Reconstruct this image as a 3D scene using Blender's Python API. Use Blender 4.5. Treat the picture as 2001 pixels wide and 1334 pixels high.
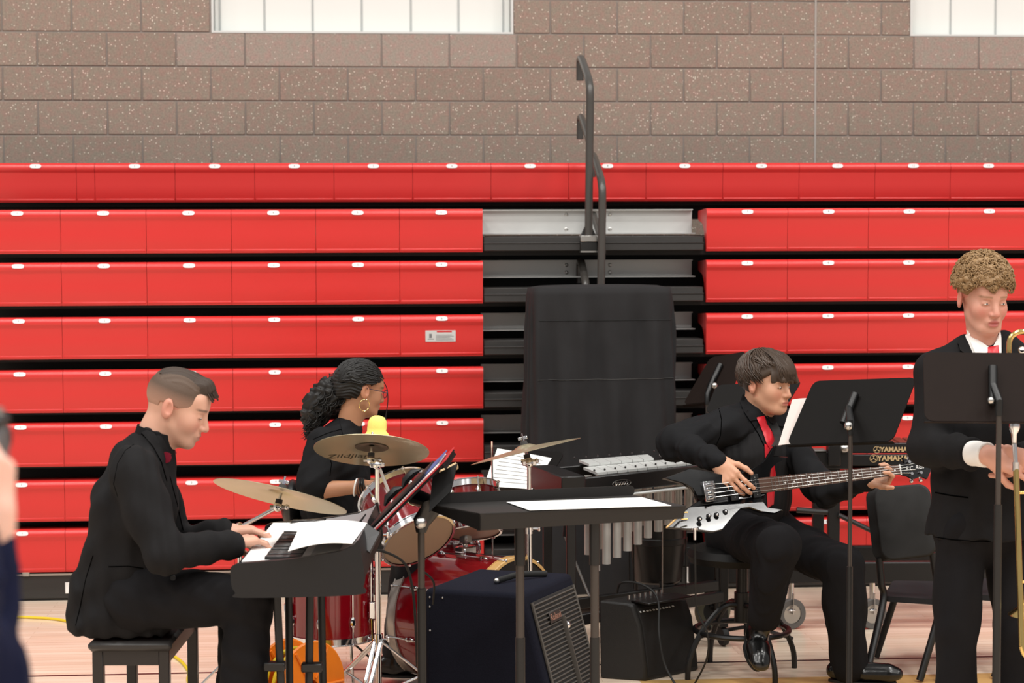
import bpy, bmesh, math, random
import numpy as np
from mathutils import Matrix, Vector, Quaternion
from mathutils.bvhtree import BVHTree
random.seed(7); np.random.seed(7)
for o in list(bpy.data.objects): bpy.data.objects.remove(o, do_unlink=True)
scene = bpy.context.scene
C = scene.collection
V = Vector
PI = math.pi

# ------------------------------------------------------------------ camera
FPX = 4000.0; W_PX, H_PX = 2001.0, 1334.0
EYE = 1.94; YAW = math.radians(4.7); PITCH = math.atan((667-450)/FPX); ROLL = 0.003
CAM = V((0.0, -12.36, EYE))
FWD = V((math.sin(YAW)*math.cos(PITCH), math.cos(YAW)*math.cos(PITCH), -math.sin(PITCH)))
_r0 = V((math.cos(YAW), -math.sin(YAW), 0)); _u0 = _r0.cross(FWD)
RGT = _r0*math.cos(ROLL) - _u0*math.sin(ROLL)
UPV = _u0*math.cos(ROLL) + _r0*math.sin(ROLL)
cam_d = bpy.data.cameras.new('camera'); cam = bpy.data.objects.new('camera', cam_d); C.objects.link(cam)
cam_d.sensor_fit = 'HORIZONTAL'; cam_d.sensor_width = 36.0; cam_d.lens = FPX/W_PX*36.0
cam_d.clip_start = 0.05; cam_d.clip_end = 100
cam.matrix_world = Matrix(((RGT.x, UPV.x, -FWD.x, CAM.x), (RGT.y, UPV.y, -FWD.y, CAM.y), (RGT.z, UPV.z, -FWD.z, CAM.z), (0,0,0,1)))
cam_d.dof.use_dof = True; cam_d.dof.focus_distance = 8.2; cam_d.dof.aperture_fstop = 4.0
scene.camera = cam

# ------------------------------------------------------------------ world, lamps, exposure
world = bpy.data.worlds.new('gym_air'); scene.world = world; world.use_nodes = True
world.node_tree.nodes['Background'].inputs[0].default_value = (1.0, 0.97, 0.94, 1)
world.node_tree.nodes['Background'].inputs[1].default_value = 0.38
scene.view_settings.view_transform = 'Standard'
try: scene.view_settings.look = 'None'
except Exception: pass
scene.view_settings.exposure = 0.0; scene.view_settings.gamma = 1.0
scene.view_settings.use_curve_mapping = False
def high_bay(x, y, z=8.2, w=95):
    l = bpy.data.lights.new('high_bay_lamp', 'AREA'); l.shape = 'RECTANGLE'; l.size = 1.25; l.size_y = 0.6
    l.energy = w*1.42; l.color = (1.0, 0.975, 0.93)
    o = bpy.data.objects.new('high_bay_lamp', l); C.objects.link(o); o.location = (x, y, z)
for gx in (-6.5, -2.6, 1.3, 5.2, 9.1):
    for gy in (-4.2, -7.6, -11.0, -14.4): high_bay(gx, gy)

def ray(px, py):
    return (FWD + RGT*((px-1000.5)/FPX) + UPV*((667-py)/FPX))
def W(px, py, d): return CAM + ray(px, py)*d                 # point at camera depth d
def PY(px, py, y): r = ray(px, py); return CAM + r*((y-CAM.y)/r.y)
def PZ(px, py, z): r = ray(px, py); return CAM + r*((z-CAM.z)/r.z)
def proj(p):
    v = V(p)-CAM; d = v.dot(FWD); return (1000.5+FPX*v.dot(RGT)/d, 667-FPX*v.dot(UPV)/d, d)
VX = V((_r0.x, _r0.y, 0)); VY = V((FWD.x, FWD.y, 0)).normalized(); VZ = V((0,0,1))   # view-aligned ground axes
VROT = -YAW                                                                           # z rotation of that frame

# ------------------------------------------------------------------ materials
def lin(c):
    c = c/255.0
    return c/12.92 if c <= 0.04045 else ((c+0.055)/1.055)**2.4
def rgb(r, g, b): return (lin(r), lin(g), lin(b), 1.0)
MATS = {}
def mat(name, col, rough=0.5, metal=0.0, var=0.0, scale=30.0, bump=0.0, bscale=200.0, spec=0.5, coat=0.0, stretch=None, **kw):
    if name in MATS: return MATS[name]
    m = bpy.data.materials.new(name); m.use_nodes = True
    nt = m.node_tree; b = nt.nodes['Principled BSDF']
    b.inputs['Base Color'].default_value = col; b.inputs['Roughness'].default_value = rough
    b.inputs['Metallic'].default_value = metal; b.inputs['Specular IOR Level'].default_value = spec
    b.inputs['Coat Weight'].default_value = coat; b.inputs['Coat Roughness'].default_value = 0.05
    for k, v in kw.items():
        b.inputs[k.replace('_', ' ')].default_value = v
    tc = nt.nodes.new('ShaderNodeTexCoord'); src = tc.outputs['Object']
    if stretch:
        mp = nt.nodes.new('ShaderNodeMapping'); mp.inputs['Scale'].default_value = stretch
        nt.links.new(src, mp.inputs['Vector']); src = mp.outputs['Vector']
    if var > 0:
        n = nt.nodes.new('ShaderNodeTexNoise'); n.inputs['Scale'].default_value = scale; n.inputs['Detail'].default_value = 4
        nt.links.new(src, n.inputs['Vector'])
        mx = nt.nodes.new('ShaderNodeMix'); mx.data_type = 'RGBA'
        mx.inputs['A'].default_value = tuple(max(0, c*(1-var)) for c in col[:3])+(1,)
        mx.inputs['B'].default_value = tuple(min(1, c*(1+var)) for c in col[:3])+(1,)
        nt.links.new(n.outputs['Fac'], mx.inputs['Factor']); nt.links.new(mx.outputs['Result'], b.inputs['Base Color'])
    if bump > 0:
        n2 = nt.nodes.new('ShaderNodeTexNoise'); n2.inputs['Scale'].default_value = bscale; n2.inputs['Detail'].default_value = 3
        nt.links.new(src, n2.inputs['Vector'])
        bp = nt.nodes.new('ShaderNodeBump'); bp.inputs['Strength'].default_value = bump; bp.inputs['Distance'].default_value = 0.002
        nt.links.new(n2.outputs['Fac'], bp.inputs['Height']); nt.links.new(bp.outputs['Normal'], b.inputs['Normal'])
    MATS[name] = m
    return m
def vcol_mat(name, rough=0.5, bump=0.0, bscale=300.0, sss=0.0, spec=0.4):
    m = mat(name, (0.5,0.5,0.5,1), rough, spec=spec, bump=bump, bscale=bscale)
    nt = m.node_tree; b = nt.nodes['Principled BSDF']
    a = nt.nodes.new('ShaderNodeVertexColor'); a.layer_name = 'Col'
    nt.links.new(a.outputs['Color'], b.inputs['Base Color'])
    if sss: b.inputs['Subsurface Weight'].default_value = sss; b.inputs['Subsurface Scale'].default_value = 0.004
    return m

# ------------------------------------------------------------------ mesh building
class MB:
    def __init__(s): s.v = []; s.f = []; s.m = []; s.mi = 0
    def add(s, vs, fs):
        o = len(s.v); s.v.extend([tuple(p) for p in vs]); s.f.extend([tuple(i+o for i in f) for f in fs]); s.m.extend([s.mi]*len(fs)); return s
    def box(s, lo, hi, c=0.0, M=None):
        (x0,y0,z0),(x1,y1,z1) = lo, hi
        if c <= 0:
            vs = [(x,y,z) for z in (z0,z1) for y in (y0,y1) for x in (x0,x1)]
            fs = [(0,2,3,1),(4,5,7,6),(0,1,5,4),(2,6,7,3),(0,4,6,2),(1,3,7,5)]
        else:
            c = min(c, (x1-x0)/2.01, (y1-y0)/2.01, (z1-z0)/2.01)
            X=(x0,x1); Y=(y0,y1); Z=(z0,z1); sg=(1,-1); vs=[]; idx={}
            for i in (0,1):
                for j in (0,1):
                    for k in (0,1):
                        for a in range(3):
                            p=[X[i]+(0 if a==0 else sg[i]*c), Y[j]+(0 if a==1 else sg[j]*c), Z[k]+(0 if a==2 else sg[k]*c)]
                            idx[(i,j,k,a)]=len(vs); vs.append(tuple(p))
            fs=[]
            for a in range(3):
                b,d=[(1,2),(2,0),(0,1)][a]
                for e in (0,1):
                    q=[]
                    for (u,w) in ((0,0),(1,0),(1,1),(0,1)):
                        t=[0,0,0]; t[a]=e; t[b]=u; t[d]=w; q.append(idx[(t[0],t[1],t[2],a)])
                    fs.append(tuple(q) if e else tuple(reversed(q)))
            for a in range(3):
                b,d=[(1,2),(2,0),(0,1)][a]
                for u in (0,1):
                    for w in (0,1):
                        def g(e,ax):
                            t=[0,0,0]; t[a]=e; t[b]=u; t[d]=w; return idx[(t[0],t[1],t[2],ax)]
                        q=(g(0,b),g(1,b),g(1,d),g(0,d)); fs.append(q if (u+w)%2 else tuple(reversed(q)))
            for i in (0,1):
                for j in (0,1):
                    for k in (0,1):
                        q=tuple(idx[(i,j,k,a)] for a in range(3)); fs.append(q if (i+j+k)%2 else tuple(reversed(q)))
        if M is not None: vs=[M@V(p) for p in vs]
        return s.add(vs, fs)
    def rings(s, rings, cap=True, closed=True):
        n=len(rings[0]); o=[p for r in rings for p in r]; fs=[]
        for i in range(len(rings)-1):
            for j in range(n if closed else n-1):
                k=(j+1)%n; fs.append((i*n+j, i*n+k, (i+1)*n+k, (i+1)*n+j))
        if cap: fs.append(tuple(reversed(range(n)))); fs.append(tuple((len(rings)-1)*n+j for j in range(n)))
        return s.add(o, fs)
    def cyl(s, a, b, r, r2=None, n=14):
        return s.tube([a,b],[r, r if r2 is None else r2], n)
    def tube(s, path, r, n=8, flat=None, closed=False, cap=True):
        P=[V(p) for p in path]; R=r if isinstance(r,(list,tuple)) else [r]*len(P); m=len(P)
        rings=[]; t0=(P[1]-P[0]).normalized()
        up=V((0,0,1)) if abs(t0.z)<0.9 else V((1,0,0))
        if flat is not None: up=V(flat[0])
        nx=t0.cross(up).normalized()
        for i in range(m):
            if closed: t=(P[(i+1)%m]-P[i-1])
            else: t=(P[min(i+1,m-1)]-P[max(i-1,0)])
            t=t.normalized() if t.length>1e-9 else t0
            nx=(nx-t*nx.dot(t)); nx=nx.normalized() if nx.length>1e-6 else t.orthogonal().normalized()
            ny=t.cross(nx)
            k=1.0
            if 0<i<m-1 and not closed:
                c=(P[i]-P[i-1]).normalized().dot((P[i+1]-P[i]).normalized()); k=1.0/max(0.6, math.sqrt(max(0.01,(1+c)/2)))
            fx=flat[1] if flat is not None else 1.0
            rings.append([P[i]+nx*(math.cos(2*PI*j/n)*R[i]*fx)*k+ny*(math.sin(2*PI*j/n)*R[i]) for j in range(n)])
        if closed: rings.append(rings[0]); cap=False
        return s.rings(rings, cap)
    def lathe(s, prof, M=None, n=24, cap=False):
        rings=[[V((r*math.cos(2*PI*j/n), r*math.sin(2*PI*j/n), z)) for j in range(n)] for r,z in prof]
        if M is not None: rings=[[M@p for p in r] for r in rings]
        return s.rings(rings, cap)
    def ball(s, c, r, n=12, M=None, zmin=-1.0):
        rx,ry,rz = r if isinstance(r,(tuple,list)) else (r,r,r); m=max(5,n*2//3)
        rings=[]
        for i in range(m+1):
            th=PI*(0.02+0.96*i/m); z=-math.cos(th); q=math.sin(th)
            rings.append([V((c[0]+rx*q*math.cos(2*PI*j/n), c[1]+ry*q*math.sin(2*PI*j/n), c[2]+rz*max(z,zmin))) for j in range(n)])
        if M is not None: rings=[[M@p for p in r_] for r_ in rings]
        return s.rings(rings, True)
    def prism(s, pts, d, M=None):                    # pts: xy outline (ccw), extruded z 0..d
        n=len(pts); vs=[(p[0],p[1],0) for p in pts]+[(p[0],p[1],d) for p in pts]
        if M is not None: vs=[M@V(p) for p in vs]
        fs=[tuple(reversed(range(n))), tuple(range(n,2*n))]+[(i,(i+1)%n,n+(i+1)%n,n+i) for i in range(n)]
        return s.add(vs, fs)
    def sweep(s, prof, x0, x1):                      # closed yz profile extruded along x
        r=[[V((x,p[0],p[1])) for p in prof] for x in (x0,x1)]
        return s.rings(r, True)
    def grid(s, P):                                  # 2D list of points
        h=len(P); w=len(P[0]); return s.add([p for r in P for p in r], [(i*w+j,i*w+j+1,(i+1)*w+j+1,(i+1)*w+j) for i in range(h-1) for j in range(w-1)])
    def text(s, string, size, M, depth=0.0004, font=None, shear=0.0, bold=0.0):
        vs, fs = text_mesh(string, size, depth, shear, bold); return s.add([M@V(p) for p in vs], fs)
    def mesh(s, name, mats, angle=40, smooth=True):
        me=bpy.data.meshes.new(name); me.from_pydata(s.v, [], s.f)
        if not isinstance(mats,(list,tuple)): mats=[mats]
        for m_ in mats: me.materials.append(m_)
        if len(mats)>1: me.polygons.foreach_set('material_index', s.m)
        bm=bmesh.new(); bm.from_mesh(me); bmesh.ops.recalc_face_normals(bm, faces=bm.faces); bm.to_mesh(me); bm.free()
        if smooth:
            me.polygons.foreach_set('use_smooth', [True]*len(me.polygons)); me.set_sharp_from_angle(angle=math.radians(angle))
        me.update(); return me
    def build(s, name, mats, parent=None, label=None, **kw):
        return link(name, s.mesh(name, mats, **kw), parent, label)
_TX = {}
def text_mesh(string, size, depth, shear=0.0, bold=0.0):
    k=(string,size,depth,shear,bold)
    if k not in _TX:
        cu=bpy.data.curves.new('lettering','FONT'); cu.body=string; cu.size=size; cu.extrude=depth; cu.align_x='CENTER'; cu.align_y='CENTER'; cu.resolution_u=2
        cu.shear=shear; cu.offset=bold
        ob=bpy.data.objects.new('lettering',cu); C.objects.link(ob)
        dg=bpy.context.evaluated_depsgraph_get(); me=ob.evaluated_get(dg).to_mesh()
        _TX[k]=([tuple(v.co) for v in me.vertices],[tuple(p.vertices) for p in me.polygons])
        bpy.data.objects.remove(ob, do_unlink=True); bpy.data.curves.remove(cu)
    return _TX[k]
def link(name, data, parent=None, label=None):
    o=bpy.data.objects.new(name, data); C.objects.link(o)
    if parent is not None: adopt(o, parent)
    if label: o['label']=label
    return o
WM = {}
def wmat(o):
    m=Matrix.LocRotScale(o.location, o.rotation_euler, o.scale)
    if o.parent is not None: m = wmat(o.parent) @ o.matrix_parent_inverse @ m
    return m
def adopt(o, parent):
    o.parent=parent; o.matrix_parent_inverse=wmat(parent).inverted()
def tag(o, label, cat=None, group=None, kind=None):
    o['label']=label
    if cat: o['category']=cat
    if group: o['group']=group
    if kind: o['kind']=kind
    return o
def thing(name, label, cat, loc=(0,0,0), rotz=0.0, group=None):
    o=bpy.data.objects.new(name, None); C.objects.link(o); o.location=loc; o.rotation_euler=(0,0,rotz); o.empty_display_size=0.1
    return tag(o, label, cat, group)
def struct(o): o['kind']='structure'; return o
def frame(loc, x, z=None, y=None):
    """matrix with given x axis and (approx) z axis"""
    x=V(x).normalized()
    if z is not None:
        z=V(z); z=(z-x*z.dot(x)).normalized(); y=z.cross(x)
    else:
        y=V(y); y=(y-x*y.dot(x)).normalized(); z=x.cross(y)
    l=V(loc)
    return Matrix(((x.x,y.x,z.x,l.x),(x.y,y.y,z.y,l.y),(x.z,y.z,z.z,l.z),(0,0,0,1)))
def axis_frame(loc, z, x=(1,0,0)):
    z=V(z).normalized(); x=V(x)
    if abs(x.normalized().dot(z))>0.95: x=V((0,1,0))
    x=(x-z*x.dot(z)).normalized(); y=z.cross(x); l=V(loc)
    return Matrix(((x.x,y.x,z.x,l.x),(x.y,y.y,z.y,l.y),(x.z,y.z,z.z,l.z),(0,0,0,1)))
def spline(pts, n=8):
    P=[V(p) for p in pts]; out=[]
    for i in range(len(P)-1):
        p0=P[max(i-1,0)];p1=P[i];p2=P[i+1];p3=P[min(i+2,len(P)-1)]
        for k in range(n):
            t=k/n; out.append(0.5*((2*p1)+(p2-p0)*t+(2*p0-5*p1+4*p2-p3)*t*t+(3*p1-p0-3*p2+p3)*t**3))
    out.append(P[-1]); return out
def rrect(w, h, r, n=5):
    out=[]
    for cx,cy,a in ((w/2-r,h/2-r,0),(-w/2+r,h/2-r,90),(-w/2+r,-h/2+r,180),(w/2-r,-h/2+r,270)):
        for k in range(n+1):
            t=math.radians(a+90*k/n); out.append((cx+r*math.cos(t), cy+r*math.sin(t)))
    return out

# common materials
M_CHROME = mat('chrome', (0.78,0.78,0.8,1), 0.12, 1.0)
M_STEEL = mat('brushed_steel', (0.5,0.49,0.47,1), 0.3, 1.0, bump=0.05)
M_BLACKMETAL = mat('black_metal', rgb(19,18,18), 0.45, 0.0, var=0.15, bump=0.08, bscale=300)
M_BLACKPLASTIC = mat('black_plastic', rgb(15,15,16), 0.38, var=0.1, bump=0.05)
M_RUBBER = mat('black_rubber', rgb(16,16,16), 0.7, var=0.1)
M_PAPER = mat('sheet_paper', rgb(240,239,236), 0.8, var=0.02, scale=8)
M_INK = mat('printed_ink', rgb(70,70,72), 0.8, var=0.02)
M_WHITE = mat('white_enamel', rgb(238,238,236), 0.4, var=0.02)
# ================================================================== THE SETTING
# ---- block wall
M_MORTAR = mat('mortar', rgb(138,129,123), 0.9, var=0.12, scale=14, bump=0.3, bscale=120)
def block_mat(name, base, speck, smooth=False):
    m = mat(name, base, 0.85, spec=0.25)
    nt=m.node_tree; b=nt.nodes['Principled BSDF']
    g=nt.nodes.new('ShaderNodeNewGeometry'); oi=nt.nodes.new('ShaderNodeObjectInfo')
    n=nt.nodes.new('ShaderNodeTexNoise'); n.inputs['Scale'].default_value=95; n.inputs['Detail'].default_value=3; n.inputs['Roughness'].default_value=0.7
    nt.links.new(g.outputs['Position'], n.inputs['Vector'])
    r1=nt.nodes.new('ShaderNodeValToRGB'); e=r1.color_ramp.elements
    e[0].position=0.3; e[0].color=tuple(c*0.8 for c in base[:3])+(1,); e[1].position=0.72; e[1].color=tuple(min(1,c*1.24) for c in base[:3])+(1,)
    nt.links.new(n.outputs['Fac'], r1.inputs['Fac'])
    vo=nt.nodes.new('ShaderNodeTexVoronoi'); vo.inputs['Scale'].default_value=78; vo.inputs['Randomness'].default_value=1.0
    nt.links.new(g.outputs['Position'], vo.inputs['Vector'])
    lt=nt.nodes.new('ShaderNodeMath'); lt.operation='LESS_THAN'; lt.inputs[1].default_value=0.24
    nt.links.new(vo.outputs['Distance'], lt.inputs[0])
    sep=nt.nodes.new('ShaderNodeSeparateColor'); nt.links.new(vo.outputs['Color'], sep.inputs['Color'])
    gt=nt.nodes.new('ShaderNodeMath'); gt.operation='GREATER_THAN'; gt.inputs[1].default_value=0.9 if smooth else 0.6
    nt.links.new(sep.outputs[0], gt.inputs[0])
    mu=nt.nodes.new('ShaderNodeMath'); mu.operation='MULTIPLY'; nt.links.new(lt.outputs[0], mu.inputs[0]); nt.links.new(gt.outputs[0], mu.inputs[1])
    mu2=nt.nodes.new('ShaderNodeMath'); mu2.operation='MULTIPLY'; nt.links.new(mu.outputs[0], mu2.inputs[0]); nt.links.new(sep.outputs[1], mu2.inputs[1])
    m1=nt.nodes.new('ShaderNodeMix'); m1.data_type='RGBA'; m1.inputs['B'].default_value=speck
    nt.links.new(mu2.outputs[0], m1.inputs['Factor']); nt.links.new(r1.outputs['Color'], m1.inputs['A'])
    n3=nt.nodes.new('ShaderNodeTexNoise'); n3.inputs['Scale'].default_value=24; n3.inputs['Detail'].default_value=3; nt.links.new(g.outputs['Position'], n3.inputs['Vector'])
    r3=nt.nodes.new('ShaderNodeValToRGB'); e3=r3.color_ramp.elements; e3[0].position=0.38; e3[0].color=(0.96,1.02,0.97,1); e3[1].position=0.66; e3[1].color=(1.08,0.95,0.93,1)
    nt.links.new(n3.outputs['Fac'], r3.inputs['Fac'])
    m3=nt.nodes.new('ShaderNodeMix'); m3.data_type='RGBA'; m3.blend_type='MULTIPLY'; m3.inputs['Factor'].default_value=1.0
    nt.links.new(m1.outputs['Result'], m3.inputs['A']); nt.links.new(r3.outputs['Color'], m3.inputs['B']); m1=m3
    mr=nt.nodes.new('ShaderNodeMapRange'); mr.inputs['To Min'].default_value=0.95; mr.inputs['To Max'].default_value=1.05
    nt.links.new(oi.outputs['Random'], mr.inputs['Value'])
    m2=nt.nodes.new('ShaderNodeMix'); m2.data_type='RGBA'; m2.blend_type='MULTIPLY'; m2.inputs['Factor'].default_value=1.0
    nt.links.new(m1.outputs['Result'], m2.inputs['A']); nt.links.new(mr.outputs['Result'], m2.inputs['B']); nt.links.new(m2.outputs['Result'], b.inputs['Base Color'])
    bp=nt.nodes.new('ShaderNodeBump'); bp.inputs['Strength'].default_value=0.35; bp.inputs['Distance'].default_value=0.003
    nt.links.new(n.outputs['Fac'], bp.inputs['Height']); nt.links.new(bp.outputs['Normal'], b.inputs['Normal'])
    return m
M_BLOCK = block_mat('ground_face_block', rgb(141,126,117), rgb(232,222,212))
M_BLOCKS = block_mat('sill_block', rgb(150,137,130), rgb(225,218,210), True)

BW, BH = 0.4064, 0.2032
zc = PY(600, 131, 0).z                      # a course line
course0 = zc - BH*12
xj = PY(478.5, 100, 0).x                    # joint of the sill course
wall = MB()
XL, XR = -5.6, 9.6
win1 = (PY(413, 40, 0).x, PY(1003, 40, 0).x); win2 = (PY(1779, 40, 0).x, PY(1779, 40, 0).x+1.86)
zsill = zc + BH                             # window sill = top of the course whose bottom is zc
ZT = zsill + BH*3
wall.box((XL,0.006,0),(XR,0.25,zsill-0.004))
for a,b in ((XL,win1[0]),(win1[1],win2[0]),(win2[1],XR)): wall.box((a,0.006,zsill-0.004),(b,0.25,ZT))
wall_back = struct(wall.build('wall_back', M_MORTAR)); wall_back['label']='brown ground-face concrete block wall above the bleachers'
_bm = {}
def block(x0, x1, z0, sill=False):
    w=round(x1-x0,4)
    k=(w,sill)
    if k not in _bm:
        _bm[k]=MB().box((0,0,0),(w-0.009,0.02,BH-0.009),0.0025).mesh('block', M_BLOCKS if sill else M_BLOCK)
    o=link('block', _bm[k]); o.location=(x0+0.0045, 0.0-random.random()*0.0012, z0+0.0045); o.parent=wall_back
    return o
xctl = PY(1593, 200, 0).x
for r in range(6, 16):
    z0=course0+r*BH
    off = 0.0 if (r-12)%2==0 else BW/2
    x=xj+off-BW*14
    while x < XR:
        a,b=x,x+BW; x+=BW
        spans=[(a,b)]
        if a<xctl<b: spans=[(a,xctl),(xctl,b)]
        out=[]
        for a,b in spans:
            if r>=13:
                for w0,w1 in (win1,win2):
                    if a<w1 and b>w0:
                        if a<w0-0.02: out.append((a,w0))
                        if b>w1+0.02: out.append((w1,b))
                        break
                else: out.append((a,b))
            else: out.append((a,b))
        for a,b in out:
            if b-a<0.03 or a<XL or b>XR: continue
            s=(r==12 and (win1[0]-0.25<a and b<win1[1]+0.05 or a>win2[0]-0.02 and b<win2[1]+.3))
            block(a,b,z0,s)
# control joint sealant
jt=MB().box((xctl-0.006,-0.003,course0+6*BH),(xctl+0.006,0.02,ZT)).build('control_joint', mat('joint_sealant', rgb(158,152,147), 0.7, var=0.05), wall_back)
# ---- windows: white translucent panels set back in the wall
M_PANEL = mat('translucent_panel', rgb(222,224,221), 0.55, var=0.015, scale=3)
M_REVEAL = mat('window_reveal', rgb(205,207,205), 0.6, var=0.02)
M_JOINTW = mat('panel_joint', rgb(176,180,180), 0.6, var=0.02)
def window(n, w0, w1, joints):
    f=MB(); d=0.10
    f.box((w0,0.0,zsill-0.002),(w1,d+0.02,zsill+0.01)); f.box((w0,0,zsill+0.01),(w0+0.012,d+0.02,ZT)); f.box((w1-0.012,0,zsill+0.01),(w1,d+0.02,ZT))
    f.box((w0+0.012,d+0.012,zsill+0.01),(w1-0.012,d+0.03,ZT))
    win=struct(f.build('window_%d'%n, M_REVEAL))
    win['label']='high window of white translucent panels, %s'%('above the left bleachers' if n==1 else 'at the top right corner')
    xs=[w0+0.012]+joints+[w1-0.012]
    for a,b in zip(xs[:-1],xs[1:]):
        if b-a>0.02: MB().box((a+0.002,d,zsill+0.012),(b-0.002,d+0.011,ZT-0.01),0.002).build('panel', M_PANEL, win)
    for j in joints:
        MB().box((j-0.005,d-0.007,zsill+0.012),(j+0.005,d,ZT-0.01),0.002).build('mullion', M_JOINTW, win)
window(1, win1[0], win1[1], [PY(x,40,0.1).x for x in (430,517,611,707,803,896,983)])
window(2, win2[0], win2[1], [PY(x,40,0.1).x for x in (1857,1945)]+[PY(1945,40,0.1).x+0.285*k for k in (1,2,3)])

# ---- floor: maple strips
def floor_mat():
    m=mat('maple_floor', rgb(214,188,160), 0.22, spec=0.5)
    nt=m.node_tree; b=nt.nodes['Principled BSDF']; g=nt.nodes.new('ShaderNodeNewGeometry')
    br=nt.nodes.new('ShaderNodeTexBrick'); br.inputs['Scale'].default_value=1.0
    br.inputs['Brick Width'].default_value=1.1; br.inputs['Row Height'].default_value=0.057; br.inputs['Mortar Size'].default_value=0.0008
    br.inputs['Color1'].default_value=rgb(240,224,205); br.inputs['Color2'].default_value=rgb(230,208,186); br.inputs['Mortar'].default_value=rgb(190,160,136); br.offset=0.37; br.squash=1
    nt.links.new(g.outputs['Position'], br.inputs['Vector'])
    mp=nt.nodes.new('ShaderNodeMapping'); mp.inputs['Scale'].default_value=(1.2,28,1); nt.links.new(g.outputs['Position'], mp.inputs['Vector'])
    n=nt.nodes.new('ShaderNodeTexNoise'); n.inputs['Scale'].default_value=1.6; n.inputs['Detail'].default_value=5; nt.links.new(mp.outputs['Vector'], n.inputs['Vector'])
    rp=nt.nodes.new('ShaderNodeValToRGB'); rp.color_ramp.elements[0].position=0.3; rp.color_ramp.elements[0].color=(0.86,0.82,0.79,1); rp.color_ramp.elements[1].position=0.75; rp.color_ramp.elements[1].color=(1.06,1.04,1.02,1)
    nt.links.new(n.outputs['Fac'], rp.inputs['Fac'])
    mx=nt.nodes.new('ShaderNodeMix'); mx.data_type='RGBA'; mx.blend_type='MULTIPLY'; mx.inputs['Factor'].default_value=1
    nt.links.new(br.outputs['Color'], mx.inputs['A']); nt.links.new(rp.outputs['Color'], mx.inputs['B']); nt.links.new(mx.outputs['Result'], b.inputs['Base Color'])
    bp=nt.nodes.new('ShaderNodeBump'); bp.inputs['Strength'].default_value=0.25; bp.inputs['Distance'].default_value=0.002
    nt.links.new(n.outputs['Fac'], bp.inputs['Height']); nt.links.new(bp.outputs['Normal'], b.inputs['Normal'])
    return m
floor=struct(MB().box((-14,-24,-0.1),(16,0.25,0.0)).build('floor', floor_mat())); floor['label']='glossy pale maple gymnasium floor'
yl=PZ(250,1317,0).y
MB().box((-14,yl-0.012,0.0),(16,yl+0.012,0.0006)).build('court_line', mat('black_court_paint', rgb(40,34,34), 0.3, var=0.05), floor, 'thin black painted court line')
MB().box((PZ(1250,1330,0).x,PZ(1300,1334,0).y-0.5,0.0),(16,PZ(1600,1322,0).y,0.0005)).build('court_line', mat('gold_court_paint', rgb(196,158,100), 0.3, var=0.05), floor, 'broad tan painted court band')

# ---- bleachers
YB = -1.525; YT = -0.82; MOD = 0.440
M_RED = mat('red_seat_plastic', rgb(206,48,46), 0.3, var=0.05, scale=2.5, bump=0.12, bscale=420, spec=0.5)
M_DECK = mat('dark_deck_steel', rgb(18,17,16), 0.5, var=0.15)
M_TREAD = mat('black_step_tread', rgb(48,46,45), 0.45, var=0.12, bump=0.1)
M_RISER = mat('galvanised_riser', rgb(196,196,194), 0.42, 0.35, var=0.05, scale=5)
M_PLATE = mat('number_plate_white', rgb(244,243,242), 0.35, var=0.01)
M_NUM = mat('number_grey', rgb(110,110,112), 0.6, var=0.02)
M_WARN = mat('warning_label_grey', rgb(196,196,194), 0.4, var=0.03)
M_WARNR = mat('warning_label_red', rgb(205,30,36), 0.4, var=0.03)
def seat_profile(h):
    # (y,z): nose at front (negative y), z from -h to 0
    p=[]
    p.append((0.24,-0.012)); p.append((0.05,-0.002))
    for k in range(8):
        a=math.radians(100+ (190-100)*k/7); p.append((0.0+0.030*math.cos(a)+0.002, -0.030+0.030*math.sin(a)))
    p += [(-0.0265,-0.042),(-0.021,-0.050),(-0.019,-0.060),(-0.016,-h*0.55),(-0.017,-h+0.012),(-0.012,-h)]
    p += [(0.02,-h),(0.03,-h+0.02),(0.05,-h*0.55),(0.11,-0.08),(0.24,-0.06)]
    return p
_sm={}
def seat_mesh(w,h):
    k=(round(w,3),round(h,3))
    if k not in _sm:
        m=MB().sweep(seat_profile(h), 0.001, w-0.001)
        # thin raised border moulded on the front face
        for a,b,c,d in ((0.006,w-0.006,-h+0.008,-h+0.02),):
            m.box((a,-0.0178,c),(b,-0.012,d),0.001)
        _sm[k]=m.mesh('seat_module', M_RED, angle=50)
    return _sm[k]
def number_plate(num, parent, x, y, z):
    m=MB(); M=frame((x,y,z),(1,0,0),y=(0,0.12,1))
    m.prism([(0.031*math.copysign(abs(math.cos(t))**0.6,math.cos(t)), 0.0115*math.copysign(abs(math.sin(t))**0.6,math.sin(t))) for t in [2*PI*k/20 for k in range(20)]], 0.002, M)
    m.mi=1; m.text(str(num), 0.017, M@Matrix.Translation((0,0,0.0022)), 0.0002)
    return m.build('number_plate', [M_PLATE, M_NUM], parent)
def seat(row, x, y, z, w, h, num=None, nx=None):
    o=link('seat_module', seat_mesh(w,h), None); o.location=(x,y,z); adopt(o,row)
    if num is not None: number_plate(num, o, x+(w/2 if nx is None else nx), y-0.029, z-0.019)
    return o
def zrow(py, y=YB, px=500): return PY(px,py,y).z
names=['top','second','third','fourth','fifth','sixth','seventh','bottom']
rows_top=[318,409,511,617,719.5,822,933,1027]; rows_bot=[394,494,595,698.5,802,906,1012,1110]
ROWZ=[]
xa=PY(943,450,YB).x; xb=PY(1379,450,YB).x; XE=8.9
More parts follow.
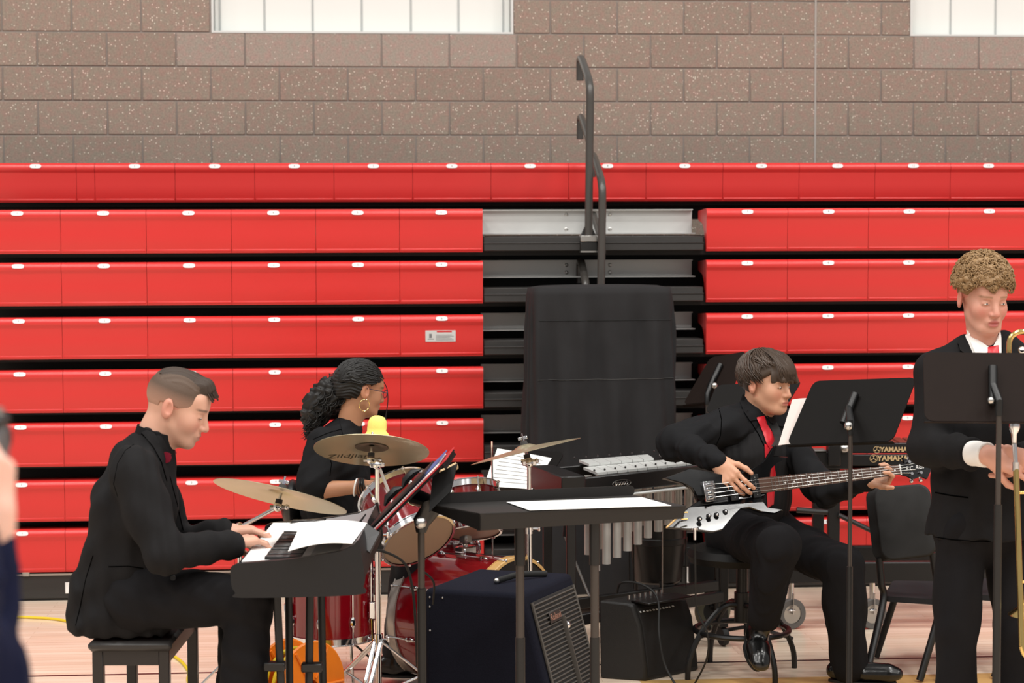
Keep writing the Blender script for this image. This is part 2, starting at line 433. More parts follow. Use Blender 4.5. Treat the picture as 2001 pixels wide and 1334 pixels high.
for i in range(8):
    y = YT if i==0 else YB
    px = 900 if i==0 else 500
    zt=zrow(rows_top[i],y,px); zb=zrow(rows_bot[i],y,px); h=zt-zb
    ROWZ.append((zt,zb))
    row=thing('bleacher_row', '%s row of the folded red bleachers%s'%(names[i].capitalize() if 0 else names[i], ', unbroken under the block wall' if i==0 else ''), 'bleacher row', (PY(500,rows_top[i],y).x, y, zb), 0, 'folded bleacher rows')
    dk=MB()
    zn = ROWZ[i][1]-0.14
    dk.box((-5,y+0.10,zb-0.02),(XE,y+0.43,zb+0.03))
    if i==0: dk.box((-5,y+0.30,zb-0.1),(XE,y+0.34,zt-0.02))
    dk.build('deck', M_DECK, row)
    if i==0:
        x=PY(342.5,350,YT).x
        k=3; xx=x
        while xx<XE-MOD: seat(row,xx,y,zt,MOD,h,k); xx+=MOD; k+=1
        seat(row,x-MOD,y,zt,MOD,h,2); f0=PY(150,350,YT).x; seat(row,f0,y,zt,x-MOD-f0,h); seat(row,f0-MOD,y,zt,MOD,h,1)
        seat(row,f0-2*MOD,y,zt,MOD,h,0+16)
        continue
    xx=xa-MOD; k=6
    for q in range(8):
        if k>=1: seat(row,xx,y,zt,MOD,h,k)
        xx-=MOD; k-=1
    xx=xb; k=7
    while xx<XE-MOD:
        seat(row,xx,y,zt,MOD,h,k); xx+=MOD; k+=1
    # aisle riser and steps
    rz=MB(); r1=zt-0.002; r0=zt-(0.135 if i==1 else 0.095)
    rz.box((xa+0.004,YB+0.26,r0),(xb-0.03,YB+0.275,r1),0.002); rz.box((xa+0.004,YB+0.23,r1-0.006),(xb-0.03,YB+0.26,r1)); rz.box((xa+0.004,YB+0.15,r0),(xb-0.03,YB+0.26,r0+0.006))
    rz.build('riser', M_RISER, row)
    for bx in (PY(1117,440,YB).x, PY(1204,440,YB).x):
        for bz in (r1-0.028, r0+0.025):
            MB().lathe([(0.0,0.006),(0.006,0.005),(0.009,0.001),(0.012,0.0)], axis_frame((bx,YB+0.26,bz),(0,-1,0)), 10).build('bolt', M_STEEL, row)
    td=MB(); td.box((xa+0.004,YB+0.0,zb+0.005),(xb-0.012,YB+0.2,zb+0.082),0.004); td.box((xa+0.004,YB-0.012,zb+0.005),(xb-0.012,YB+0.01,zb+0.045),0.004)
    td.box((xa+0.004,YB-0.016,zb+0.043),(xb-0.012,YB+0.01,zb+0.05),0.002)
    td.build('step_tread', M_TREAD, row)
    if i==3:
        w=MB(); wx0=PY(831,650,YB).x; wx1=PY(890,650,YB).x; wz0=PY(860,667,YB).z; wz1=PY(860,645,YB).z; yy=YB-0.018
        w.box((wx0,yy-0.0015,wz0),(wx1,yy+0.001,wz1),0.0005); w.mi=1; w.box((wx0+0.06,yy-0.0022,wz1-0.010),(wx1-0.02,yy-0.001,wz1-0.003))
        w.text('! WARNING',0.0075,frame(((wx0+wx1)/2+0.02,yy-0.0024,wz1-0.0065),(1,0,0),y=(0,0,1)),0.0001)
        w.mi=2
        for q in range(5): w.box((wx0+0.055,yy-0.002,wz0+0.008+q*0.0065),(wx1-0.01-0.01*(q%3),yy-0.0012,wz0+0.0105+q*0.0065))
        w.box((wx0+0.02,yy-0.002,wz0+0.02),(wx0+0.034,yy-0.0012,wz1-0.018)); w.box((wx0+0.012,yy-0.002,wz0+0.012),(wx0+0.045,yy-0.0012,wz0+0.016))
        w.build('warning_label', [M_WARN, M_WARNR, M_NUM], row, 'grey warning label with a red header')
# dark under-frame behind the rows
bk=MB(); bk.box((-5,YB+0.45,0),(XE,YB+0.5,ROWZ[0][1]-0.2))
tag(bk.build('bleacher_understructure', M_DECK), 'dark steel under-frame behind the folded bleacher rows', 'bleachers')
# skirt board along the floor
zsk1=PY(100,1122,YB+0.02).z
sk=thing('bleacher_skirt','dark grey skirt board along the floor under the bleachers','skirt board',(0,YB,0))
MB().box((-5,YB+0.02,0.012),(XE,YB+0.05,zsk1),0.003).build('board', mat('skirt_board', rgb(42,40,38), 0.55, var=0.25, scale=6, stretch=(1,1,12), bump=0.1), sk)
MB().box((-5,YB+0.03,0.0),(XE,YB+0.06,0.02)).build('base_strip', M_RUBBER, sk)
MB().box((-5,YB+0.01,zsk1-0.004),(XE,YB+0.05,zsk1+0.006)).build('edge_strip', M_STEEL, sk)
def outlet(px,py):
    c=PY(px,py,YB+0.018); o=MB(); o.box((c.x-0.036,c.y-0.004,c.z-0.03),(c.x+0.036,c.y,c.z+0.03),0.002)
    o.mi=1; o.lathe([(0.0,0.0),(0.018,0.0),(0.018,0.003),(0.0,0.003)], axis_frame((c.x+0.008,c.y-0.004,c.z),(0,-1,0)), 12)
    o.build('outlet_cover', [M_WHITE, M_BLACKPLASTIC], sk, 'white outlet cover with a round black socket')
outlet(141,1148)
c=PY(1352,1120,YB+0.018); tg=MB().box((c.x-0.034,c.y-0.003,c.z-0.05),(c.x+0.034,c.y,c.z+0.05),0.001).build('notice_card', M_WHITE, sk, 'white rectangular card fixed to the skirt')
for px in (50,):
    c=PY(px,1117,YB); MB().box((c.x-0.02,c.y,c.z-0.025),(c.x+0.02,c.y+0.02,c.z+0.02),0.003).build('latch', M_STEEL, sk)

# ---- aisle hand rails
M_RAIL = mat('rail_grey_enamel', rgb(66,63,60), 0.3, var=0.06, spec=0.6)
def hand_rail(label, px, py_top, py_bot, dy, slope_back=0.36, rise=0.19, r=0.021, bracket=True):
    b=PY(px[1], py_bot, YB+dy); t=PY(px[0], py_top, YB+dy)
    rt=thing('aisle_handrail', label, 'handrail', (b.x,b.y,b.z), 0, 'aisle handrails')
    def arc(top):
        T=V((t.x,t.y,top)); back=V((-0.004,slope_back,rise))
        return spline([T+V((0,0,-0.10)),T+V((0,0,-0.03)),T+V((0,0.015,0.012)),T+back*0.22+V((0,0,0.02)),T+back*0.9,T+back+V((0,0.05,-0.005)),T+back+V((0,0.065,-0.05)),T+back+V((0,0.065,-0.12))],5)
    MB().tube([b,(t.x,t.y,t.z-0.1)]+arc(t.z)[1:], r, 12).build('rail_tube', M_RAIL, rt)
    a2=arc(t.z-0.32)
    MB().tube(a2[6:], r*0.9, 12).build('rail_tube', M_RAIL, rt)
    if bracket:
        k=MB(); k.box((b.x-0.045,b.y-0.03,b.z-0.055),(b.x+0.045,b.y+0.06,b.z-0.006),0.004); k.build('bracket', M_BLACKMETAL, rt)
        k=MB(); k.box((b.x-0.046,b.y-0.034,b.z-0.006),(b.x+0.046,b.y+0.05,b.z+0.028),0.003); k.box((b.x-0.046,b.y-0.034,b.z-0.062),(b.x+0.046,b.y+0.02,b.z-0.054)); k.build('socket_plate', M_STEEL, rt)
        k=MB(); k.rings([[V((b.x+sx*0.04,b.y+0.0,b.z+0.026)),V((b.x+sx*0.04,b.y+0.03,b.z+0.026)),V((b.x+sx*0.018,b.y+0.03,b.z+0.075)),V((b.x+sx*0.018,b.y,b.z+0.075))] for sx in (-1,1)]); k.build('gusset', M_BLACKMETAL, rt)
    return rt
hand_rail('tall grey aisle handrail standing highest against the block wall',(1153,1150),172,470,-0.02)
hand_rail('shorter grey aisle handrail whose post drops behind the black draped cart',(1177,1174),368,590,-0.10)
hand_rail('lowest grey aisle handrail, its bent end just showing above the draped cart',(1146,1146),570,690,-0.05,0.2,0.16,bracket=False)
# ================================================================== THE INSTRUMENTS AND STANDS
def S(d): return FPX/d
def hit(px, py, p0, n):
    r=ray(px,py); return CAM + r*((V(p0)-CAM).dot(n)/r.dot(n))
def floor_of(p): return V((p[0],p[1],0))
def prism3(pts, o, ex, ey, ez):
    o=V(o); a=[o+ex*u+ey*v for u,v in pts]; b=[p+ez for p in a]; n=len(a)
    return MB().add(a+b, [tuple(reversed(range(n))), tuple(range(n,2*n))]+[(i,(i+1)%n,n+(i+1)%n,n+i) for i in range(n)])
def slab(q, t, n=None):
    """quad of four corners (ccw seen from the normal side) with thickness t behind it"""
    q=[V(p) for p in q]; nn=(q[1]-q[0]).cross(q[3]-q[0]).normalized() if n is None else n
    b=[p-nn*t for p in q]
    return MB().add(q+b, [(0,1,2,3),(7,6,5,4)]+[(i,4+i,4+(i+1)%4,(i+1)%4) for i in range(4)])
def bilerp(q,u,v): return (q[0]*(1-u)+q[1]*u)*(1-v)+(q[3]*(1-u)+q[2]*u)*v
def rounded_slab(q, t, r=0.03, n=None):
    """quad BL,BR,TR,TL with rounded corners"""
    q=[V(p) for p in q]; w=((q[1]-q[0]).length+(q[2]-q[3]).length)/2; h=((q[3]-q[0]).length+(q[2]-q[1]).length)/2
    nn=(q[1]-q[0]).cross(q[3]-q[0]).normalized() if n is None else n
    out=[bilerp(q, x/w+0.5, y/h+0.5) for x,y in rrect(w,h,r,4)]
    m=len(out); return MB().add(out+[p-nn*t for p in out],[tuple(range(m)),tuple(reversed(range(m,2*m)))]+[(i,m+i,m+(i+1)%m,(i+1)%m) for i in range(m)])

# ---- black draped cart
M_COVER = mat('black_cover_cloth', rgb(40,39,40), 0.85, var=0.18, scale=9, bump=0.25, bscale=350, spec=0.2)
dc=10.3; ct=W(1168,556,dc); base=floor_of(W(1172,700,dc)+VY*0.1)
cart=thing('draped_cart','tall cart under a fitted black cloth cover in front of the bleacher aisle','cart',base,VROT+math.radians(9))
cw,cd,chh=0.70,0.30,ct.z
_pr=[V(p) for p in rrect(1,1,0.2,10)]; _cl=[0.0]
for _i in range(len(_pr)): _cl.append(_cl[-1]+(_pr[(_i+1)%len(_pr)]-_pr[_i]).length)
PERIM=[]; _i=0
for _k in range(720):
    _s=_cl[-1]*_k/720
    while _cl[_i+1]<_s: _i+=1
    _t=(_s-_cl[_i])/max(1e-9,_cl[_i+1]-_cl[_i]); PERIM.append(_pr[_i]*(1-_t)+_pr[(_i+1)%len(_pr)]*_t)
def cover_pt(a, v, out=0.0):
    # a: perimeter angle 0..1, v: 0 top centre .. 1 bottom hem
    p=PERIM[int((a%1)*720)%720]
    if v<0.12:
        k=v/0.12; s=k; z=chh-0.012*k*k*(1-0.3*math.sin(9*a*PI))
    else:
        k=(v-0.12)/0.88; s=1.0; e=min(1,k/0.05); z=chh-0.012-0.03*(1-math.cos(e*PI/2))-(chh-0.16)*k
        s=1.0+0.035*math.sin(min(1,k/0.05)*PI/2)
        s+=0.07*k
    fo=0.0
    if v>0.12:
        fo=0.011*min(1,k/0.12)*(math.sin(a*2*PI*13+1.3+k*2.2)+0.8*math.sin(a*2*PI*22+4-k*6.0)+0.6*math.sin(k*11+a*60)*min(1,k*3))+0.012*k*math.sin(a*2*PI*19)
        fo-=0.02*math.exp(-((p.x*cw-0.19-0.12*(0.35-k))/0.05)**2)*math.exp(-((k-0.12)/0.16)**2)
    r_=V((p.x*0.4,p.y*1.0,0)).normalized()
    return V((p.x*cw*s*(1+out), p.y*(cd)*s*(1+out), z))+r_*fo
cv=MB(); NA,NV=180,60
G=[[cover_pt(j/NA,(i+0.3)/NV) for j in range(NA)] for i in range(NV+1)]
cv.rings(G, False); cv.add([V((0,0,chh))]+G[0],[(0,j+1,(j+1)%NA+1) for j in range(NA)])
o=cv.build('cloth_cover', M_COVER, None, angle=80); o.parent=cart
for kz in (620,735):
    zz=W(1168,kz,dc).z; k=(chh-0.03-zz)/(chh-0.16); v=0.12+0.88*k
    pts=[cover_pt(0.54+0.27*t/60, v, 0.006) for t in range(61)]
    pts=[p for p in pts]
    o=MB().tube(pts,0.0018,5).build('seam', mat('cover_seam_dark', rgb(14,14,14),0.8,var=0.1) if kz==620 else mat('cover_seam', rgb(62,60,58),0.8,var=0.1)); o.parent=cart
for sx in (-1,1):
    for sy in (-1,1):
        w=MB().lathe([(0.0,-0.012),(0.045,-0.012),(0.05,0),(0.045,0.012),(0,0.012)],axis_frame((sx*0.3,sy*0.12,0.05),(1,0,0)),14); w.box((sx*0.3-0.02,sy*0.12-0.02,0.06),(sx*0.3+0.02,sy*0.12+0.02,0.2))
        o=w.build('caster', M_RUBBER); o.parent=cart

# ---- music stands
M_DESK = mat('stand_desk_black', rgb(17,15,14), 0.6, spec=0.12, var=0.1, bump=0.06, bscale=400)
M_DESKB = mat('stand_desk_brownish', rgb(30,22,19), 0.6, spec=0.12, var=0.12, bump=0.06, bscale=400)
M_POST = mat('stand_post_grey', rgb(70,64,60), 0.35, 0.4, var=0.06)
def tripod(root, p, rad=0.24, h=0.18, m=None, ang=0.4):
    for k in range(3):
        a=ang+k*2*PI/3; e=V((p.x+math.cos(a)*rad,p.y+math.sin(a)*rad,0.008))
        MB().tube(spline([(p.x,p.y,h),(p.x+math.cos(a)*rad*0.5,p.y+math.sin(a)*rad*0.5,h*0.62),(e.x,e.y,0.01)],4),0.009,8).build('leg', m or M_BLACKMETAL, root)
def music_stand(label, q, post_px, post_top, d_post, lip_side, desk_mat=M_DESK, knob=None, lip='bottom', post_split=None, r=0.0085, lipw=0.055):
    """q: BL,BR,TR,TL (as seen) world corners; lip_side: +1 the playing side faces the camera, -1 it faces away"""
    q=[V(p) for p in q]; n=(q[1]-q[0]).cross(q[3]-q[0]).normalized()
    base=floor_of(W(post_px,post_top,d_post))
    rt=thing('music_stand', label, 'music stand', base, 0, 'music stands')
    rounded_slab(q,0.004).build('desk', desk_mat, rt)
    b0,b1=q[0],q[1]; nl=n*lip_side
    ls=slab([b0-n*0.002,b1-n*0.002,b1+nl*lipw,b0+nl*lipw],0.003); ls.build('shelf', desk_mat, rt)
    cx=(q[0]+q[1]+q[2]+q[3])/4
    up=((q[3]+q[2])-(q[0]+q[1])).normalized(); rgt=(q[1]-q[0]).normalized(); back=-nl
    pt=W(post_px,post_top,d_post)
    MB().tube([cx+back*0.016-up*0.07,cx+back*0.016+up*0.07],0.016,10,flat=(n,1.0)).build('bracket', M_BLACKPLASTIC, rt)
    MB().tube([cx+back*0.02,pt+V((0,0,0.05)),pt],[0.013,0.013,0.012],10).build('tilt_arm', M_BLACKPLASTIC, rt)
    if knob: 
        c=W(knob[0],knob[1],knob[2]); MB().ball(c,knob[3],12).build('knob', M_STEEL, rt)
    zs=post_split if post_split else 0.55*pt.z
    MB().cyl(pt,(pt.x,pt.y,zs),r,n=12).build('post', M_POST, rt)
    MB().cyl((pt.x,pt.y,zs),(pt.x,pt.y,0.05),r*1.5,n=12).build('outer_tube', M_BLACKMETAL, rt)
    tripod(rt, V((pt.x,pt.y,0)),0.26,0.09)
    return rt
def sheet(label, q, group=None, lines=0, bend=0.0, thick=0.0012, mtl=None):
    q=[V(p) for p in q]; n=(q[1]-q[0]).cross(q[3]-q[0]).normalized(); N=10
    top=[[bilerp(q,i/N,j/N)+n*(thick+bend*math.sin(PI*i/N)) for i in range(N+1)] for j in range(N+1)]
    m=MB().grid(top); m.grid([[p-n*thick for p in reversed(r)] for r in top])
    edge=[top[0][i] for i in range(N+1)]+[top[j][N] for j in range(1,N+1)]+[top[N][i] for i in range(N-1,-1,-1)]+[top[j][0] for j in range(N-1,0,-1)]
    L=len(edge); m.add(edge+[p-n*thick for p in edge],[(i,L+i,L+(i+1)%L,(i+1)%L) for i in range(L)])
    rt=tag(m.build('sheet_music', mtl or M_PAPER, angle=60),label,'sheet music',group)
    for k in range(lines):
        v=0.14+0.74*k/max(1,lines-1)
        pts=[bilerp(q,0.12+0.76*i/8,v)+n*(thick*1.6+bend*math.sin(PI*(0.12+0.76*i/8))) for i in range(9)]
        w=0.0011; up=(q[3]-q[0]).normalized()*w
        l=MB().grid([[p-up for p in pts],[p+up for p in pts]]); l.build('stave', M_INK, rt)
    return rt
# bassist's stand (back of the desk towards us)
music_stand('black music stand in front of the bass player, its desk back turned to us',
    [W(1537,868,8.30),W(1744,861,7.95),W(1791,737,8.07),W(1590,744,8.42)],1662,850,8.0,-1,lipw=0.018,knob=(1658,832,7.99,0.018),post_split=0.62)
sheet('sheet music leaning on the stand beside the bass player',[W(1521,870,8.34),W(1560,868,8.33),W(1590,778,8.46),W(1548,781,8.48)],'sheet music on stands',0,0.004,mtl=mat('paper_shaded_back',rgb(205,192,186),0.85,var=0.04))  # paper colour dimmed to carry the shade of its back-lit side
# trombonist's stand
music_stand('brownish black music stand at the right edge, in front of the trombone player',
    [W(1807,822,7.0),W(2070,824,7.0),W(2072,690,7.08),W(1804,688,7.08)],1952,812,6.97,-1,M_DESKB,lipw=0.016,knob=(1936,782,6.96,0.012),post_split=1.0,r=0.0095)
# two stands behind the bass player
music_stand('reddish brown tilted music stand behind the bass player, seen from the back',
    [W(1334,790,10.26),W(1425,780,10.01),W(1458,686,10.13),W(1388,698,10.37)],1382,790,10.12,-1,M_DESKB,lipw=0.02,knob=(1396,753,9.98,0.016))
music_stand('black music stand hidden behind the head of the bass player',
    [W(1378,806,9.58),W(1532,800,9.48),W(1568,742,9.58),W(1400,752,9.68)],1460,806,9.5,-1,lipw=0.02)
# drummer's sheet music stand
music_stand('black music stand holding white sheets beside the drum kit',
    [W(965,960,9.6),W(1055,962,9.45),W(1104,884,9.55),W(1000,876,9.72)],1030,965,9.62,1)
sheet('white printed sheets standing on the music stand beside the drum kit',[W(945,950,9.55),W(1040,956,9.41),W(1078,895,9.49),W(972,876,9.65)],'sheet music on stands',8,0.003)
# wide flat stand in the middle
zt_=1.0
q=[PZ(937,1003,zt_),PZ(1341,988,zt_),PZ(1240,967,zt_),PZ(840,985,zt_)]
cen=(q[0]+q[1]+q[2]+q[3])/4
ws=thing('wide_music_stand','wide black music stand tilted flat on two posts in the centre foreground','music stand',floor_of(cen),0,'music stands')
M_DESKW = mat('stand_desk_grey', rgb(40,38,37), 0.55, var=0.08, bump=0.06, bscale=400, spec=0.25)
rounded_slab(q,0.004,0.02).build('desk', M_DESKW, ws)
dn=V((0,0,-1)); bk_=(q[3]-q[0]).normalized()
slab([q[0]+dn*0.060+bk_*0.015,q[1]+dn*0.046+bk_*0.015,q[1],q[0]],0.004).build('front_flange', M_DESKW, ws)
f0,f1=q[3],q[2]; upv=V((0,0,1))
rounded_slab([f0-upv*0.002,f1-upv*0.002,f1+upv*0.034,f0+upv*0.037],0.004,0.016).build('shelf', M_DESKW, ws)
slab([q[3]+dn*0.02,q[0]+dn*0.058,q[0],q[3]],0.004).build('side_shade_sheet', M_DESK, ws)  # black sheet stands in for the shade under the desk's open left end
for px in (1016,1162):
    t=W(px,1035,6.98); t.z=zt_-0.03
    MB().cyl(t,(t.x,t.y,0.55),0.0145,n=14).build('post', M_POST, ws)
    MB().cyl((t.x,t.y,zt_-0.02),(t.x,t.y,0.80),0.019,n=14).build('collar', M_BLACKPLASTIC, ws)
    MB().cyl((t.x,t.y,0.55),(t.x,t.y,0.03),0.017,n=14).build('outer_tube', M_BLACKMETAL, ws)
    MB().box((t.x-0.2,t.y-0.03,0.0),(t.x+0.2,t.y+0.03,0.03),0.006).build('foot', M_BLACKMETAL, ws)
sheet('long white sheet lying flat on the wide centre music stand',[PZ(1035,997,zt_+0.004),PZ(1312,988,zt_+0.004),PZ(1255,972,zt_+0.004),PZ(990,981,zt_+0.004)],'sheet music on stands',0,0.0)
# pianist's stand, seen edge on
b0=W(722,1046,7.15); e_up=(W(878,890,7.15)-b0); e_w=VY*0.46+VX*0.02
q=[b0-e_w*0.5,b0+e_w*0.5,b0+e_w*0.5+e_up,b0-e_w*0.5+e_up]
ps=thing('music_stand','black music stand seen edge-on, leaning over the electronic keyboard','music stand',floor_of(W(823,1030,7.1)),0,'music stands')
nn=(q[1]-q[0]).cross(q[3]-q[0]).normalized()
if nn.dot(VX)>0: nn=-nn
rounded_slab([p for p in q],0.006,0.02,nn).build('desk', M_DESK, ps)
slab([q[0],q[1],q[1]+nn*0.06,q[0]+nn*0.06],0.004,(q[0]-q[3]).normalized()).build('shelf', M_DESK, ps)
slab([q[0]+e_up*0.98,q[1]+e_up*0.98,q[1]+e_up*0.98-nn*0.02,q[0]+e_up*0.98-nn*0.02],0.004,(q[3]-q[0]).normalized()).build('top_flange', M_DESK, ps)
kn=W(822,1021,6.93); pp=W(823,1040,7.1)
MB().ball(kn,0.021,14).build('knob', M_STEEL, ps)
MB().tube([b0+e_up*0.52-nn*0.01,W(850,985,7.1),W(823,1020,7.1),pp],[0.03,0.034,0.03,0.018],10).build('tilt_arm', M_BLACKPLASTIC, ps)
pl=W(868,945,7.12); 
slab([W(838,1000,7.0),W(880,960,7.0),W(893,905,7.02),W(845,930,7.02)],0.012).build('bracket', M_BLACKPLASTIC, ps)
MB().cyl(pp,(pp.x,pp.y,0.55),0.012,n=12).build('post', M_POST, ps)
MB().cyl((pp.x,pp.y,0.7),(pp.x,pp.y,0.05),0.016,n=12).build('outer_tube', M_BLACKMETAL, ps)
tripod(ps,V((pp.x,pp.y,0)),0.26,0.09)
M_FOLDR=mat('red_folder', rgb(190,40,44),0.5,var=0.05); M_FOLDB=mat('blue_folder', rgb(80,96,150),0.5,var=0.05)
def leaf(u0,u1,off,t,m,label,w=0.36,cat_group='folders on the edge-on stand',name='paper_folder'):
    a=b0+e_up*u0+nn*off; b=b0+e_up*u1+nn*off; ew=e_w.normalized()*w
    return tag(slab([a-ew*0.5,a+ew*0.5,b+ew*0.5,b-ew*0.5],t,nn).build(name,m),label,'folder',cat_group)
leaf(0.05,1.02,0.006,0.004,M_FOLDR,'red paper folder against the desk of the edge-on music stand',0.40)
leaf(0.03,0.93,0.012,0.005,M_PAPER,'thick white sheaf of paper on the edge-on music stand',0.36)
leaf(0.55,0.97,0.018,0.004,M_FOLDB,'pale blue leaflet at the top of the edge-on music stand',0.30)
leaf(0.02,0.8,0.024,0.006,M_BLACKPLASTIC,'black folder in front of the sheaf on the edge-on music stand',0.38)
for u,o_ in ((0.62,0.05),(0.40,0.05)):
    c0=b0+e_up*u+nn*0.036
    tag(MB().tube([c0-e_up*0.12,c0-e_up*0.05+nn*0.012,c0+e_up*0.05+nn*0.012,c0+e_up*0.12],[0.004,0.014,0.014,0.003],8).build('stand_clip',M_BLACKPLASTIC),'black clip gripping papers %s the edge-on music stand'%('near the top of' if u>0.5 else 'at mid height of'),'clip','clips on the edge-on stand')

# ---- electronic keyboard
dk_=6.62; sk_=S(dk_)
kb0=W(450,1167,dk_); kx=VX; kz_=VZ; ky=VY
def kp(px,py): return ((px-450)/sk_, (1167-py)/sk_*1.0)
KL=0.95
M_KBODY=mat('keyboard_grey_plastic', rgb(24,24,26), 0.42, spec=0.35, var=0.06, bump=0.08, bscale=500)
M_KTOP=mat('keyboard_silver_panel', rgb(132,130,132), 0.4, var=0.06)
M_KEYW=mat('white_key', rgb(240,238,236), 0.25, var=0.01); M_KEYB=mat('black_key', rgb(28,26,26), 0.3, var=0.05)
kbd=thing('electronic_keyboard','dark grey electronic keyboard seen from its end, played by the seated man','keyboard',floor_of(kb0+VX*0.2+VY*0.45))
out=[kp(*p) for p in ((474,1168),(695,1163),(709,1148),(713,1132),(711,1110),(706,1076),(701,1056),(690,1066),(672,1075),(645,1081),(600,1088),(560,1093),(500,1098),(468,1101),(455,1106),(451,1112),(452,1142),(460,1158))]
def closed2(pts,n=4):
    P_=[V((p[0],p[1])) for p in pts]; m=len(P_); o_=[]
    for i in range(m):
        p0,p1,p2,p3=P_[i-1],P_[i],P_[(i+1)%m],P_[(i+2)%m]
        for k in range(n):
            t=k/n; q_=0.5*((2*p1)+(p2-p0)*t+(2*p0-5*p1+4*p2-p3)*t*t+(3*p1-p0-3*p2+p3)*t**3); o_.append((q_.x,q_.y))
    return o_
out=closed2(out)
prism3(out,kb0,kx,kz_,ky*0.03).build('end_panel',M_KBODY,kbd,angle=50)
prism3(out,kb0+ky*(KL-0.03),kx,kz_,ky*0.03).build('end_panel',M_KBODY,kbd,angle=50)
body=[kp(*p) for p in ((474,1166),(695,1161),(709,1140),(710,1112),(705,1080),(700,1060),(690,1069),(660,1081),(600,1091),(586,1093),(586,1110),(470,1110),(456,1112),(454,1142))]
prism3(body,kb0+ky*0.03,kx,kz_,ky*(KL-0.06)).build('case',M_KBODY,kbd,angle=30)
pan=[kp(*p) for p in ((588,1093),(600,1091.5),(660,1081.5),(692,1068),(699,1060.5),(699,1058.5),(691,1066),(660,1079.5),(600,1089.5),(588,1091))]
prism3(pan,kb0+ky*0.03,kx,kz_,ky*(KL-0.06)).build('control_panel',M_KTOP,kbd,angle=50)
gr=[kp(*p) for p in ((605,1089),(662,1079.3),(662,1078),(605,1087.6))]
prism3(gr,kb0+ky*0.05,kx,kz_,ky*0.2).build('speaker_grille',mat('grille_grey',rgb(112,112,112),0.6,var=0.3,scale=600),kbd)
nk=int((KL-0.07)/0.0235); y0=0.036
kt=kp(470,1103)[1]+0.008; xw0=kp(470,0)[0]; xw1=kp(585,0)[0]
wk=MB(); wk.box((0,0,-0.02),(xw1-xw0,0.0226,0),0.0015); wkm=wk.mesh('white_key',M_KEYW)
bkm=MB().box((0,0,-0.01),((xw1-xw0)*0.62,0.011,0.011),0.002).mesh('black_key',M_KEYB)
for i in range(nk):
    o=link('white_key',wkm); o.location=kb0+kx*xw0+kz_*kt+ky*(y0+i*0.0235); o.rotation_euler=(0,0,VROT); adopt(o,kbd)
    if i%7 not in (2,6):
        o=link('black_key',bkm); o.location=kb0+kx*(xw0+(xw1-xw0)*0.38)+kz_*kt+ky*(y0+(i+1)*0.0235-0.0055); o.rotation_euler=(0,0,VROT); adopt(o,kbd)
# music rest at the back edge
rq=[W(700,1062,dk_+0.25),W(722,1078,dk_+0.22),W(742,1040,dk_+0.3),W(716,1022,dk_+0.3)]
slab(rq,0.012).build('music_rest',mat('rest_grey',rgb(50,49,50),0.45,var=0.1),kbd)
# paper on the keyboard
zp=kb0.z+kp(0,1070)[1]
sheet('large white printed sheet lying across the keyboard panel',[PZ(563,1077,zp),PZ(688,1062,zp+0.012),PZ(718,1022,zp+0.02),PZ(588,1024,zp+0.004)],'sheets on the keyboard',0,0.012)
sheet('smaller white sheet lying on the far end of the keyboard',[PZ(515,1042,zp-0.0),PZ(600,1040,zp),PZ(640,1021,zp+0.003),PZ(560,1025,zp)],'sheets on the keyboard',0,0.006)
# keyboard stand
kst=thing('keyboard_stand','black double-braced stand carrying the electronic keyboard','stand',floor_of(kb0+VX*0.22+VY*0.4))
zk=kb0.z
for (px0,px1,dd) in ((541,549,6.78),(564,566,7.25),(606,604,6.85),(627,631,7.32)):
    a=W(px0,1170,dd); a.z=zk-0.004; b=W(px1,1334,dd); dr=(b-a); 
    e=a+dr*((a.z-0.02)/(a.z-b.z)); MB().tube([a,e],0.0135,10,flat=(VY,1.0)).build('leg',M_BLACKMETAL,kst)
for dd in (6.82,7.28):
    a=W(530,1170,dd); b=W(640,1170,dd); MB().box((0,-0.02,-0.012),((b-a).length,0.02,0.012),0.003,frame(V((a.x,a.y,zk-0.016)),VX,VZ)).build('support_arm',M_BLACKMETAL,kst)
    f=floor_of(W(585,1300,dd)); MB().box((-0.22,-0.018,0),(0.22,0.018,0.03),0.006,frame(f,VX,VZ)).build('foot',M_RUBBER,kst)
for (px,py,dd) in ((528,1301,6.77),(601,1303,6.84)):
    c=W(px,py,dd); MB().box((-0.02,-0.02,-0.015),(0.05,0.02,0.015),0.004,frame(c,VX,VZ)).build('clamp',M_BLACKPLASTIC,kst)

# ---- piano bench
zb_=0.575
bench=thing('piano_bench','dark brown padded piano bench under the seated man','bench',floor_of(W(270,1240,7.05)))
a=PZ(164,1236,zb_); bx=PZ(326,1250,zb_)
bd0=6.78; X0=(170-1000.5)*bd0/FPX; X1=(322-1000.5)*bd0/FPX
def vp(x,d,z): return CAM+VX*x+VY*d+V((0,0,z-EYE))
M_BENCH=mat('dark_stained_wood',rgb(30,25,24),0.4,var=0.2,scale=20,stretch=(1,1,12))
MV=frame(vp(0,0,EYE),VX,VZ); MV=Matrix.Translation(V((0,0,-EYE)))@MV     # view-aligned ground frame: (x, depth, z)
MB().box((X0-0.012,bd0-0.02,zb_-0.035),(X1+0.012,bd0+0.66,zb_),0.012,MV).build('cushion',mat('black_vinyl',rgb(40,37,36),0.4,var=0.08,bump=0.1),bench)
for sx in (X0,X1-0.036):
    for dd in (bd0,bd0+0.60): MB().box((sx,dd,0),(sx+0.036,dd+0.036,zb_-0.034),0.003,MV).build('leg',M_BENCH,bench)
MB().box((X0+0.03,bd0+0.004,zb_-0.085),(X1-0.03,bd0+0.024,zb_-0.034),0.002,MV).build('apron',M_BENCH,bench)
MB().box((X0+0.03,bd0+0.61,zb_-0.085),(X1-0.03,bd0+0.63,zb_-0.034),0.002,MV).build('apron',M_BENCH,bench)
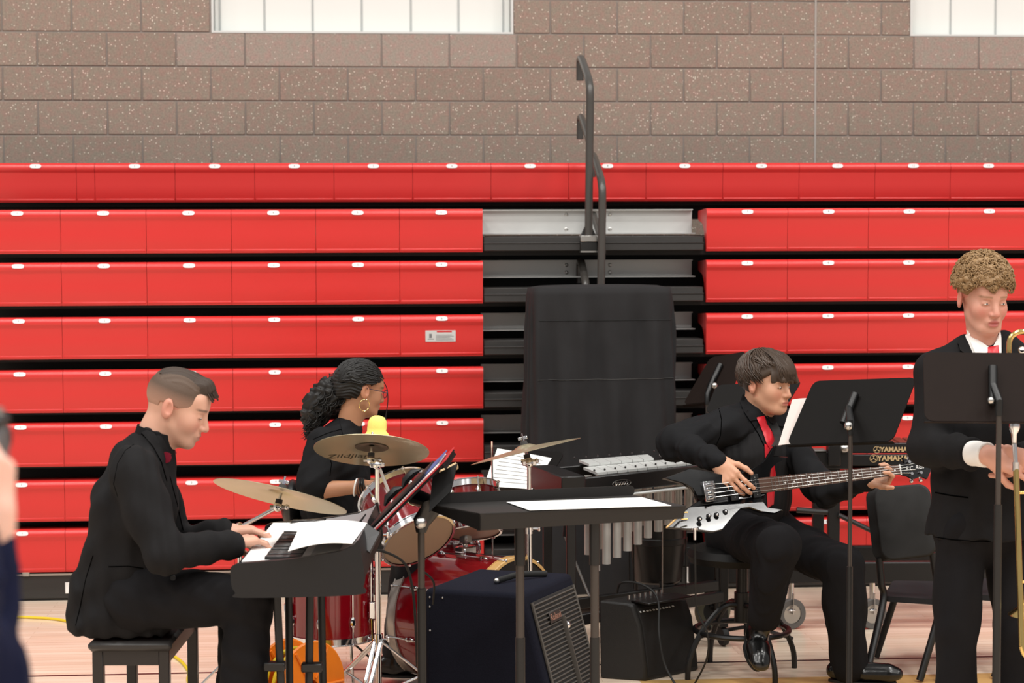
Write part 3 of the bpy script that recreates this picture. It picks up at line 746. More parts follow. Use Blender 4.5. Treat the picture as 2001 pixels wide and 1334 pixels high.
for sx in (X0+0.006,X1-0.026): MB().box((sx,bd0+0.036,zb_-0.085),(sx+0.02,bd0+0.6,zb_-0.034),0.002,MV).build('apron',M_BENCH,bench)

# ---- large keyboard amplifier
zr=0.60
A=PZ(829,1150,zr); B=PZ(1021,1160,zr); D_=PZ(1117,1119,zr)
ex=(B-A); fdir=(D_-B); 
M_AMP=mat('navy_amp_carpet',rgb(24,25,35),0.95,var=0.3,scale=160,bump=0.5,bscale=260,spec=0.1)
amp=thing('keyboard_amplifier','large navy carpeted amplifier with slatted grille, front right of the drums','amplifier',floor_of(A+ex*0.5+fdir*0.5))
lean=ex.normalized()*0.16
side=[A-V((0,0,zr)),B-V((0,0,zr))+lean,B,A]
m=MB(); far=[p+fdir for p in side]; 
def hexa(a,b,c=0.0):
    mb=MB(); mb.add(list(a)+list(b),[(0,1,2,3),(7,6,5,4)]+[(i,4+i,4+(i+1)%4,(i+1)%4) for i in range(4)]); return mb
ob=hexa(side,far).build('cabinet',M_AMP,amp); md=ob.modifiers.new('edge','BEVEL'); md.width=0.018; md.segments=3
# grille slats on the leaning front
fb0,ft0=side[1],side[2]; fb1,ft1=far[1],far[2]; fn=(fb1-fb0).cross(ft0-fb0).normalized()
if fn.dot(ex)<0: fn=-fn
def fp(u,v,o=0.0): return (fb0*(1-u)+fb1*u)*(1-v)+(ft0*(1-u)+ft1*u)*v+fn*o
slab([fp(0.09,0.05,0.004),fp(0.93,0.05,0.004),fp(0.93,0.93,0.004),fp(0.09,0.93,0.004)],0.006,fn).build('grille_back',mat('grille_cavity',rgb(40,37,36),0.8,var=0.2),amp)
M_SLAT=mat('grille_slat',rgb(78,74,70),0.45,var=0.1)
NS=34
for i in range(NS):
    v=0.07+0.84*i/(NS-1)
    MB().tube([fp(0.09,v,0.008),fp(0.93,v,0.008)],0.0034,5).build('slat',M_SLAT,amp)
for u in (0.09,0.93): MB().tube([fp(u,0.05,0.008),fp(u,0.93,0.008)],0.006,6).build('grille_edge',M_SLAT,amp)
MB().tube([fp(0.55,0.06,0.008),fp(0.55,0.78,0.008)],0.02,6,flat=(fn,0.25)).build('grille_brace',M_SLAT,amp)
lx=(fp(1,0.85)-fp(0,0.85)).normalized(); ly=(fp(0.4,1)-fp(0.4,0)).normalized()
lg=MB(); LM=frame(fp(0.42,0.80,0.016),lx,y=ly); lg.box((-0.055,-0.02,-0.004),(0.055,0.02,0),0.001,LM); lg.mi=1; lg.text('Roland',0.036,LM@Matrix.Translation((0,0,0.001)),0.0006)
lg.build('badge',[mat('badge_dark',rgb(52,46,44),0.4,var=0.05),mat('badge_copper',rgb(170,128,112),0.4,0.3,var=0.05)],amp)
MB().ball(fp(0.58,0.72,0.016),0.016,10).build('badge_light',M_CHROME,amp)
# handle and corner screws
h0=A+ex*0.55+fdir*0.35+V((0,0,0.012)); MB().tube([h0,h0+ex*0.12+fdir*0.2+V((0,0,0.012)),h0+ex*0.3+fdir*0.42],0.012,8,flat=(VZ,0.5)).build('handle',M_RUBBER,amp)
MB().ball(h0,0.012,8).build('handle_cap',M_STEEL,amp)
for (u,v) in ((0.06,0.89),(0.06,0.74),(0.19,0.95),(0.06,0.95)):
    p=A*(1-u)+B*u+V((0,0,zr*(v-1)))-fdir.normalized()*0.002; MB().ball(p,0.004,8).build('screw',M_STEEL,amp)

# ---- small bass amplifier
A=PZ(1172,1325,0.0); B=PZ(1262,1331,0.0); D_=PZ(1366,1309,0.0)
ex=B-A; ez=D_-B; exn=ex.normalized(); h=0.335
pts=[(0,0),(ex.length,0),(ex.length*0.97,h*0.22),(ex.length*0.86,h*0.72),(ex.length*0.72,h*0.965),(ex.length*0.62,h),(-0.005,h*1.02)]
ba=thing('bass_amplifier','small black wedge amplifier on the floor beside the stool','amplifier',floor_of((A+D_)/2))
ob=prism3(pts,A,exn,VZ,ez).build('cabinet',mat('black_amp_vinyl',rgb(16,15,15),0.55,var=0.12,bump=0.3,bscale=220),ba); md=ob.modifiers.new('edge','BEVEL'); md.width=0.012; md.segments=3; md.limit_method='ANGLE'
gp=[(ex.length+0.001,0.02),(ex.length*0.97+0.006,h*0.22),(ex.length*0.86+0.006,h*0.72),(ex.length*0.74+0.005,h*0.93),(ex.length*0.70,h*0.93),(ex.length*0.9,0.02)]
prism3(gp,A+ez*0.05,exn,VZ,ez*0.9).build('grille',mat('amp_grille_cloth',rgb(14,13,13),0.8,var=0.3,scale=300,bump=0.3,bscale=500),ba)
cp=A+exn*(ex.length*0.62)+VZ*(h+0.004); ezn=ez.normalized()
MB().box((0,-0.10,-0.003),(ez.length*0.8,0.012,0.006),0.002,frame(cp+ez*0.08,ezn,VZ)).build('control_panel',M_BLACKPLASTIC,ba)
for k in range(7): MB().cyl(cp+ez*(0.14+0.1*k)-exn*0.03+VZ*0.006,cp+ez*(0.14+0.1*k)-exn*0.03+VZ*0.024,0.007,0.006,10).build('knob',M_STEEL,ba)
lm=MB()
for k in range(11):
    lm.box((0.02*k,-0.004,-0.001),(0.02*k+0.013*(0.6+0.4*((k*7)%3)/2),0.004,0.001),0,frame(A+exn*(ex.length*0.80)+VZ*h*0.885+ez*0.06,ezn,exn*0.5+VZ*0.7))
lm.build('lettering_strip',M_WHITE,ba)

# ---- drum kit
M_DRUM=mat('drum_red_lacquer',rgb(122,8,20),0.12,var=0.2,scale=8,spec=0.6,coat=0.6)
M_HEAD=mat('clear_drum_head',rgb(176,150,126),0.35,var=0.06,scale=6)
M_HEADW=mat('white_drum_head',rgb(222,216,206),0.5,var=0.04)
M_WOODHOOP=mat('maple_hoop',rgb(205,165,105),0.35,var=0.12,scale=20)
M_BRONZE=mat('cymbal_bronze',(0.56,0.49,0.33,1),0.32,0.8,var=0.12,scale=5)
nt=M_BRONZE.node_tree
wv=nt.nodes.new('ShaderNodeTexWave'); wv.wave_type='RINGS'; wv.rings_direction='Z'; wv.inputs['Scale'].default_value=130; wv.inputs['Distortion'].default_value=0.4
tcn=nt.nodes.new('ShaderNodeTexCoord'); nt.links.new(tcn.outputs['Object'],wv.inputs['Vector'])
bpn=nt.nodes.new('ShaderNodeBump'); bpn.inputs['Strength'].default_value=0.18; bpn.inputs['Distance'].default_value=0.001
nt.links.new(wv.outputs['Fac'],bpn.inputs['Height']); nt.links.new(bpn.outputs['Normal'],nt.nodes['Principled BSDF'].inputs['Normal'])
def drum(name,label,cat,c0,c1,r,lugs=6,head0=M_HEADW,head1=M_HEAD,hoop=M_CHROME,hw=0.022,shell=M_DRUM,group='drums of the drum kit',lugn=None,hoop1=None):
    """c0 batter head centre, c1 resonant head centre"""
    c0=V(c0); c1=V(c1); ax=(c1-c0); L=ax.length; M=axis_frame(c0,ax)
    rt=thing(name,label,cat,floor_of((c0+c1)/2),0,group)
    MB().lathe([(r,0.004),(r,L-0.004)],M,36).build('shell',shell,rt)
    for (z0,z1,hm,hh) in ((0,1,head0,hoop),(L,-1,head1,hoop1 or hoop)):
        MB().lathe([(0.0,z0-0.001*z1),(r*0.985,z0-0.001*z1),(r*0.99,z0+0.003*z1)],M,36).build('drum_head',hm,rt)
        MB().lathe([(r*0.985,z0-0.006*z1),(r+0.008,z0-0.006*z1),(r+0.011,z0-0.003*z1),(r+0.006,z0),(r+0.006,z0+hw*z1),(r+0.010,z0+hw*z1),(r+0.010,z0+(hw+0.003)*z1),(r+0.001,z0+(hw+0.003)*z1)],M,36).build('hoop',hh,rt)
    for k in range(lugs):
        a=2*PI*(k+0.3)/lugs; cx,cy=math.cos(a),math.sin(a)
        lg=MB()
        if L>0.2:
            for z in (L*0.25,L*0.75): lg.ball((0,0,0),(0.012,0.012,0.026),8,M@Matrix.Translation((cx*(r+0.006),cy*(r+0.006),z)))
        else: lg.ball((0,0,0),(0.012,0.012,0.03),8,M@Matrix.Translation((cx*(r+0.006),cy*(r+0.006),L/2)))
        lg.cyl(M@V((cx*(r+0.009),cy*(r+0.009),-0.008)),M@V((cx*(r+0.009),cy*(r+0.009),L+0.008)),0.0032,n=6)
        for z in (-0.004,L+0.004): lg.ball(M@V((cx*(r+0.009),cy*(r+0.009),z)),0.007,6)
        lg.build('lug',M_CHROME,rt)
    return rt,M,L
# rack toms
t1,Mt,Lt=drum('rack_tom','dark red rack tom tilted towards the drummer, tan bottom head showing','drum',W(772,964,8.46),W(817,1055,8.32),0.154)
nr=(CAM-W(790,1000,8.3)).normalized(); tp=W(812,978,8.23); 
slab([W(795,990,8.25),W(826,984,8.22),W(824,970,8.22),W(797,975,8.25)],0.002).build('sticker',mat('pale_green_sticker',rgb(222,226,176),0.6,var=0.05),t1,'pale green paper sticker')
MB().tube([W(796,988,8.245),W(801,1010,8.24)],0.006,6).build('badge_strip',M_WHITE,t1)
t2,_,_=drum('rack_tom','dark red rack tom behind the wide stand, chrome lugs along its rim','drum',W(920,950,8.75),W(926,1040,8.68),0.112)
drum('snare_drum','red snare drum low behind the rack toms','drum',W(866,1055,9.0),W(868,1092,8.99),0.15,8)
# floor tom with legs
ft,_,_=drum('floor_tom','deep red floor tom standing on chrome legs under the keyboard end','drum',vp((640-1000.5)*8.35/FPX,8.35,0.62),vp((640-1000.5)*8.35/FPX,8.35,0.27),0.172,8)
for k,a in enumerate((-2.6,-0.35,1.2)):
    c=vp((640-1000.5)*8.35/FPX+0.19*math.cos(a),8.35+0.19*math.sin(a),0)
    MB().tube(spline([(c.x,c.y,0.72),(c.x,c.y,0.3),(c.x+0.03*math.cos(a),c.y,0.02)],4),0.006,8).build('leg',M_CHROME,ft)
    MB().box((c.x-0.014,c.y-0.014,0.36),(c.x+0.014,c.y+0.014,0.43),0.004).build('leg_bracket',M_CHROME,ft)
    MB().cyl((c.x+0.03*math.cos(a),c.y,0.03),(c.x+0.03*math.cos(a),c.y,0.0),0.012,n=8).build('rubber_foot',M_RUBBER,ft)
# bass drum
cb0=vp((838-1000.5)*8.80/FPX,8.80,0.292); axd=(VX*0.78-VY*0.62).normalized(); cb1=cb0+axd*0.47
bd,Mb,Lb=drum('bass_drum','dark red bass drum on its side with a pale batter hoop','drum',cb0,cb1,0.275,8,M_HEADW,mat('black_drum_head',rgb(26,25,25),0.3,var=0.1),hoop=mat('hoop_inlay',rgb(176,166,158),0.25,0.5,var=0.06),hw=0.036,hoop1=M_WOODHOOP)
for sg in (-1,1):
    s0=cb0+axd*0.33+VZ*(-0.02)+axd.cross(VZ)*sg*0.27
    e=floor_of(s0+axd.cross(VZ)*sg*0.14+axd*0.08); MB().cyl(s0,e,0.007,n=8).build('spur',M_CHROME,bd)
pm=cb0+axd*0.2+VZ*0.275
MB().box((-0.03,-0.04,-0.01),(0.03,0.04,0.03),0.006,frame(pm,axd,VZ)).build('tom_mount',M_CHROME,bd)
MB().cyl(pm,pm+VZ*0.17,0.012,n=12).build('mount_post',M_CHROME,bd)
MB().box((-0.022,-0.022,0.02),(0.022,0.022,0.07),0.008,frame(pm+VZ*0.02,axd,VZ)).build('mount_clamp',M_STEEL,bd)
MB().tube([pm+VZ*0.14,pm+VZ*0.19-axd*0.06,W(845,1010,8.45)],0.009,8).build('tom_arm',M_CHROME,bd)
MB().tube([pm+VZ*0.14,pm+VZ*0.2+axd*0.04,W(925,1010,8.72)],0.009,8).build('tom_arm',M_CHROME,bd)
MB().box((-0.03,-0.02,0.0),(0.12,0.02,0.05),0.01,frame(floor_of(cb0-axd*0.12),axd,VZ)).build('pedal_plate',M_STEEL,bd)
# cymbals
def cymbal(label,c,n,r,top_nut=True):
    n=V(n).normalized(); M=axis_frame(c,n,VX); rb=r*0.2
    rt=tag(thing('cymbal',label,'cymbal',floor_of(c),0,'cymbals of the drum kit'),label,'cymbal','cymbals of the drum kit')
    prof=[(0.005,r*0.115),(rb*0.5,r*0.105),(rb*0.85,r*0.075),(rb,r*0.055),(r*0.5,r*0.036),(r*0.8,r*0.012),(r,-r*0.012)]
    o=MB().lathe(prof+[(a,b-0.0022) for a,b in reversed(prof)],M,48)
    # rebuild in local coordinates so that the grooves follow the disc
    me=MB().lathe(prof+[(a,b-0.0022) for a,b in reversed(prof)],None,56).mesh('bronze_disc',M_BRONZE,angle=60)
    ob=link('bronze_disc',me); ob.matrix_world=M; ob.location=M.translation; ob.rotation_euler=M.to_euler(); adopt(ob,rt)
    MB().cyl(M@V((0,0,r*0.10)),M@V((0,0,r*0.10+0.018)),0.017,0.014,12).build('felt',mat('grey_felt',rgb(60,58,58),0.95,var=0.2),rt)
    MB().cyl(M@V((0,0,r*0.10+0.018)),M@V((0,0,r*0.10+0.05)),0.0045,n=8).build('threaded_rod',M_CHROME,rt)
    nut=MB(); nut.cyl(M@V((0,0,r*0.10+0.018)),M@V((0,0,r*0.10+0.032)),0.008,n=8); nut.box((-0.02,-0.003,r*0.10+0.022),(0.02,0.003,r*0.10+0.036),0.002,M); nut.build('wing_nut',M_CHROME,rt)
    return rt,M
def nrm(ix,iy,iz): return VX*ix+VY*iy+VZ*iz
cyl_,Ml=cymbal('tilted bronze cymbal left of the drummer, above the keyboard',W(548,968,7.85),nrm(0.215,0.275,0.93),0.262)
cyr_,Mr=cymbal('bronze ride cymbal in front of the drummer with dark script lettering',W(726,878,8.35),nrm(0.03,0.375,0.925),0.236)
cyc_,Mc=cymbal('thin bronze cymbal beside the draped cart, seen almost edge-on',W(1027,880,8.55),nrm(-0.235,0.10,0.965),0.236)
rbd=0.236*0.2
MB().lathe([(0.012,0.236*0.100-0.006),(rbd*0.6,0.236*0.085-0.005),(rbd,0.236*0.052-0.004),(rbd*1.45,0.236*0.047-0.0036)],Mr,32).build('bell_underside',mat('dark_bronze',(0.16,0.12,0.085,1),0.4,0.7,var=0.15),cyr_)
# lettering printed on the underside of the ride cymbal
tx=MB(); 
vsx,fsx=text_mesh('Zildjian',0.062,0.0001,0.25)
tx.add([V((p[0]-0.105, 0.118-p[1], -0.0)) for p in vsx],fsx)
def under(x,y):
    rr=math.hypot(x,y); r=0.236; pr=[(r*0.2,r*0.055),(r*0.5,r*0.036),(r*0.8,r*0.012),(r,-r*0.012)]
    return np.interp(rr,[a for a,b in pr],[b for a,b in pr])-0.0034
tx.v=[tuple(Mr@V((x,y,under(x,y)))) for (x,y,z) in tx.v]
tx.build('printed_script',mat('cymbal_ink',rgb(92,84,66),0.6,var=0.05),cyr_)
def tri_legs(root,c,h0,rad,m,ang,braces=True,r=0.011):
    for k in range(3):
        a=ang+k*2*PI/3; e=V((c.x+math.cos(a)*rad,c.y+math.sin(a)*rad,0.012))
        lg=MB(); t=V((c.x,c.y,h0)); pr=V((-math.sin(a),math.cos(a),0))*0.013
        lg.tube([t+pr,e+pr*0.7],r*0.5,6,flat=(VZ,1.6)); lg.tube([t-pr,e-pr*0.7],r*0.5,6,flat=(VZ,1.6)); lg.build('leg',m,root)
        if braces: MB().tube([V((c.x,c.y,h0*0.25)),t*0.45+e*0.55],0.005,6).build('leg_brace',m,root)
        MB().ball(e,0.018,8).build('rubber_foot',M_RUBBER,root)
def cymbal_stand(label,M,px,d,top_py,extra=None,ang=0.6,h0=0.34,rad=0.33):
    t=W(px,top_py,d); c=floor_of(t)
    rt=thing('cymbal_stand',label,'cymbal stand',c,0,'cymbal stands')
    cc=M@V((0,0,0.0)); und=M@V((0,0,-0.045))
    MB().cyl(M@V((0,0,0.01)),und,0.006,n=8).build('tilter_rod',M_CHROME,rt)
    MB().cyl(und+M.to_3x3()@V((0,0,0.03)),und+M.to_3x3()@V((0,0,0.012)),0.014,n=10).build('felt_cup',MATS['grey_felt'],rt)
    k=MB(); k.ball(und,0.019,10); k.cyl(und-VX*0.03,und+VX*0.03,0.008,n=8); k.ball(und+VX*0.035,0.011,8); k.build('tilter',M_CHROME,rt)
    path=[und]+(extra or [])+[t]
    if (t-und).length>0.02: MB().tube(path,0.008,10).build('boom_arm',M_CHROME,rt)
    k=MB(); k.ball(t,0.02,10); k.box((t.x-0.03,t.y-0.01,t.z-0.01),(t.x+0.03,t.y+0.01,t.z+0.012),0.004); k.build('boom_clamp',M_CHROME,rt)
    z1=t.z*0.72; z2=t.z*0.45
    MB().cyl(t,(t.x,t.y,z1),0.0095,n=12).build('upper_tube',M_CHROME,rt)
    MB().cyl((t.x,t.y,z1+0.01),(t.x,t.y,0.06),0.0125,n=12).build('lower_tube',M_CHROME,rt)
    for z in (z1,h0):
        k=MB(); k.cyl((t.x,t.y,z-0.022),(t.x,t.y,z+0.022),0.019,n=12); k.cyl((t.x,t.y,z),(t.x+0.04,t.y-0.01,z),0.005,n=6); k.box((t.x+0.035,t.y-0.02,z-0.012),(t.x+0.045,t.y,z+0.012),0.003); k.build('collar',M_CHROME,rt)
    tri_legs(rt,c,h0,rad,M_CHROME,ang)
    return rt
cymbal_stand('chrome stand of the cymbal left of the drummer',Ml,468,7.9,1030,[W(540,992,7.86)],0.9)
cymbal_stand('chrome stand carrying the ride cymbal in front of the drummer',Mr,737,8.2,908,None,0.25,0.3,0.34)
cymbal_stand('chrome stand of the cymbal beside the draped cart',Mc,1034,8.52,905,None,1.0)
# thin chrome rod and white-taped drum stick by the ride stand
tag(MB().tube([W(741,912,8.26),W(764,972,8.3)],[0.006,0.007],8).build('drum_stick',mat('pale_stick',rgb(206,204,200),0.5,var=0.05)),'pale drum stick tucked beside the ride cymbal stand','drum stick')
tag(MB().tube([W(862,925,8.2),W(892,910,8.25)],[0.016,0.016],8,flat=(VZ,0.8)).build('wood_block',mat('plain_wood',rgb(176,150,112),0.6,var=0.15)),'pale wooden block behind the edge-on music stand','wood block')
# drummer's throne
th=thing('drum_throne','black drum throne under the drummer','stool',floor_of(W(640,1060,8.9)))
tc=W(625,1035,8.95); 
MB().lathe([(0.0,0.03),(0.12,0.03),(0.16,0.015),(0.17,-0.02),(0.16,-0.05),(0,-0.05)],Matrix.Translation(tc),28).build('seat',M_BLACKPLASTIC,th)
bkc=W(572,985,8.95); MB().ball((0,0,0),(0.05,0.13,0.11),16,frame(bkc,VX,VZ)).build('backrest',M_BLACKPLASTIC,th)
MB().tube(spline([bkc+VZ*-0.05,W(560,1055,8.95),tc+VZ*-0.06],5),0.012,8).build('back_post',M_BLACKMETAL,th)
MB().cyl(tc+VZ*-0.05,floor_of(tc)+VZ*0.1,0.016,n=12).build('post',M_BLACKMETAL,th)
tri_legs(th,floor_of(tc),0.26,0.27,M_BLACKMETAL,0.2,False)
# yellow cloth bundle on the drum hardware
yc=MB(); 
cY=W(737,858,8.62); MY=frame(cY,VX,VZ)
tag(link('yellow_plush',None) if 0 else MB().rings([[MY@V((0.05*a*math.cos(t)*(1+0.06*math.sin(3*t+i)),0.04*a*math.sin(t),z)) for t in [2*PI*k/20 for k in range(20)]] for i,(a,z) in enumerate(((0.7,-0.05),(0.95,-0.045),(1,-0.01),(1.0,0.02),(0.92,0.028),(0.80,0.034),(0.82,0.05),(0.78,0.075),(0.6,0.092),(0.25,0.1)))]).build('yellow_cloth',mat('yellow_terry',rgb(240,222,120),0.95,var=0.08,scale=40,bump=0.5,bscale=180),angle=80),'folded yellow cloth standing behind the ride cymbal','cloth')
tag(MB().cyl(W(737,870,8.62),floor_of(W(737,870,8.62)),0.006,n=8).build('cloth_rod',M_CHROME),'thin chrome rod holding up the yellow cloth','rod')
tag(MB().tube([W(961,862,8.9),W(962,945,8.9),floor_of(W(962,945,8.9))],0.004,8).build('hi_hat_rod',M_CHROME),'thin chrome rod in front of the white sheets','rod')

MB().ball((0,0,0),(0.026,0.03,0.035),14,MY@Matrix.Translation((-0.026,-0.012,-0.012))).build('fold',MATS['yellow_terry'],bpy.data.objects['yellow_cloth'])

# ---- vibraphone
M_ALU=mat('vibraphone_bar',rgb(206,208,206),0.35,0.25,var=0.04,scale=8)
zv=0.88
FL=PZ(1150,925,zv); FR1=PZ(1340,905,zv); BL=PZ(1100,906,zv); BR1=PZ(1318,888,zv)
Tx=1.45
FR=FL+(FR1-FL)*Tx; BR=BL+(BR1-BL)*Tx
vib=thing('vibraphone','vibraphone with pale metal bars and hanging silver resonator tubes','vibraphone',floor_of((FL+FR+BL+BR)/4))
def vq(u,v,dz=0.0): return (FL*(1-u)+FR*u)*(1-v)+(BL*(1-u)+BR*u)*v+VZ*dz
NB=13
for i in range(NB):
    u0=0.06+0.92*i/NB; u1=u0+0.92/NB*0.95
    slab([vq(u0,0.0),vq(u1,0.0),vq(u1,0.56),vq(u0,0.56)],0.011).build('bar',M_ALU,vib)
    if i%7!=6 and i<NB-1:
        ua=u0+0.92/NB*0.52; ub=ua+0.92/NB*0.95
        slab([vq(ua,0.57,0.012),vq(ub,0.57,0.012),vq(ub,1.0,0.012),vq(ua,1.0,0.012)],0.011).build('bar',M_ALU,vib)
for v,dz in ((0.1,0.006),(0.92,0.028)):
    for i in range(NB): MB().ball(vq(0.06+0.92*i/NB-0.003,v,dz),0.005,6).build('cord_post',M_BLACKPLASTIC,vib)
# frame rails
fw=(FR-FL).normalized(); 
def rail(a,b,h,t,name,m,zoff):
    L=(b-a); MB().box((0,-t/2,-h),(L.length,t/2,0),0.004,frame(a+VZ*zoff,L,VZ)).build(name,m,vib)
rail(vq(-0.12,-0.06),vq(1.0,-0.06),0.075,0.03,'front_rail',M_BLACKPLASTIC,-0.012)
rail(vq(-0.12,1.0),vq(1.0,1.0),0.075,0.03,'rear_rail',M_BLACKPLASTIC,-0.012)
rail(vq(-0.12,-0.06),vq(1.0,-0.06),0.012,0.05,'trim_strip',M_ALU,-0.10)
rail(vq(-0.12,-0.1),vq(-0.12,1.05),0.10,0.11,'end_block',M_BLACKPLASTIC,0.0)
lm=MB(); LM=frame(vq(0.2,-0.06,-0.052)-fw.cross(VZ).normalized()*-0.018,fw,y=VZ)
ring=[(0.055*math.cos(t),0.016*math.sin(t)) for t in [2*PI*k/20 for k in range(20)]]
lm.tube([LM@V((x,y,0.001)) for x,y in ring],0.0018,5,closed=True)
for k in range(5): lm.tube([LM@V((-0.034+0.016*k+0.006*math.cos(t),0.007*math.sin(t),0.001)) for t in [2*PI*j/10 for j in range(10)]],0.0014,4,closed=True)
lm.build('emblem',M_STEEL,vib)
for i in range(NB):
    u=0.06+0.92*(i+0.45)/NB; Lr=0.40-0.21*min(1,i/9.0)
    p=vq(u,0.25,-0.05); MB().cyl(p,p-VZ*Lr,0.019,n=12).build('resonator',mat('resonator_tube',rgb(196,194,190),0.4,0.2,var=0.05),vib)
    if i%7 not in (2,6):
        p=vq(u+0.025,0.75,-0.05); MB().cyl(p,p-VZ*(Lr*0.9),0.018,n=10).build('resonator',MATS['resonator_tube'],vib)
for (u,v) in ((-0.1,0.1),(-0.1,0.95),(0.98,0.1),(0.98,0.95)):
    p=vq(u,v,-0.06); MB().box((p.x-0.02,p.y-0.02,0.09),(p.x+0.02,p.y+0.02,p.z),0.004).build('leg',M_BLACKMETAL,vib)
    MB().lathe([(0.0,-0.014),(0.04,-0.014),(0.045,0),(0.04,0.014),(0,0.014)],axis_frame((p.x,p.y,0.046),(1,0.3,0)),14).build('caster',M_RUBBER,vib)
rail(vq(-0.1,0.1,-0.62),vq(0.98,0.1,-0.62),0.05,0.03,'stretcher',M_BLACKMETAL,0)
rail(vq(-0.1,0.95,-0.62),vq(0.98,0.95,-0.62),0.05,0.03,'stretcher',M_BLACKMETAL,0)
MB().tube([W(1104,1048,9.05),W(1152,1165,8.95)],0.011,6,flat=(VY,0.5)).build('brace',M_STEEL if 0 else mat('brace_grey',rgb(92,90,88),0.4,var=0.08),vib)
MB().tube([W(1104,1048,9.05),W(1108,985,9.05)],0.011,6).build('brace',M_BLACKMETAL,vib)
# black drum-shaped bin behind
bn=W(1285,1080,9.75); bz0=W(1285,1136,9.75).z; bz1=W(1285,1000,9.75).z
bin_=thing('concert_drum','black round drum with thin rods standing behind the vibraphone','drum',floor_of(bn))
MB().lathe([(0.0,bz0),(0.10,bz0),(0.112,bz0+0.01),(0.135,bz0+0.19),(0.136,bz1),(0,bz1)],Matrix.Translation(floor_of(bn)),32).build('shell',M_BLACKPLASTIC,bin_)
MB().lathe([(0.134,bz0+0.185),(0.141,bz0+0.19),(0.141,bz0+0.215),(0.134,bz0+0.22)],Matrix.Translation(floor_of(bn)),32).build('hoop',M_BLACKMETAL,bin_)
for k in range(6):
    a=-PI/2+k*PI/3; p=floor_of(bn)+V((math.cos(a)*0.145,math.sin(a)*0.145,0))
    MB().cyl(p+VZ*(bz0-0.02),p+VZ*bz1,0.0035,n=6).build('tension_rod',M_BLACKMETAL if k else M_STEEL,bin_)
for k in range(3):
    a=k*2*PI/3+0.5; p=floor_of(bn)+V((math.cos(a)*0.11,math.sin(a)*0.11,0)); MB().cyl(p+VZ*(bz0+0.02),p,0.008,n=8).build('leg',M_BLACKMETAL,bin_)

# ---- marimba with lettered rails
dm=9.85
mar=thing('marimba','long black marimba frame with gold maker lettering behind the bass player','marimba',floor_of(W(1650,900,dm)))
zy1=W(1740,881,dm).z; zy2=W(1740,897,dm).z
xm0=(1500-1000.5)*dm/FPX; xm1=(2040-1000.5)*dm/FPX
def mbox(x0,x1,d0,d1,z0,z1,name,m,c=0.004): return MB().box((x0,d0,z0),(x1,d1,z1),c,MV).build(name,m,mar)
xs=lambda px: (px-1000.5)*dm/FPX
mbox(xs(1655),xm1,dm+0.02,dm+0.05,zy1-0.018,zy1+0.032,'upper_rail',M_BLACKPLASTIC)
mbox(xs(1655),xm1,dm-0.01,dm+0.02,zy2-0.035,zy2+0.018,'lower_rail',M_BLACKPLASTIC)
mbox(xs(1575),xs(1660),dm-0.02,dm+0.06,zy2-0.05,zy1-0.005,'end_block',M_BLACKPLASTIC)
mbox(xs(1575),xs(1616),dm-0.03,dm+0.06,zy1-0.005,zy1+0.004,'end_cap',mat('brace_grey',rgb(92,90,88)))
mbox(xs(1618),xs(1642),dm-0.05,dm+0.03,zy2-0.03,zy1+0.03,'clamp',M_BLACKPLASTIC)
MB().ball((0,0,0),(0.028,0.02,0.022),12,MV@Matrix.Translation((xs(1650),dm-0.03,zy1+0.012))).build('clamp_knob',M_STEEL,mar)
M_GOLD=mat('gold_lettering',rgb(206,176,130),0.45,0.2,var=0.04)
def lettering(pxc,zc_,dd,size,txt):
    l=MB(); LM=MV@frame(((pxc-1000.5)*dd/FPX,dd-0.002,zc_),(1,0,0),y=(0,0,1))
    l.text(txt,size,LM,0.0006,bold=0.0012)
    e=LM@Matrix.Translation((-size*2.55,0,0)); r_=size*0.5
    l.tube([e@V((r_*math.cos(t),r_*math.sin(t),0)) for t in [2*PI*k/20 for k in range(20)]],0.0013,5,closed=True)
    for k in range(3):
        a=math.radians(90+120*k); l.tube([e@V((0,0,0)),e@V((r_*0.8*math.cos(a),r_*0.8*math.sin(a),0))],0.0012,4)
        for s_ in (-0.22,0.22):
            l.tube([e@V((r_*0.45*math.cos(a),r_*0.45*math.sin(a),0)),e@V((r_*0.75*math.cos(a+s_*1.6),r_*0.75*math.sin(a+s_*1.6),0))],0.0011,4)
    l.build('lettering',M_GOLD,mar)
lettering(1749,zy1,dm+0.02,0.032,'YAMAHA'); lettering(1747,zy2,dm-0.01,0.036,'YAMAHA')
for px in (1633,1905):
    mbox(xs(px)-0.028,xs(px)+0.028,dm,dm+0.05,0.2,zy2-0.03,'leg',M_BLACKMETAL)
    mbox(xs(px)-0.028,xs(px)+0.028,dm+0.5,dm+0.55,0.2,zy2-0.03,'leg',M_BLACKMETAL)
MB().tube([MV@V((xs(1560),dm+0.02,W(0,1005,dm).z)),MV@V((xs(1630),dm+0.02,W(0,1010,dm).z))],0.014,8).build('cross_bar',M_BLACKMETAL,mar)
MB().tube([MV@V((xs(1640),dm-0.01,W(0,1013,dm).z)),MV@V((xs(1712),dm-0.01,W(0,1048,dm).z))],0.012,8).build('cross_bar',M_BLACKMETAL,mar)
zl0=W(0,1150,dm).z; zl1=W(0,1108,dm).z
mbox(xs(1348),xm1,dm+0.0,dm+0.05,zl0,zl1,'base_rail',M_BLACKMETAL,0.006); mbox(xs(1348),xm1,dm+0.5,dm+0.55,zl0,zl1,'base_rail',M_BLACKMETAL,0.006)
for k,z in enumerate((zy1+0.008,)):
    for i in range(16):
        x=xs(1665)+i*0.055
        mbox(x,x+0.048,dm+0.06,dm+0.06+0.44-0.01*i,z-0.012,z+0.008,'bar',mat('rosewood_bar',rgb(96,52,40),0.35,var=0.2,scale=12),0.003)
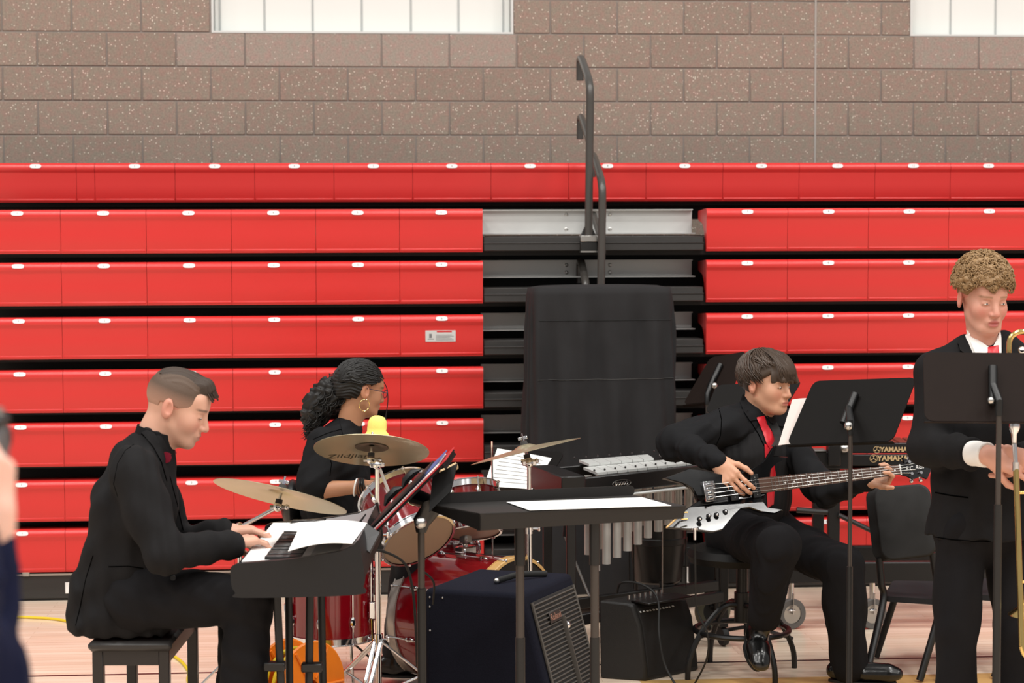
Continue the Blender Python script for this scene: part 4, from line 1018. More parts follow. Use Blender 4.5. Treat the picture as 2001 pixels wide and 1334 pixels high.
def caster(px,r,tyre,hub,dd=dm):
    x=(px-1000.5)*dd/FPX; c=MV@V((x,dd+0.02,r)); M=axis_frame(c,VX*0.35-VY)
    w=MB().lathe([(r*0.62,-0.018),(r*0.95,-0.018),(r,-0.01),(r,0.01),(r*0.95,0.018),(r*0.62,0.018)],M,28).build('wheel',tyre,mar)
    MB().lathe([(0,-0.012),(r*0.63,-0.014),(r*0.63,0.014),(0,0.012)],M,20).build('hub',hub,mar)
    k=MB(); k.box((-0.02,-0.026,r*0.3),(0.02,0.026,r*0.42),0.003,Matrix.Translation(floor_of(c))@Matrix.Translation((0,0,r*0.9))); k.cyl(floor_of(c)+VZ*(r*1.3),floor_of(c)+VZ*(zl0+0.01),0.014,n=10)
    for s_ in (-1,1): k.tube([c+(VX*0.35-VY).normalized()*0.024*s_,c+(VX*0.35-VY).normalized()*0.024*s_+VZ*r*1.35],0.012,6,flat=(VY,0.3))
    k.build('fork',M_CHROME if hub is not M_RUBBER else M_BLACKMETAL,mar)
caster(1395,0.092,mat('olive_tyre',rgb(88,86,70),0.6,var=0.1),M_RUBBER); caster(1550,0.075,mat('grey_tyre',rgb(92,89,87),0.6,var=0.1),M_STEEL); caster(1710,0.075,MATS['grey_tyre'],M_STEEL)

# ---- stool of the bass player
ds=8.87; zs_=0.565
stl=thing('drafting_stool','black stool with a round foot ring under the bass player','stool',floor_of(vp((1452-1000.5)*ds/FPX,ds,0)))
sc=vp((1452-1000.5)*ds/FPX,ds,0)
scs=vp((1440-1000.5)*ds/FPX,ds,0)
MB().lathe([(0.0,zs_),(0.15,zs_+0.005),(0.20,zs_-0.01),(0.215,zs_-0.04),(0.20,zs_-0.07),(0,zs_-0.075)],Matrix.Translation(scs),32).build('seat',mat('stool_vinyl',rgb(18,17,17),0.5,var=0.1,spec=0.2),stl)
MB().cyl(sc+VZ*(zs_-0.07),sc+VZ*0.34,0.026,n=16).build('post',M_BLACKPLASTIC,stl)
MB().cyl(sc+VZ*0.36,sc+VZ*0.23,0.034,n=16).build('hub',M_BLACKMETAL,stl)
MB().tube([sc+VX*0.205*math.cos(t)+VY*0.205*math.sin(t)+VZ*0.195 for t in [2*PI*k/36 for k in range(36)]],0.0125,8,closed=True).build('foot_ring',M_BLACKPLASTIC,stl)
for th_ in (-155,-65,25,115):
    a=math.radians(th_); dr=VX*math.cos(a)+VY*math.sin(a)
    MB().tube(spline([sc+dr*0.03+VZ*0.305,sc+dr*0.10+VZ*0.30,sc+dr*0.20+VZ*0.205,sc+dr*0.262+VZ*0.09,sc+dr*0.272+VZ*0.0],5),0.0125,8).build('leg',M_BLACKPLASTIC,stl)

# ---- orchestra chairs
M_SHELL=mat('grey_chair_plastic',rgb(44,44,44),0.6,spec=0.2,var=0.06,bump=0.12,bscale=400)
M_SEATC=mat('dark_seat_plastic',rgb(44,44,46),0.75,spec=0.1,var=0.06,bump=0.12,bscale=400)
def chair(label,dx=0.0,dd=0.0):
    def Q(px,py,d):
        p=W(px,py,d); return p+VX*dx+VY*dd
    rt=thing('orchestra_chair',label,'chair',floor_of(Q(1770,1150,8.95)),0,'orchestra chairs')
    q=[Q(1724,1097,8.86),Q(1832,1084,8.80),Q(1816,944,8.86),Q(1706,952,8.93)]
    n=(q[1]-q[0]).cross(q[3]-q[0]).normalized(); N=14
    shell=MB(); w=(q[1]-q[0]).length; h=(q[3]-q[0]).length
    outl=[(x/w+0.5,y/h+0.5) for x,y in rrect(w,h,0.05,6)]
    f=[bilerp(q,u,v) for u,v in outl]; cen=sum(f,V())/len(f)
    rings=[[p+(cen-p)*0.06+n*0.010 for p in f],[p+(cen-p)*0.02+n*0.008 for p in f],f,[p-n*0.012 for p in f],[p-n*0.05-VX*0.042 for p in f]]
    shell.rings(rings,True); ob=shell.build('backrest',M_SHELL,rt,angle=70)
    for path in ([Q(1718,1090,8.9),Q(1722,1140,8.9),Q(1725,1180,8.9),Q(1690,1330,8.72)],[Q(1822,1080,8.84),Q(1832,1140,8.84),Q(1839,1180,8.84),Q(1797,1330,8.78)]):
        e=path[-1]; e0=path[-2]; t=(e0.z-0.008)/(e0.z-e.z); path[-1]=e0+(e-e0)*t
        MB().tube(spline(path,6),0.016,10).build('leg',M_BLACKMETAL,rt)
    for a,b in ((Q(1750,1165,9.25),Q(1710,1288,9.26)),(Q(1862,1170,9.2),Q(1852,1296,9.18))):
        t=(a.z-0.008)/(a.z-b.z); MB().tube([a,a+(b-a)*t],0.0155,10).build('leg',M_BLACKMETAL,rt)
    zst=0.36
    sq=[Q(1726,1155,8.92),Q(1846,1172,8.82),Q(1870,1140,9.28),Q(1745,1138,9.32)]
    zz=sum(p.z for p in sq)/4; sq=[V((p.x,p.y,zz)) for p in sq]
    rounded_slab(sq,0.024,0.03).build('seat',M_SEATC,rt)
    MB().tube([Q(1728,1168,8.93),Q(1750,1166,9.25)],0.01,8).build('side_rail',M_BLACKMETAL,rt); MB().tube([Q(1838,1172,8.84),Q(1862,1168,9.2)],0.01,8).build('side_rail',M_BLACKMETAL,rt)
    return rt
chair('grey plastic orchestra chair between the bass player and trombone player')
chair('orchestra chair mostly hidden behind the legs of the trombone player',0.335,0.06)

# ---- orange cord reel and cables
M_ORANGE=mat('orange_plastic',rgb(246,132,26),0.45,var=0.06); M_YCABLE=mat('yellow_cable',rgb(226,196,40),0.5,var=0.05)
rd=7.9; rc=vp((575-1000.5)*rd/FPX,rd,0.175)
reel=thing('cord_reel','bright orange extension cord reel wound with yellow cable under the keyboard','cord reel',floor_of(rc))
axr=(VX*0.75-VY*0.66).normalized()
for o_,rr in ((-0.075,0.165),(0.075,0.175)):
    M=axis_frame(rc+axr*o_,axr)
    MB().lathe([(0.03,-0.006),(rr,-0.006),(rr+0.006,0),(rr,0.006),(0.03,0.006)],M,36).build('flange',M_ORANGE,reel)
    for k in range(6):
        a=k*PI/3; MB().tube([M@V((0.04*math.cos(a),0.04*math.sin(a),0.008)),M@V((rr*0.95*math.cos(a),rr*0.95*math.sin(a),0.008))],0.006,6).build('rib',M_ORANGE,reel)
M=axis_frame(rc,axr); MB().lathe([(0.05,-0.07),(0.05,0.07)],M,24).build('drum_core',M_ORANGE,reel)
for k in range(9): 
    z=-0.06+0.015*k; rr=0.115+0.012*(k%3); MB().tube([M@V((rr*math.cos(t),rr*math.sin(t),z)) for t in [2*PI*j/28 for j in range(28)]],0.007,6,closed=True).build('cable_turn',M_YCABLE,reel)
fr=MB(); 
for s_ in (-1,1): fr.tube([rc+axr*0.1*s_,floor_of(rc)+axr*0.12*s_+axr.cross(VZ)*0.14+VZ*0.012,floor_of(rc)+axr*0.12*s_-axr.cross(VZ)*0.14+VZ*0.012,rc+axr*0.1*s_],0.009,8)
fr.build('frame',M_ORANGE,reel)
def cable(label,pts,r,m,group='floor cables',name='cable'):
    return tag(MB().tube(spline(pts,8),r,8).build(name,m),label,'cable',group)
F=lambda px,py: PZ(px,py,0.007)
cable('yellow extension cable running along the floor behind the bench',[F(-30,1205),F(60,1206),F(130,1213),F(220,1240),F(300,1268),F(345,1285),F(368,1310),F(380,1345),rc*1.0+V((-0.1,-0.05,-0.165))],0.007,M_YCABLE)
cable('thin black cable from the small amplifier to the floor',[W(1206,1158,8.95),W(1215,1138,8.9),W(1255,1142,8.85),W(1285,1170,8.8),W(1288,1240,8.72),W(1300,1300,8.7),F(1325,1345)],0.005,M_RUBBER)
cable('black instrument cable hanging from the bass guitar jack',[W(1358,1062,8.42),W(1359,1120,8.45),W(1362,1190,8.5),W(1383,1240,8.5),W(1380,1290,8.55),F(1352,1345)],0.0042,M_RUBBER)
cable('black cable drooping from the keyboard behind the chrome stand',[W(712,1078,7.3),W(745,1076,7.4),W(790,1100,7.5),W(806,1150,7.55),W(812,1220,7.6),W(815,1300,7.7)],0.005,M_RUBBER)
cable('thin cable loop beside the large amplifier',[W(822,1115,7.3),W(835,1122,7.4),W(848,1140,7.5),W(846,1180,7.6)],0.004,M_RUBBER)
# ================================================================== PEOPLE: implicit surfaces meshed with surface nets
def _np(p): return np.array((p[0],p[1],p[2]),dtype=np.float32)
class Sdf:
    def __init__(s): s.ops=[]
    def cap(s,a,b,ra,rb=None,k=0.03,n=None,q=1.0,op='u'):
        a=_np(a); b=_np(b); rb=ra if rb is None else rb; ba=b-a; L=float((ba*ba).sum())+1e-9
        R=max(ra,rb)*max(1,q); lo=np.minimum(a,b)-R; hi=np.maximum(a,b)+R
        nn=None if n is None else _np(V(n).normalized())
        def f(P):
            w=P-a; t=np.clip((w@ba)/L,0,1); w=w-t[...,None]*ba
            if nn is not None: w=w+((w@nn)*(1/q-1))[...,None]*nn
            return np.sqrt((w*w).sum(-1))-(ra+(rb-ra)*t)
        s.ops.append((f,lo,hi,k,op)); return s
    def ell(s,c,r,k=0.02,R=None,op='u'):
        c=_np(c); r=np.array(r,dtype=np.float32); m=float(r.max()); Rm=None if R is None else np.array(R,dtype=np.float32)
        def f(P):
            w=P-c
            if Rm is not None: w=w@Rm
            k0=np.sqrt(((w/r)**2).sum(-1)); k1=np.sqrt(((w/(r*r))**2).sum(-1))+1e-9
            return k0*(k0-1)/k1
        s.ops.append((f,c-m,c+m,k,op)); return s
    def fn(s,f,k=0.0,op='i'): s.ops.append((f,None,None,k,op)); return s
    def chain(s,pts,rs,k=0.03,n=None,q=1.0):
        for i in range(len(pts)-1): s.cap(pts[i],pts[i+1],rs[i],rs[i+1],k,n,q)
        return s
    def mesh(s,h,disp=None,pad=0.02):
        lo=np.min([o[1] for o in s.ops if o[1] is not None and o[4]=='u'],axis=0)-pad-h; hi=np.max([o[2] for o in s.ops if o[2] is not None and o[4]=='u'],axis=0)+pad+h
        n=np.ceil((hi-lo)/h).astype(int)+1
        F=np.full(n,0.2,dtype=np.float32)
        ax=[(lo[i]+h*np.arange(n[i])).astype(np.float32) for i in range(3)]
        for f,a,b,k,op in s.ops:
            if a is None: i0=np.zeros(3,int); i1=n
            else:
                m=max(k,0.0)+2*h+0.02; i0=np.clip(np.floor((a-m-lo)/h).astype(int),0,n-1); i1=np.clip(np.ceil((b+m-lo)/h).astype(int)+1,1,n)
            if (i1<=i0).any(): continue
            sl=tuple(slice(i0[i],i1[i]) for i in range(3))
            P=np.stack(np.meshgrid(*[ax[i][sl[i]] for i in range(3)],indexing='ij'),-1)
            d=f(P); A=F[sl]
            if op=='u':
                if k>0: hh=np.clip(0.5+0.5*(A-d)/k,0,1); F[sl]=A+(d-A)*hh-k*hh*(1-hh)
                else: F[sl]=np.minimum(A,d)
            else:
                if op=='s': d=-d
                if k>0: hh=np.clip(0.5-0.5*(A-d)/k,0,1); F[sl]=A+(d-A)*hh+k*hh*(1-hh)
                else: F[sl]=np.maximum(A,d)
        if disp is not None:
            near=np.abs(F)<0.05; idx=np.argwhere(near); P=(lo+idx*h); F[near]+=disp(P).astype(np.float32)
        return surface_nets(F,lo,h)
def surface_nets(F,lo,h):
    S=F<0; n=np.array(F.shape)
    c=np.zeros(n-1,dtype=np.int8)
    for i in (0,1):
        for j in (0,1):
            for k in (0,1): c+=S[i:n[0]-1+i,j:n[1]-1+j,k:n[2]-1+k]
    act=(c>0)&(c<8); cells=np.argwhere(act); m=len(cells)
    if m==0: return np.zeros((0,3)),np.zeros((0,4),int)
    idx=np.full(n-1,-1,dtype=np.int64); idx[act]=np.arange(m)
    acc=np.zeros((m,3)); cnt=np.zeros(m)
    for a in range(3):
        o1,o2=[x for x in range(3) if x!=a]
        for u in (0,1):
            for w in (0,1):
                p=cells.copy(); p[:,o1]+=u; p[:,o2]+=w; q=p.copy(); q[:,a]+=1
                f0=F[p[:,0],p[:,1],p[:,2]]; f1=F[q[:,0],q[:,1],q[:,2]]; cr=(f0<0)!=(f1<0)
                t=np.where(cr,f0/np.where(cr,f0-f1,1),0); pos=p.astype(float); pos[:,a]+=t
                acc[cr]+=pos[cr]; cnt[cr]+=1
    verts=lo+h*(acc/cnt[:,None])
    faces=[]
    for a in range(3):
        b,d=[(1,2),(2,0),(0,1)][a]
        sl0=[slice(None)]*3; sl1=[slice(None)]*3; sl0[a]=slice(0,n[a]-1); sl1[a]=slice(1,n[a])
        cr=(S[tuple(sl0)]!=S[tuple(sl1)]); e=np.argwhere(cr)
        ok=(e[:,b]>0)&(e[:,b]<n[b]-1)&(e[:,d]>0)&(e[:,d]<n[d]-1); e=e[ok]
        ins=S[e[:,0],e[:,1],e[:,2]]
        def cell(db,dd):
            q=e.copy(); q[:,b]+=db; q[:,d]+=dd; return idx[q[:,0],q[:,1],q[:,2]]
        Q=np.stack([cell(-1,-1),cell(0,-1),cell(0,0),cell(-1,0)],1)
        Q[~ins]=Q[~ins][:,::-1]; faces.append(Q)
    Q=np.concatenate(faces); Q=Q[(Q>=0).all(1)]
    return verts,Q
def np_mesh(name,verts,quads,mats,cols=None,mi=None):
    me=bpy.data.meshes.new(name); nv,nf=len(verts),len(quads)
    me.vertices.add(nv); me.vertices.foreach_set('co',np.asarray(verts,dtype=np.float32).ravel())
    me.loops.add(nf*4); me.loops.foreach_set('vertex_index',np.asarray(quads,dtype=np.int32).ravel())
    me.polygons.add(nf); me.polygons.foreach_set('loop_start',np.arange(0,nf*4,4,dtype=np.int32))
    me.polygons.foreach_set('use_smooth',np.ones(nf,dtype=bool))
    if not isinstance(mats,(list,tuple)): mats=[mats]
    for m in mats: me.materials.append(m)
    if mi is not None: me.polygons.foreach_set('material_index',np.asarray(mi,dtype=np.int32))
    me.update(calc_edges=True); me.validate()
    if cols is not None:
        at=me.color_attributes.new('Col','FLOAT_COLOR','POINT'); c4=np.ones((nv,4),dtype=np.float32); c4[:,:3]=cols; at.data.foreach_set('color',c4.ravel())
    return me
def merge(parts):
    vs=[];qs=[];cs=[];o=0
    for v,q,c in parts:
        vs.append(v); qs.append(q+o); cs.append(c); o+=len(v)
    return np.concatenate(vs),np.concatenate(qs),np.concatenate(cs)
def fold_noise(amp,freq=9.0,seed=0,anis=(1,1,0.5)):
    rs=np.random.RandomState(seed); K=[(rs.normal(size=3)*np.array(anis)*freq*(0.6+1.4*rs.rand()),rs.rand()*6.28) for _ in range(7)]
    def d(P):
        s=np.zeros(len(P))
        for k,ph in K: s+=np.sin(P@k*2+ph)
        s2=np.sin(P@K[0][0]*4.3+1.7*np.sin(P@K[1][0]*2.1))+np.sin(P@K[2][0]*5.1+1.3*np.sin(P@K[3][0]*2.7))
        return amp*(s/3.0+0.45*s2)
    return d
C3=lambda r,g,b: np.array([lin(r),lin(g),lin(b)])
class Person:
    def __init__(s,label,loc,name='person'):
        s.root=thing(name,label,'person',loc); s.skin=[]; s.bvh=[]
    def cloth(s,name,sdf,h,m,amp=0.0,freq=9,seed=0,label=None,anis=(1,1,0.5)):
        v,q=sdf.mesh(h,fold_noise(amp,freq,seed,anis) if amp else None)
        o=link(name,np_mesh(name,v,q,m),s.root,label)
        s.bvh.append(BVHTree.FromPolygons([tuple(p) for p in v],[tuple(f) for f in q])); return o
    def add_skin(s,sdf,h,col,colfn=None,M=None):
        v,q=sdf.mesh(h)
        c=np.tile(col,(len(v),1)) if colfn is None else colfn(v)
        if M is not None:
            A=np.array(M); v=v@A[:3,:3].T+A[:3,3]
        s.skin.append((v,q,c)); return v,q
    def body(s,m):
        v,q,c=merge(s.skin); o=link('body',np_mesh('body',v,q,m,c),s.root)
        s.skin_bvh=BVHTree.FromPolygons([tuple(p) for p in v],[tuple(f) for f in q]); return o
    def cast(s,px,py,bvhs=None,off=0.004):
        r=ray(px,py).normalized(); best=None
        for b in (bvhs or s.bvh):
            h=b.ray_cast(CAM,r)
            if h[0] is not None and (best is None or h[3]<best[1]): best=(h[0],h[3])
        return None if best is None else best[0]-r*off
    def line(s,name,pts,r,m,bvhs=None,off=0.001,n=6,label=None):
        P=[]
        for i in range(len(pts)-1):
            for k in range(n):
                t=k/n; p=s.cast(pts[i][0]*(1-t)+pts[i+1][0]*t,pts[i][1]*(1-t)+pts[i+1][1]*t,bvhs,off)
                if p is not None: P.append(p)
        p=s.cast(pts[-1][0],pts[-1][1],bvhs,off)
        if p is not None: P.append(p)
        if len(P)>1: return MB().tube(P,r,5).build(name,m,s.root,label)
    def patch(s,name,poly,m,thick=0.004,bvhs=None,off=0.003,step=4,label=None,bulge=0.0):
        from mathutils.geometry import delaunay_2d_cdt
        B=[]
        for i in range(len(poly)):
            a=poly[i]; b=poly[(i+1)%len(poly)]; L=max(1,int(math.hypot(b[0]-a[0],b[1]-a[1])/step))
            for k in range(L): B.append((a[0]+(b[0]-a[0])*k/L,a[1]+(b[1]-a[1])*k/L))
        nb=len(B); xs=[p[0] for p in B]; ys=[p[1] for p in B]; I=[]
        y=min(ys)+step
        while y<max(ys):
            x=min(xs)+step
            while x<max(xs):
                I.append((x,y)); x+=step
            y+=step
        vs=[V((p[0],p[1])) for p in B+I]
        out=delaunay_2d_cdt(vs,[],[list(range(nb))],1,1e-4)
        pts=out[0]; tris=out[2]; W3=[]; ok=[]
        cx=sum(xs)/nb; cy=sum(ys)/nb
        for p in pts:
            h=s.cast(p[0],p[1],bvhs,off); W3.append(h)
        # fill rays that missed with the nearest valid point's depth
        val=[(p,h) for p,h in zip(pts,W3) if h is not None]
        if not val: return None
        for i,(p,h) in enumerate(zip(pts,W3)):
            if h is None:
                qn=min(val,key=lambda t:(t[0][0]-p[0])**2+(t[0][1]-p[1])**2)[1]; W3[i]=W(p[0],p[1],proj(qn)[2])
        if bulge:
            for i,p in enumerate(pts):
                k=min(1.0,min(math.hypot(p[0]-b[0],p[1]-b[1]) for b in B)/(step*3)); W3[i]=W3[i]-ray(p[0],p[1]).normalized()*bulge*math.sin(k*PI/2)
        us=sorted({i for t in tris for i in t}); mp={j:i for i,j in enumerate(us)}; W3=[W3[j] for j in us]; pts=[pts[j] for j in us]; tris=[[mp[i] for i in t] for t in tris]
        mb=MB(); n0=len(W3); vd=[ray(p[0],p[1]).normalized()*thick for p in pts]
        mb.add(W3+[a+b for a,b in zip(W3,vd)],[tuple(t) for t in tris]+[tuple(n0+i for i in reversed(t)) for t in tris])
        from collections import Counter
        ec=Counter(); od={}
        for t in tris:
            for i in range(len(t)):
                e=(t[i],t[(i+1)%len(t)]); ec[tuple(sorted(e))]+=1; od[tuple(sorted(e))]=e
        mb.f+= [(od[e][1],od[e][0],n0+od[e][0],n0+od[e][1]) for e,c in ec.items() if c==1]; mb.m+= [0]*sum(1 for e,c in ec.items() if c==1)
        return mb.build(name,m,s.root,label,angle=60)
# ---- heads (local frame: face looks along -Y, Z up, +X = the person's left)
def head_frame(origin,fwd,up,scale):
    f=V(fwd).normalized(); u=V(up); u=(u-f*u.dot(f)).normalized(); x=u.cross(f)
    A=Matrix(((x.x,-f.x,u.x,0),(x.y,-f.y,u.y,0),(x.z,-f.z,u.z,0),(0,0,0,1)))
    return Matrix.Translation(V(origin))@A@Matrix.Scale(scale,4)
def make_head(P,M,neck,skin,lips,brow,h=0.0032,jaw=1.0,nose=1.0,mouth_open=0.0,stubble=None,blush=None,browz=0.019,neck_r=0.056,cheek=1.0):
    s=Sdf()
    s.ell((0,0.014,0.032),(0.075,0.094,0.083),0.02)
    s.ell((0,-0.034,-0.028),(0.061*jaw,0.058,0.082),0.03)
    s.ell((0,-0.044,-0.084),(0.040*jaw,0.042,0.030),0.03)
    for x in (-1,1):
        s.cap((x*0.047*jaw,0.0,-0.055),(x*0.025,-0.068,-0.095),0.018,0.016,0.025)
        s.ell((x*0.036,-0.058,-0.030),(0.024*cheek,0.025,0.026*cheek),0.03)
    s.ell((0,-0.078,-0.098),(0.019,0.015,0.015),0.016)
    s.cap((-0.030,-0.080,0.020),(0.030,-0.080,0.020),0.013,0.013,0.018)
    s.ell((0,-0.066,0.045),(0.052,0.026,0.036),0.025)
    for x in (-1,1): s.ell((x*0.031,-0.100,-0.001),(0.017,0.017,0.0125),0.012,op='s')
    for x in (-1,1):
        s.ell((x*0.031,-0.0785,-0.001),(0.0155,0.0125,0.0115),0.004)           # lids over the eyeball
    s.cap((0,-0.088,0.010),(0,-0.110*nose,-0.034),0.0085,0.0115,0.014)
    for x in (-1,1): s.ell((x*0.0115,-0.099,-0.038),(0.0085,0.011,0.0085),0.006)
    s.ell((0,-0.088,-0.064),(0.026,0.014,0.018),0.012)
    s.ell((0,-0.0985,-0.0625),(0.021,0.0065,0.0052),0.004); s.ell((0,-0.0965,-0.0735-mouth_open),(0.018,0.0075,0.0062),0.004)
    s.cap((-0.021,-0.103,-0.068-mouth_open*0.5),(0.021,-0.103,-0.068-mouth_open*0.5),0.0022+mouth_open*0.5,None,0.003,op='s')
    for x in (-1,1):
        R=np.array(Matrix.Rotation(x*0.28,3,'Z')@Matrix.Rotation(-0.15,3,'X'))
        s.ell((x*0.080,0.014,-0.008),(0.0085,0.020,0.033),0.008,R=R)
        s.ell((x*0.088,0.008,-0.004),(0.006,0.010,0.018),0.004,R=R,op='s')
    nl=M.inverted()@V(neck); 
    s.cap((0,0.026,-0.035),nl,neck_r,neck_r*1.08,0.025); s.cap((0,-0.005,-0.07),nl+V((0,-0.015,0)),neck_r*0.75,neck_r*0.8,0.03)
    skin=np.array(skin)
    def colfn(v):
        c=np.tile(skin,(len(v),1)); x,y,z=v[:,0],v[:,1],v[:,2]
        def mixin(mask,col): c[:]=c*(1-mask[:,None])+np.array(col)*mask[:,None]
        if blush is not None:
            for sx in (-1,1): mixin(np.exp(-(((x-sx*0.042)/0.020)**2+((z+0.035)/0.022)**2))*(y<-0.03)*0.6,blush)
            mixin(np.exp(-((x/0.014)**2+((z+0.034)/0.012)**2))*(y<-0.09)*0.5,blush)
            mixin(((np.abs(x)>0.068)&(np.abs(y-0.014)<0.035)&(np.abs(z+0.008)<0.04)).astype(float)*0.55,blush)
        if stubble is not None: mixin(np.clip((-0.048-z)/0.02,0,1)*np.clip((0.01-y)/0.02,0,1)*np.exp(-np.clip(np.abs(z+0.085)-0.03,0,1)*60)*0.35,stubble)
        mixin(np.clip(1.25-np.sqrt((x/0.023)**2+((z+0.0675+mouth_open*0.6)/(0.0125+mouth_open))**2)*1.0,0,1)**0.5*(y<-0.085)*np.clip((1.0-((x/0.023)**2+((z+0.0675+mouth_open*0.6)/(0.0115+mouth_open))**2))*4,0,1),lips)
        for sx in (-1,1):
            zb=browz+0.004-0.10*np.clip(np.abs(x-sx*0.033)-0.005,0,1)
            mixin(np.clip(1.6-np.abs(z-zb)/0.0032,0,1)*np.clip((0.021-np.abs(x-sx*0.033))/0.004,0,1)*(y<-0.05)*0.8,brow)
            ex=((x-sx*0.031)/0.0135)**2; lid=np.clip(1.3-np.abs(z+0.0045+0.002*ex)/0.0017,0,1)*(ex<1)*(y<-0.06)
            mixin(lid*0.85,np.array(brow)*0.6)
        return c
    v,q=P.add_skin(s,h,skin,colfn,M)
    return s
def eyes(P,M,gaze=(0,-1,-0.3),iris=(70,60,50),openness=0.0055):
    g=V(gaze).normalized(); mw=mat('eye_white',rgb(225,215,208),0.2); mi=mat('iris_%d_%d_%d'%iris,rgb(*iris),0.15); 
    for x in (-1,1):
        c=V((x*0.031,-0.0795,-0.0025)); e=MB()
        Ms=M@Matrix.Translation(c); e.ball((0,0,0),(0.0125,0.0124,openness),14,Ms)
        e.mi=1; e.ball(g*0.0075,(0.0055,0.0055,openness*0.92),10,Ms); e.build('eye',[mw,mi],P.root)
def hand_sdf(s,wrist,f,n,side,size=1.0,curl=(0.5,0.5,0.5,0.5),thumb=(0.5,0.4),spread=0.06,forearm=None):
    """f: towards the fingers, n: the way the palm faces, side: +1 thumb along f x n, -1 opposite"""
    f=V(f).normalized(); n=V(n); n=(n-f*n.dot(f)).normalized(); t=f.cross(n)*side; w=V(wrist); z=size
    kf=(0.090,0.094,0.089,0.081); ks=(0.032,0.0105,-0.0105,-0.030); kk=0.008*z
    PL=((0.045,0.027,0.021),(0.049,0.031,0.022),(0.045,0.028,0.021),(0.036,0.021,0.019)); rr=(0.0096,0.0098,0.0093,0.0082)
    if forearm is not None: s.cap(forearm,w,0.036*z,0.026*z,0.02)
    s.cap(w-f*0.01*z,w+f*0.03*z,0.024*z,0.026*z,0.02,t,1.15)
    for i in range(4):
        K=w+f*kf[i]*z+t*ks[i]*z
        s.cap(w+f*0.012*z+t*ks[i]*0.55*z,K,0.0165*z,0.0128*z,0.012*z)
        d=(f+t*spread*(1.5-i)).normalized(); p=K
        for j in range(3):
            a=curl[i]*(0.95,1.15,0.8)[j]; ca,sa=math.cos(a),math.sin(a)
            ax=d.cross(n); nb=n
            d2=(d*ca+n*sa).normalized(); n=(n*ca-d*sa).normalized(); d=d2
            e=p+d*PL[i][j]*z; r0=rr[i]*z*(1-0.06*j); s.cap(p,e,r0,r0*0.9,0.0045*z); p=e
        pass
        # restore the palm normal for the next finger
        n=N0(f,t,side)
    tb=w+f*0.022*z+t*0.026*z+N0(f,t,side)*0.006*z; d=(f*(1-thumb[0]*0.5)+t*(0.85-thumb[0]*0.6)+N0(f,t,side)*thumb[0]).normalized()
    s.cap(w+f*0.01*z+t*0.01*z,tb,0.019*z,0.017*z,0.014*z); p=tb
    for j,L in enumerate((0.044,0.034,0.026)):
        if j: d=(d+f*0.25*thumb[1]*j-t*0.5*thumb[1]+N0(f,t,side)*0.15*thumb[1]).normalized()
        e=p+d*L*z; s.cap(p,e,(0.0145,0.0115,0.0105)[j]*z,(0.0115,0.0105,0.0085)[j]*z,0.006*z); p=e
    return s
def N0(f,t,side): return (t*side).cross(f).normalized()
def strands(P,name,M,paths,r,m,n=3):
    mb=MB()
    for p in paths:
        k=len(p); mb.tube([M@V(q) for q in p],[r*(0.55+0.6*math.sin(PI*(i+0.6)/(k+0.6))) if i<k-1 else r*0.15 for i in range(k)],n,cap=False)
    o=mb.build(name,m,P.root,angle=180); o['kind']='stuff'; return o
def scalp_paths(N,rng,center,rad,ends,crown=(0.0,0.25),swirl=0.0,jit=0.004,seg=9,lift=1.0):
    """flow from the crown down over the skull; ends(phi)->polar end angle; phi 0 = front"""
    out=[]; c=V(center)
    for i in range(N):
        phi=rng.uniform(-PI,PI); th1=ends(phi)*rng.uniform(0.85,1.04); th0=rng.uniform(0.02,0.75)*th1; k=rng.uniform(0.97,1.05)*lift
        p=[]; ph=phi; wob=rng.uniform(-0.15,0.15)
        for j in range(seg):
            t=j/(seg-1); th=th0+(th1-th0)*t; a=ph+swirl*t+wob*math.sin(t*4)
            d=V((math.sin(th)*math.sin(a),-math.sin(th)*math.cos(a),math.cos(th)))
            # tilt the pole backwards
            d=Matrix.Rotation(-crown[1],3,'X')@d
            q=V((c.x+rad[0]*d.x*k,c.y+rad[1]*d.y*k,c.z+rad[2]*d.z*k)); p.append(q+V((rng.uniform(-jit,jit),rng.uniform(-jit,jit),rng.uniform(-jit,jit)))*0.4)
        out.append(p)
    return out
M_SKIN=vcol_mat('skin',0.5,bump=0.05,bscale=500,sss=0.12)
M_HAIRV=vcol_mat('cropped_hair',0.6,bump=0.6,bscale=420)
M_SUIT=mat('black_suit_wool',rgb(26,25,26),0.85,var=0.15,scale=40,bump=0.25,bscale=600,spec=0.15)
M_SHIRT=mat('black_shirt_cotton',rgb(22,22,24),0.8,var=0.15,scale=30,bump=0.2,bscale=500,spec=0.15)
M_VEST=mat('charcoal_vest',rgb(29,28,29),0.85,var=0.12,scale=60,bump=0.2,bscale=600,spec=0.2)
M_PANTS=mat('black_trousers',rgb(22,21,23),0.85,var=0.15,scale=30,bump=0.2,bscale=500,spec=0.15)
M_SEAM=mat('dark_seam',rgb(6,6,6),0.9,spec=0.0,var=0.1)
M_TIE=mat('red_satin_tie',rgb(196,26,40),0.35,var=0.12,scale=30,spec=0.5)
M_SHOE=mat('polished_black_leather',rgb(10,10,10),0.22,var=0.1,bump=0.1,bscale=150,spec=0.6)
M_WSHIRT=mat('white_shirt',rgb(236,232,228),0.7,var=0.03,bump=0.1,bscale=300)
M_GLD=mat('gold_metal',(0.85,0.62,0.25,1),0.2,1.0)
SKIN=C3(204,156,134); SKIN2=C3(176,126,96); SKIN3=C3(200,150,122); SKINB=C3(206,152,132)
rng=random.Random(11)
J=W
def legs(s,hip,knee,ankle,r0,r1,r2,k=0.04): s.cap(hip,knee,r0,r1,k); s.cap(knee,ankle,r1,r2,k*0.6)
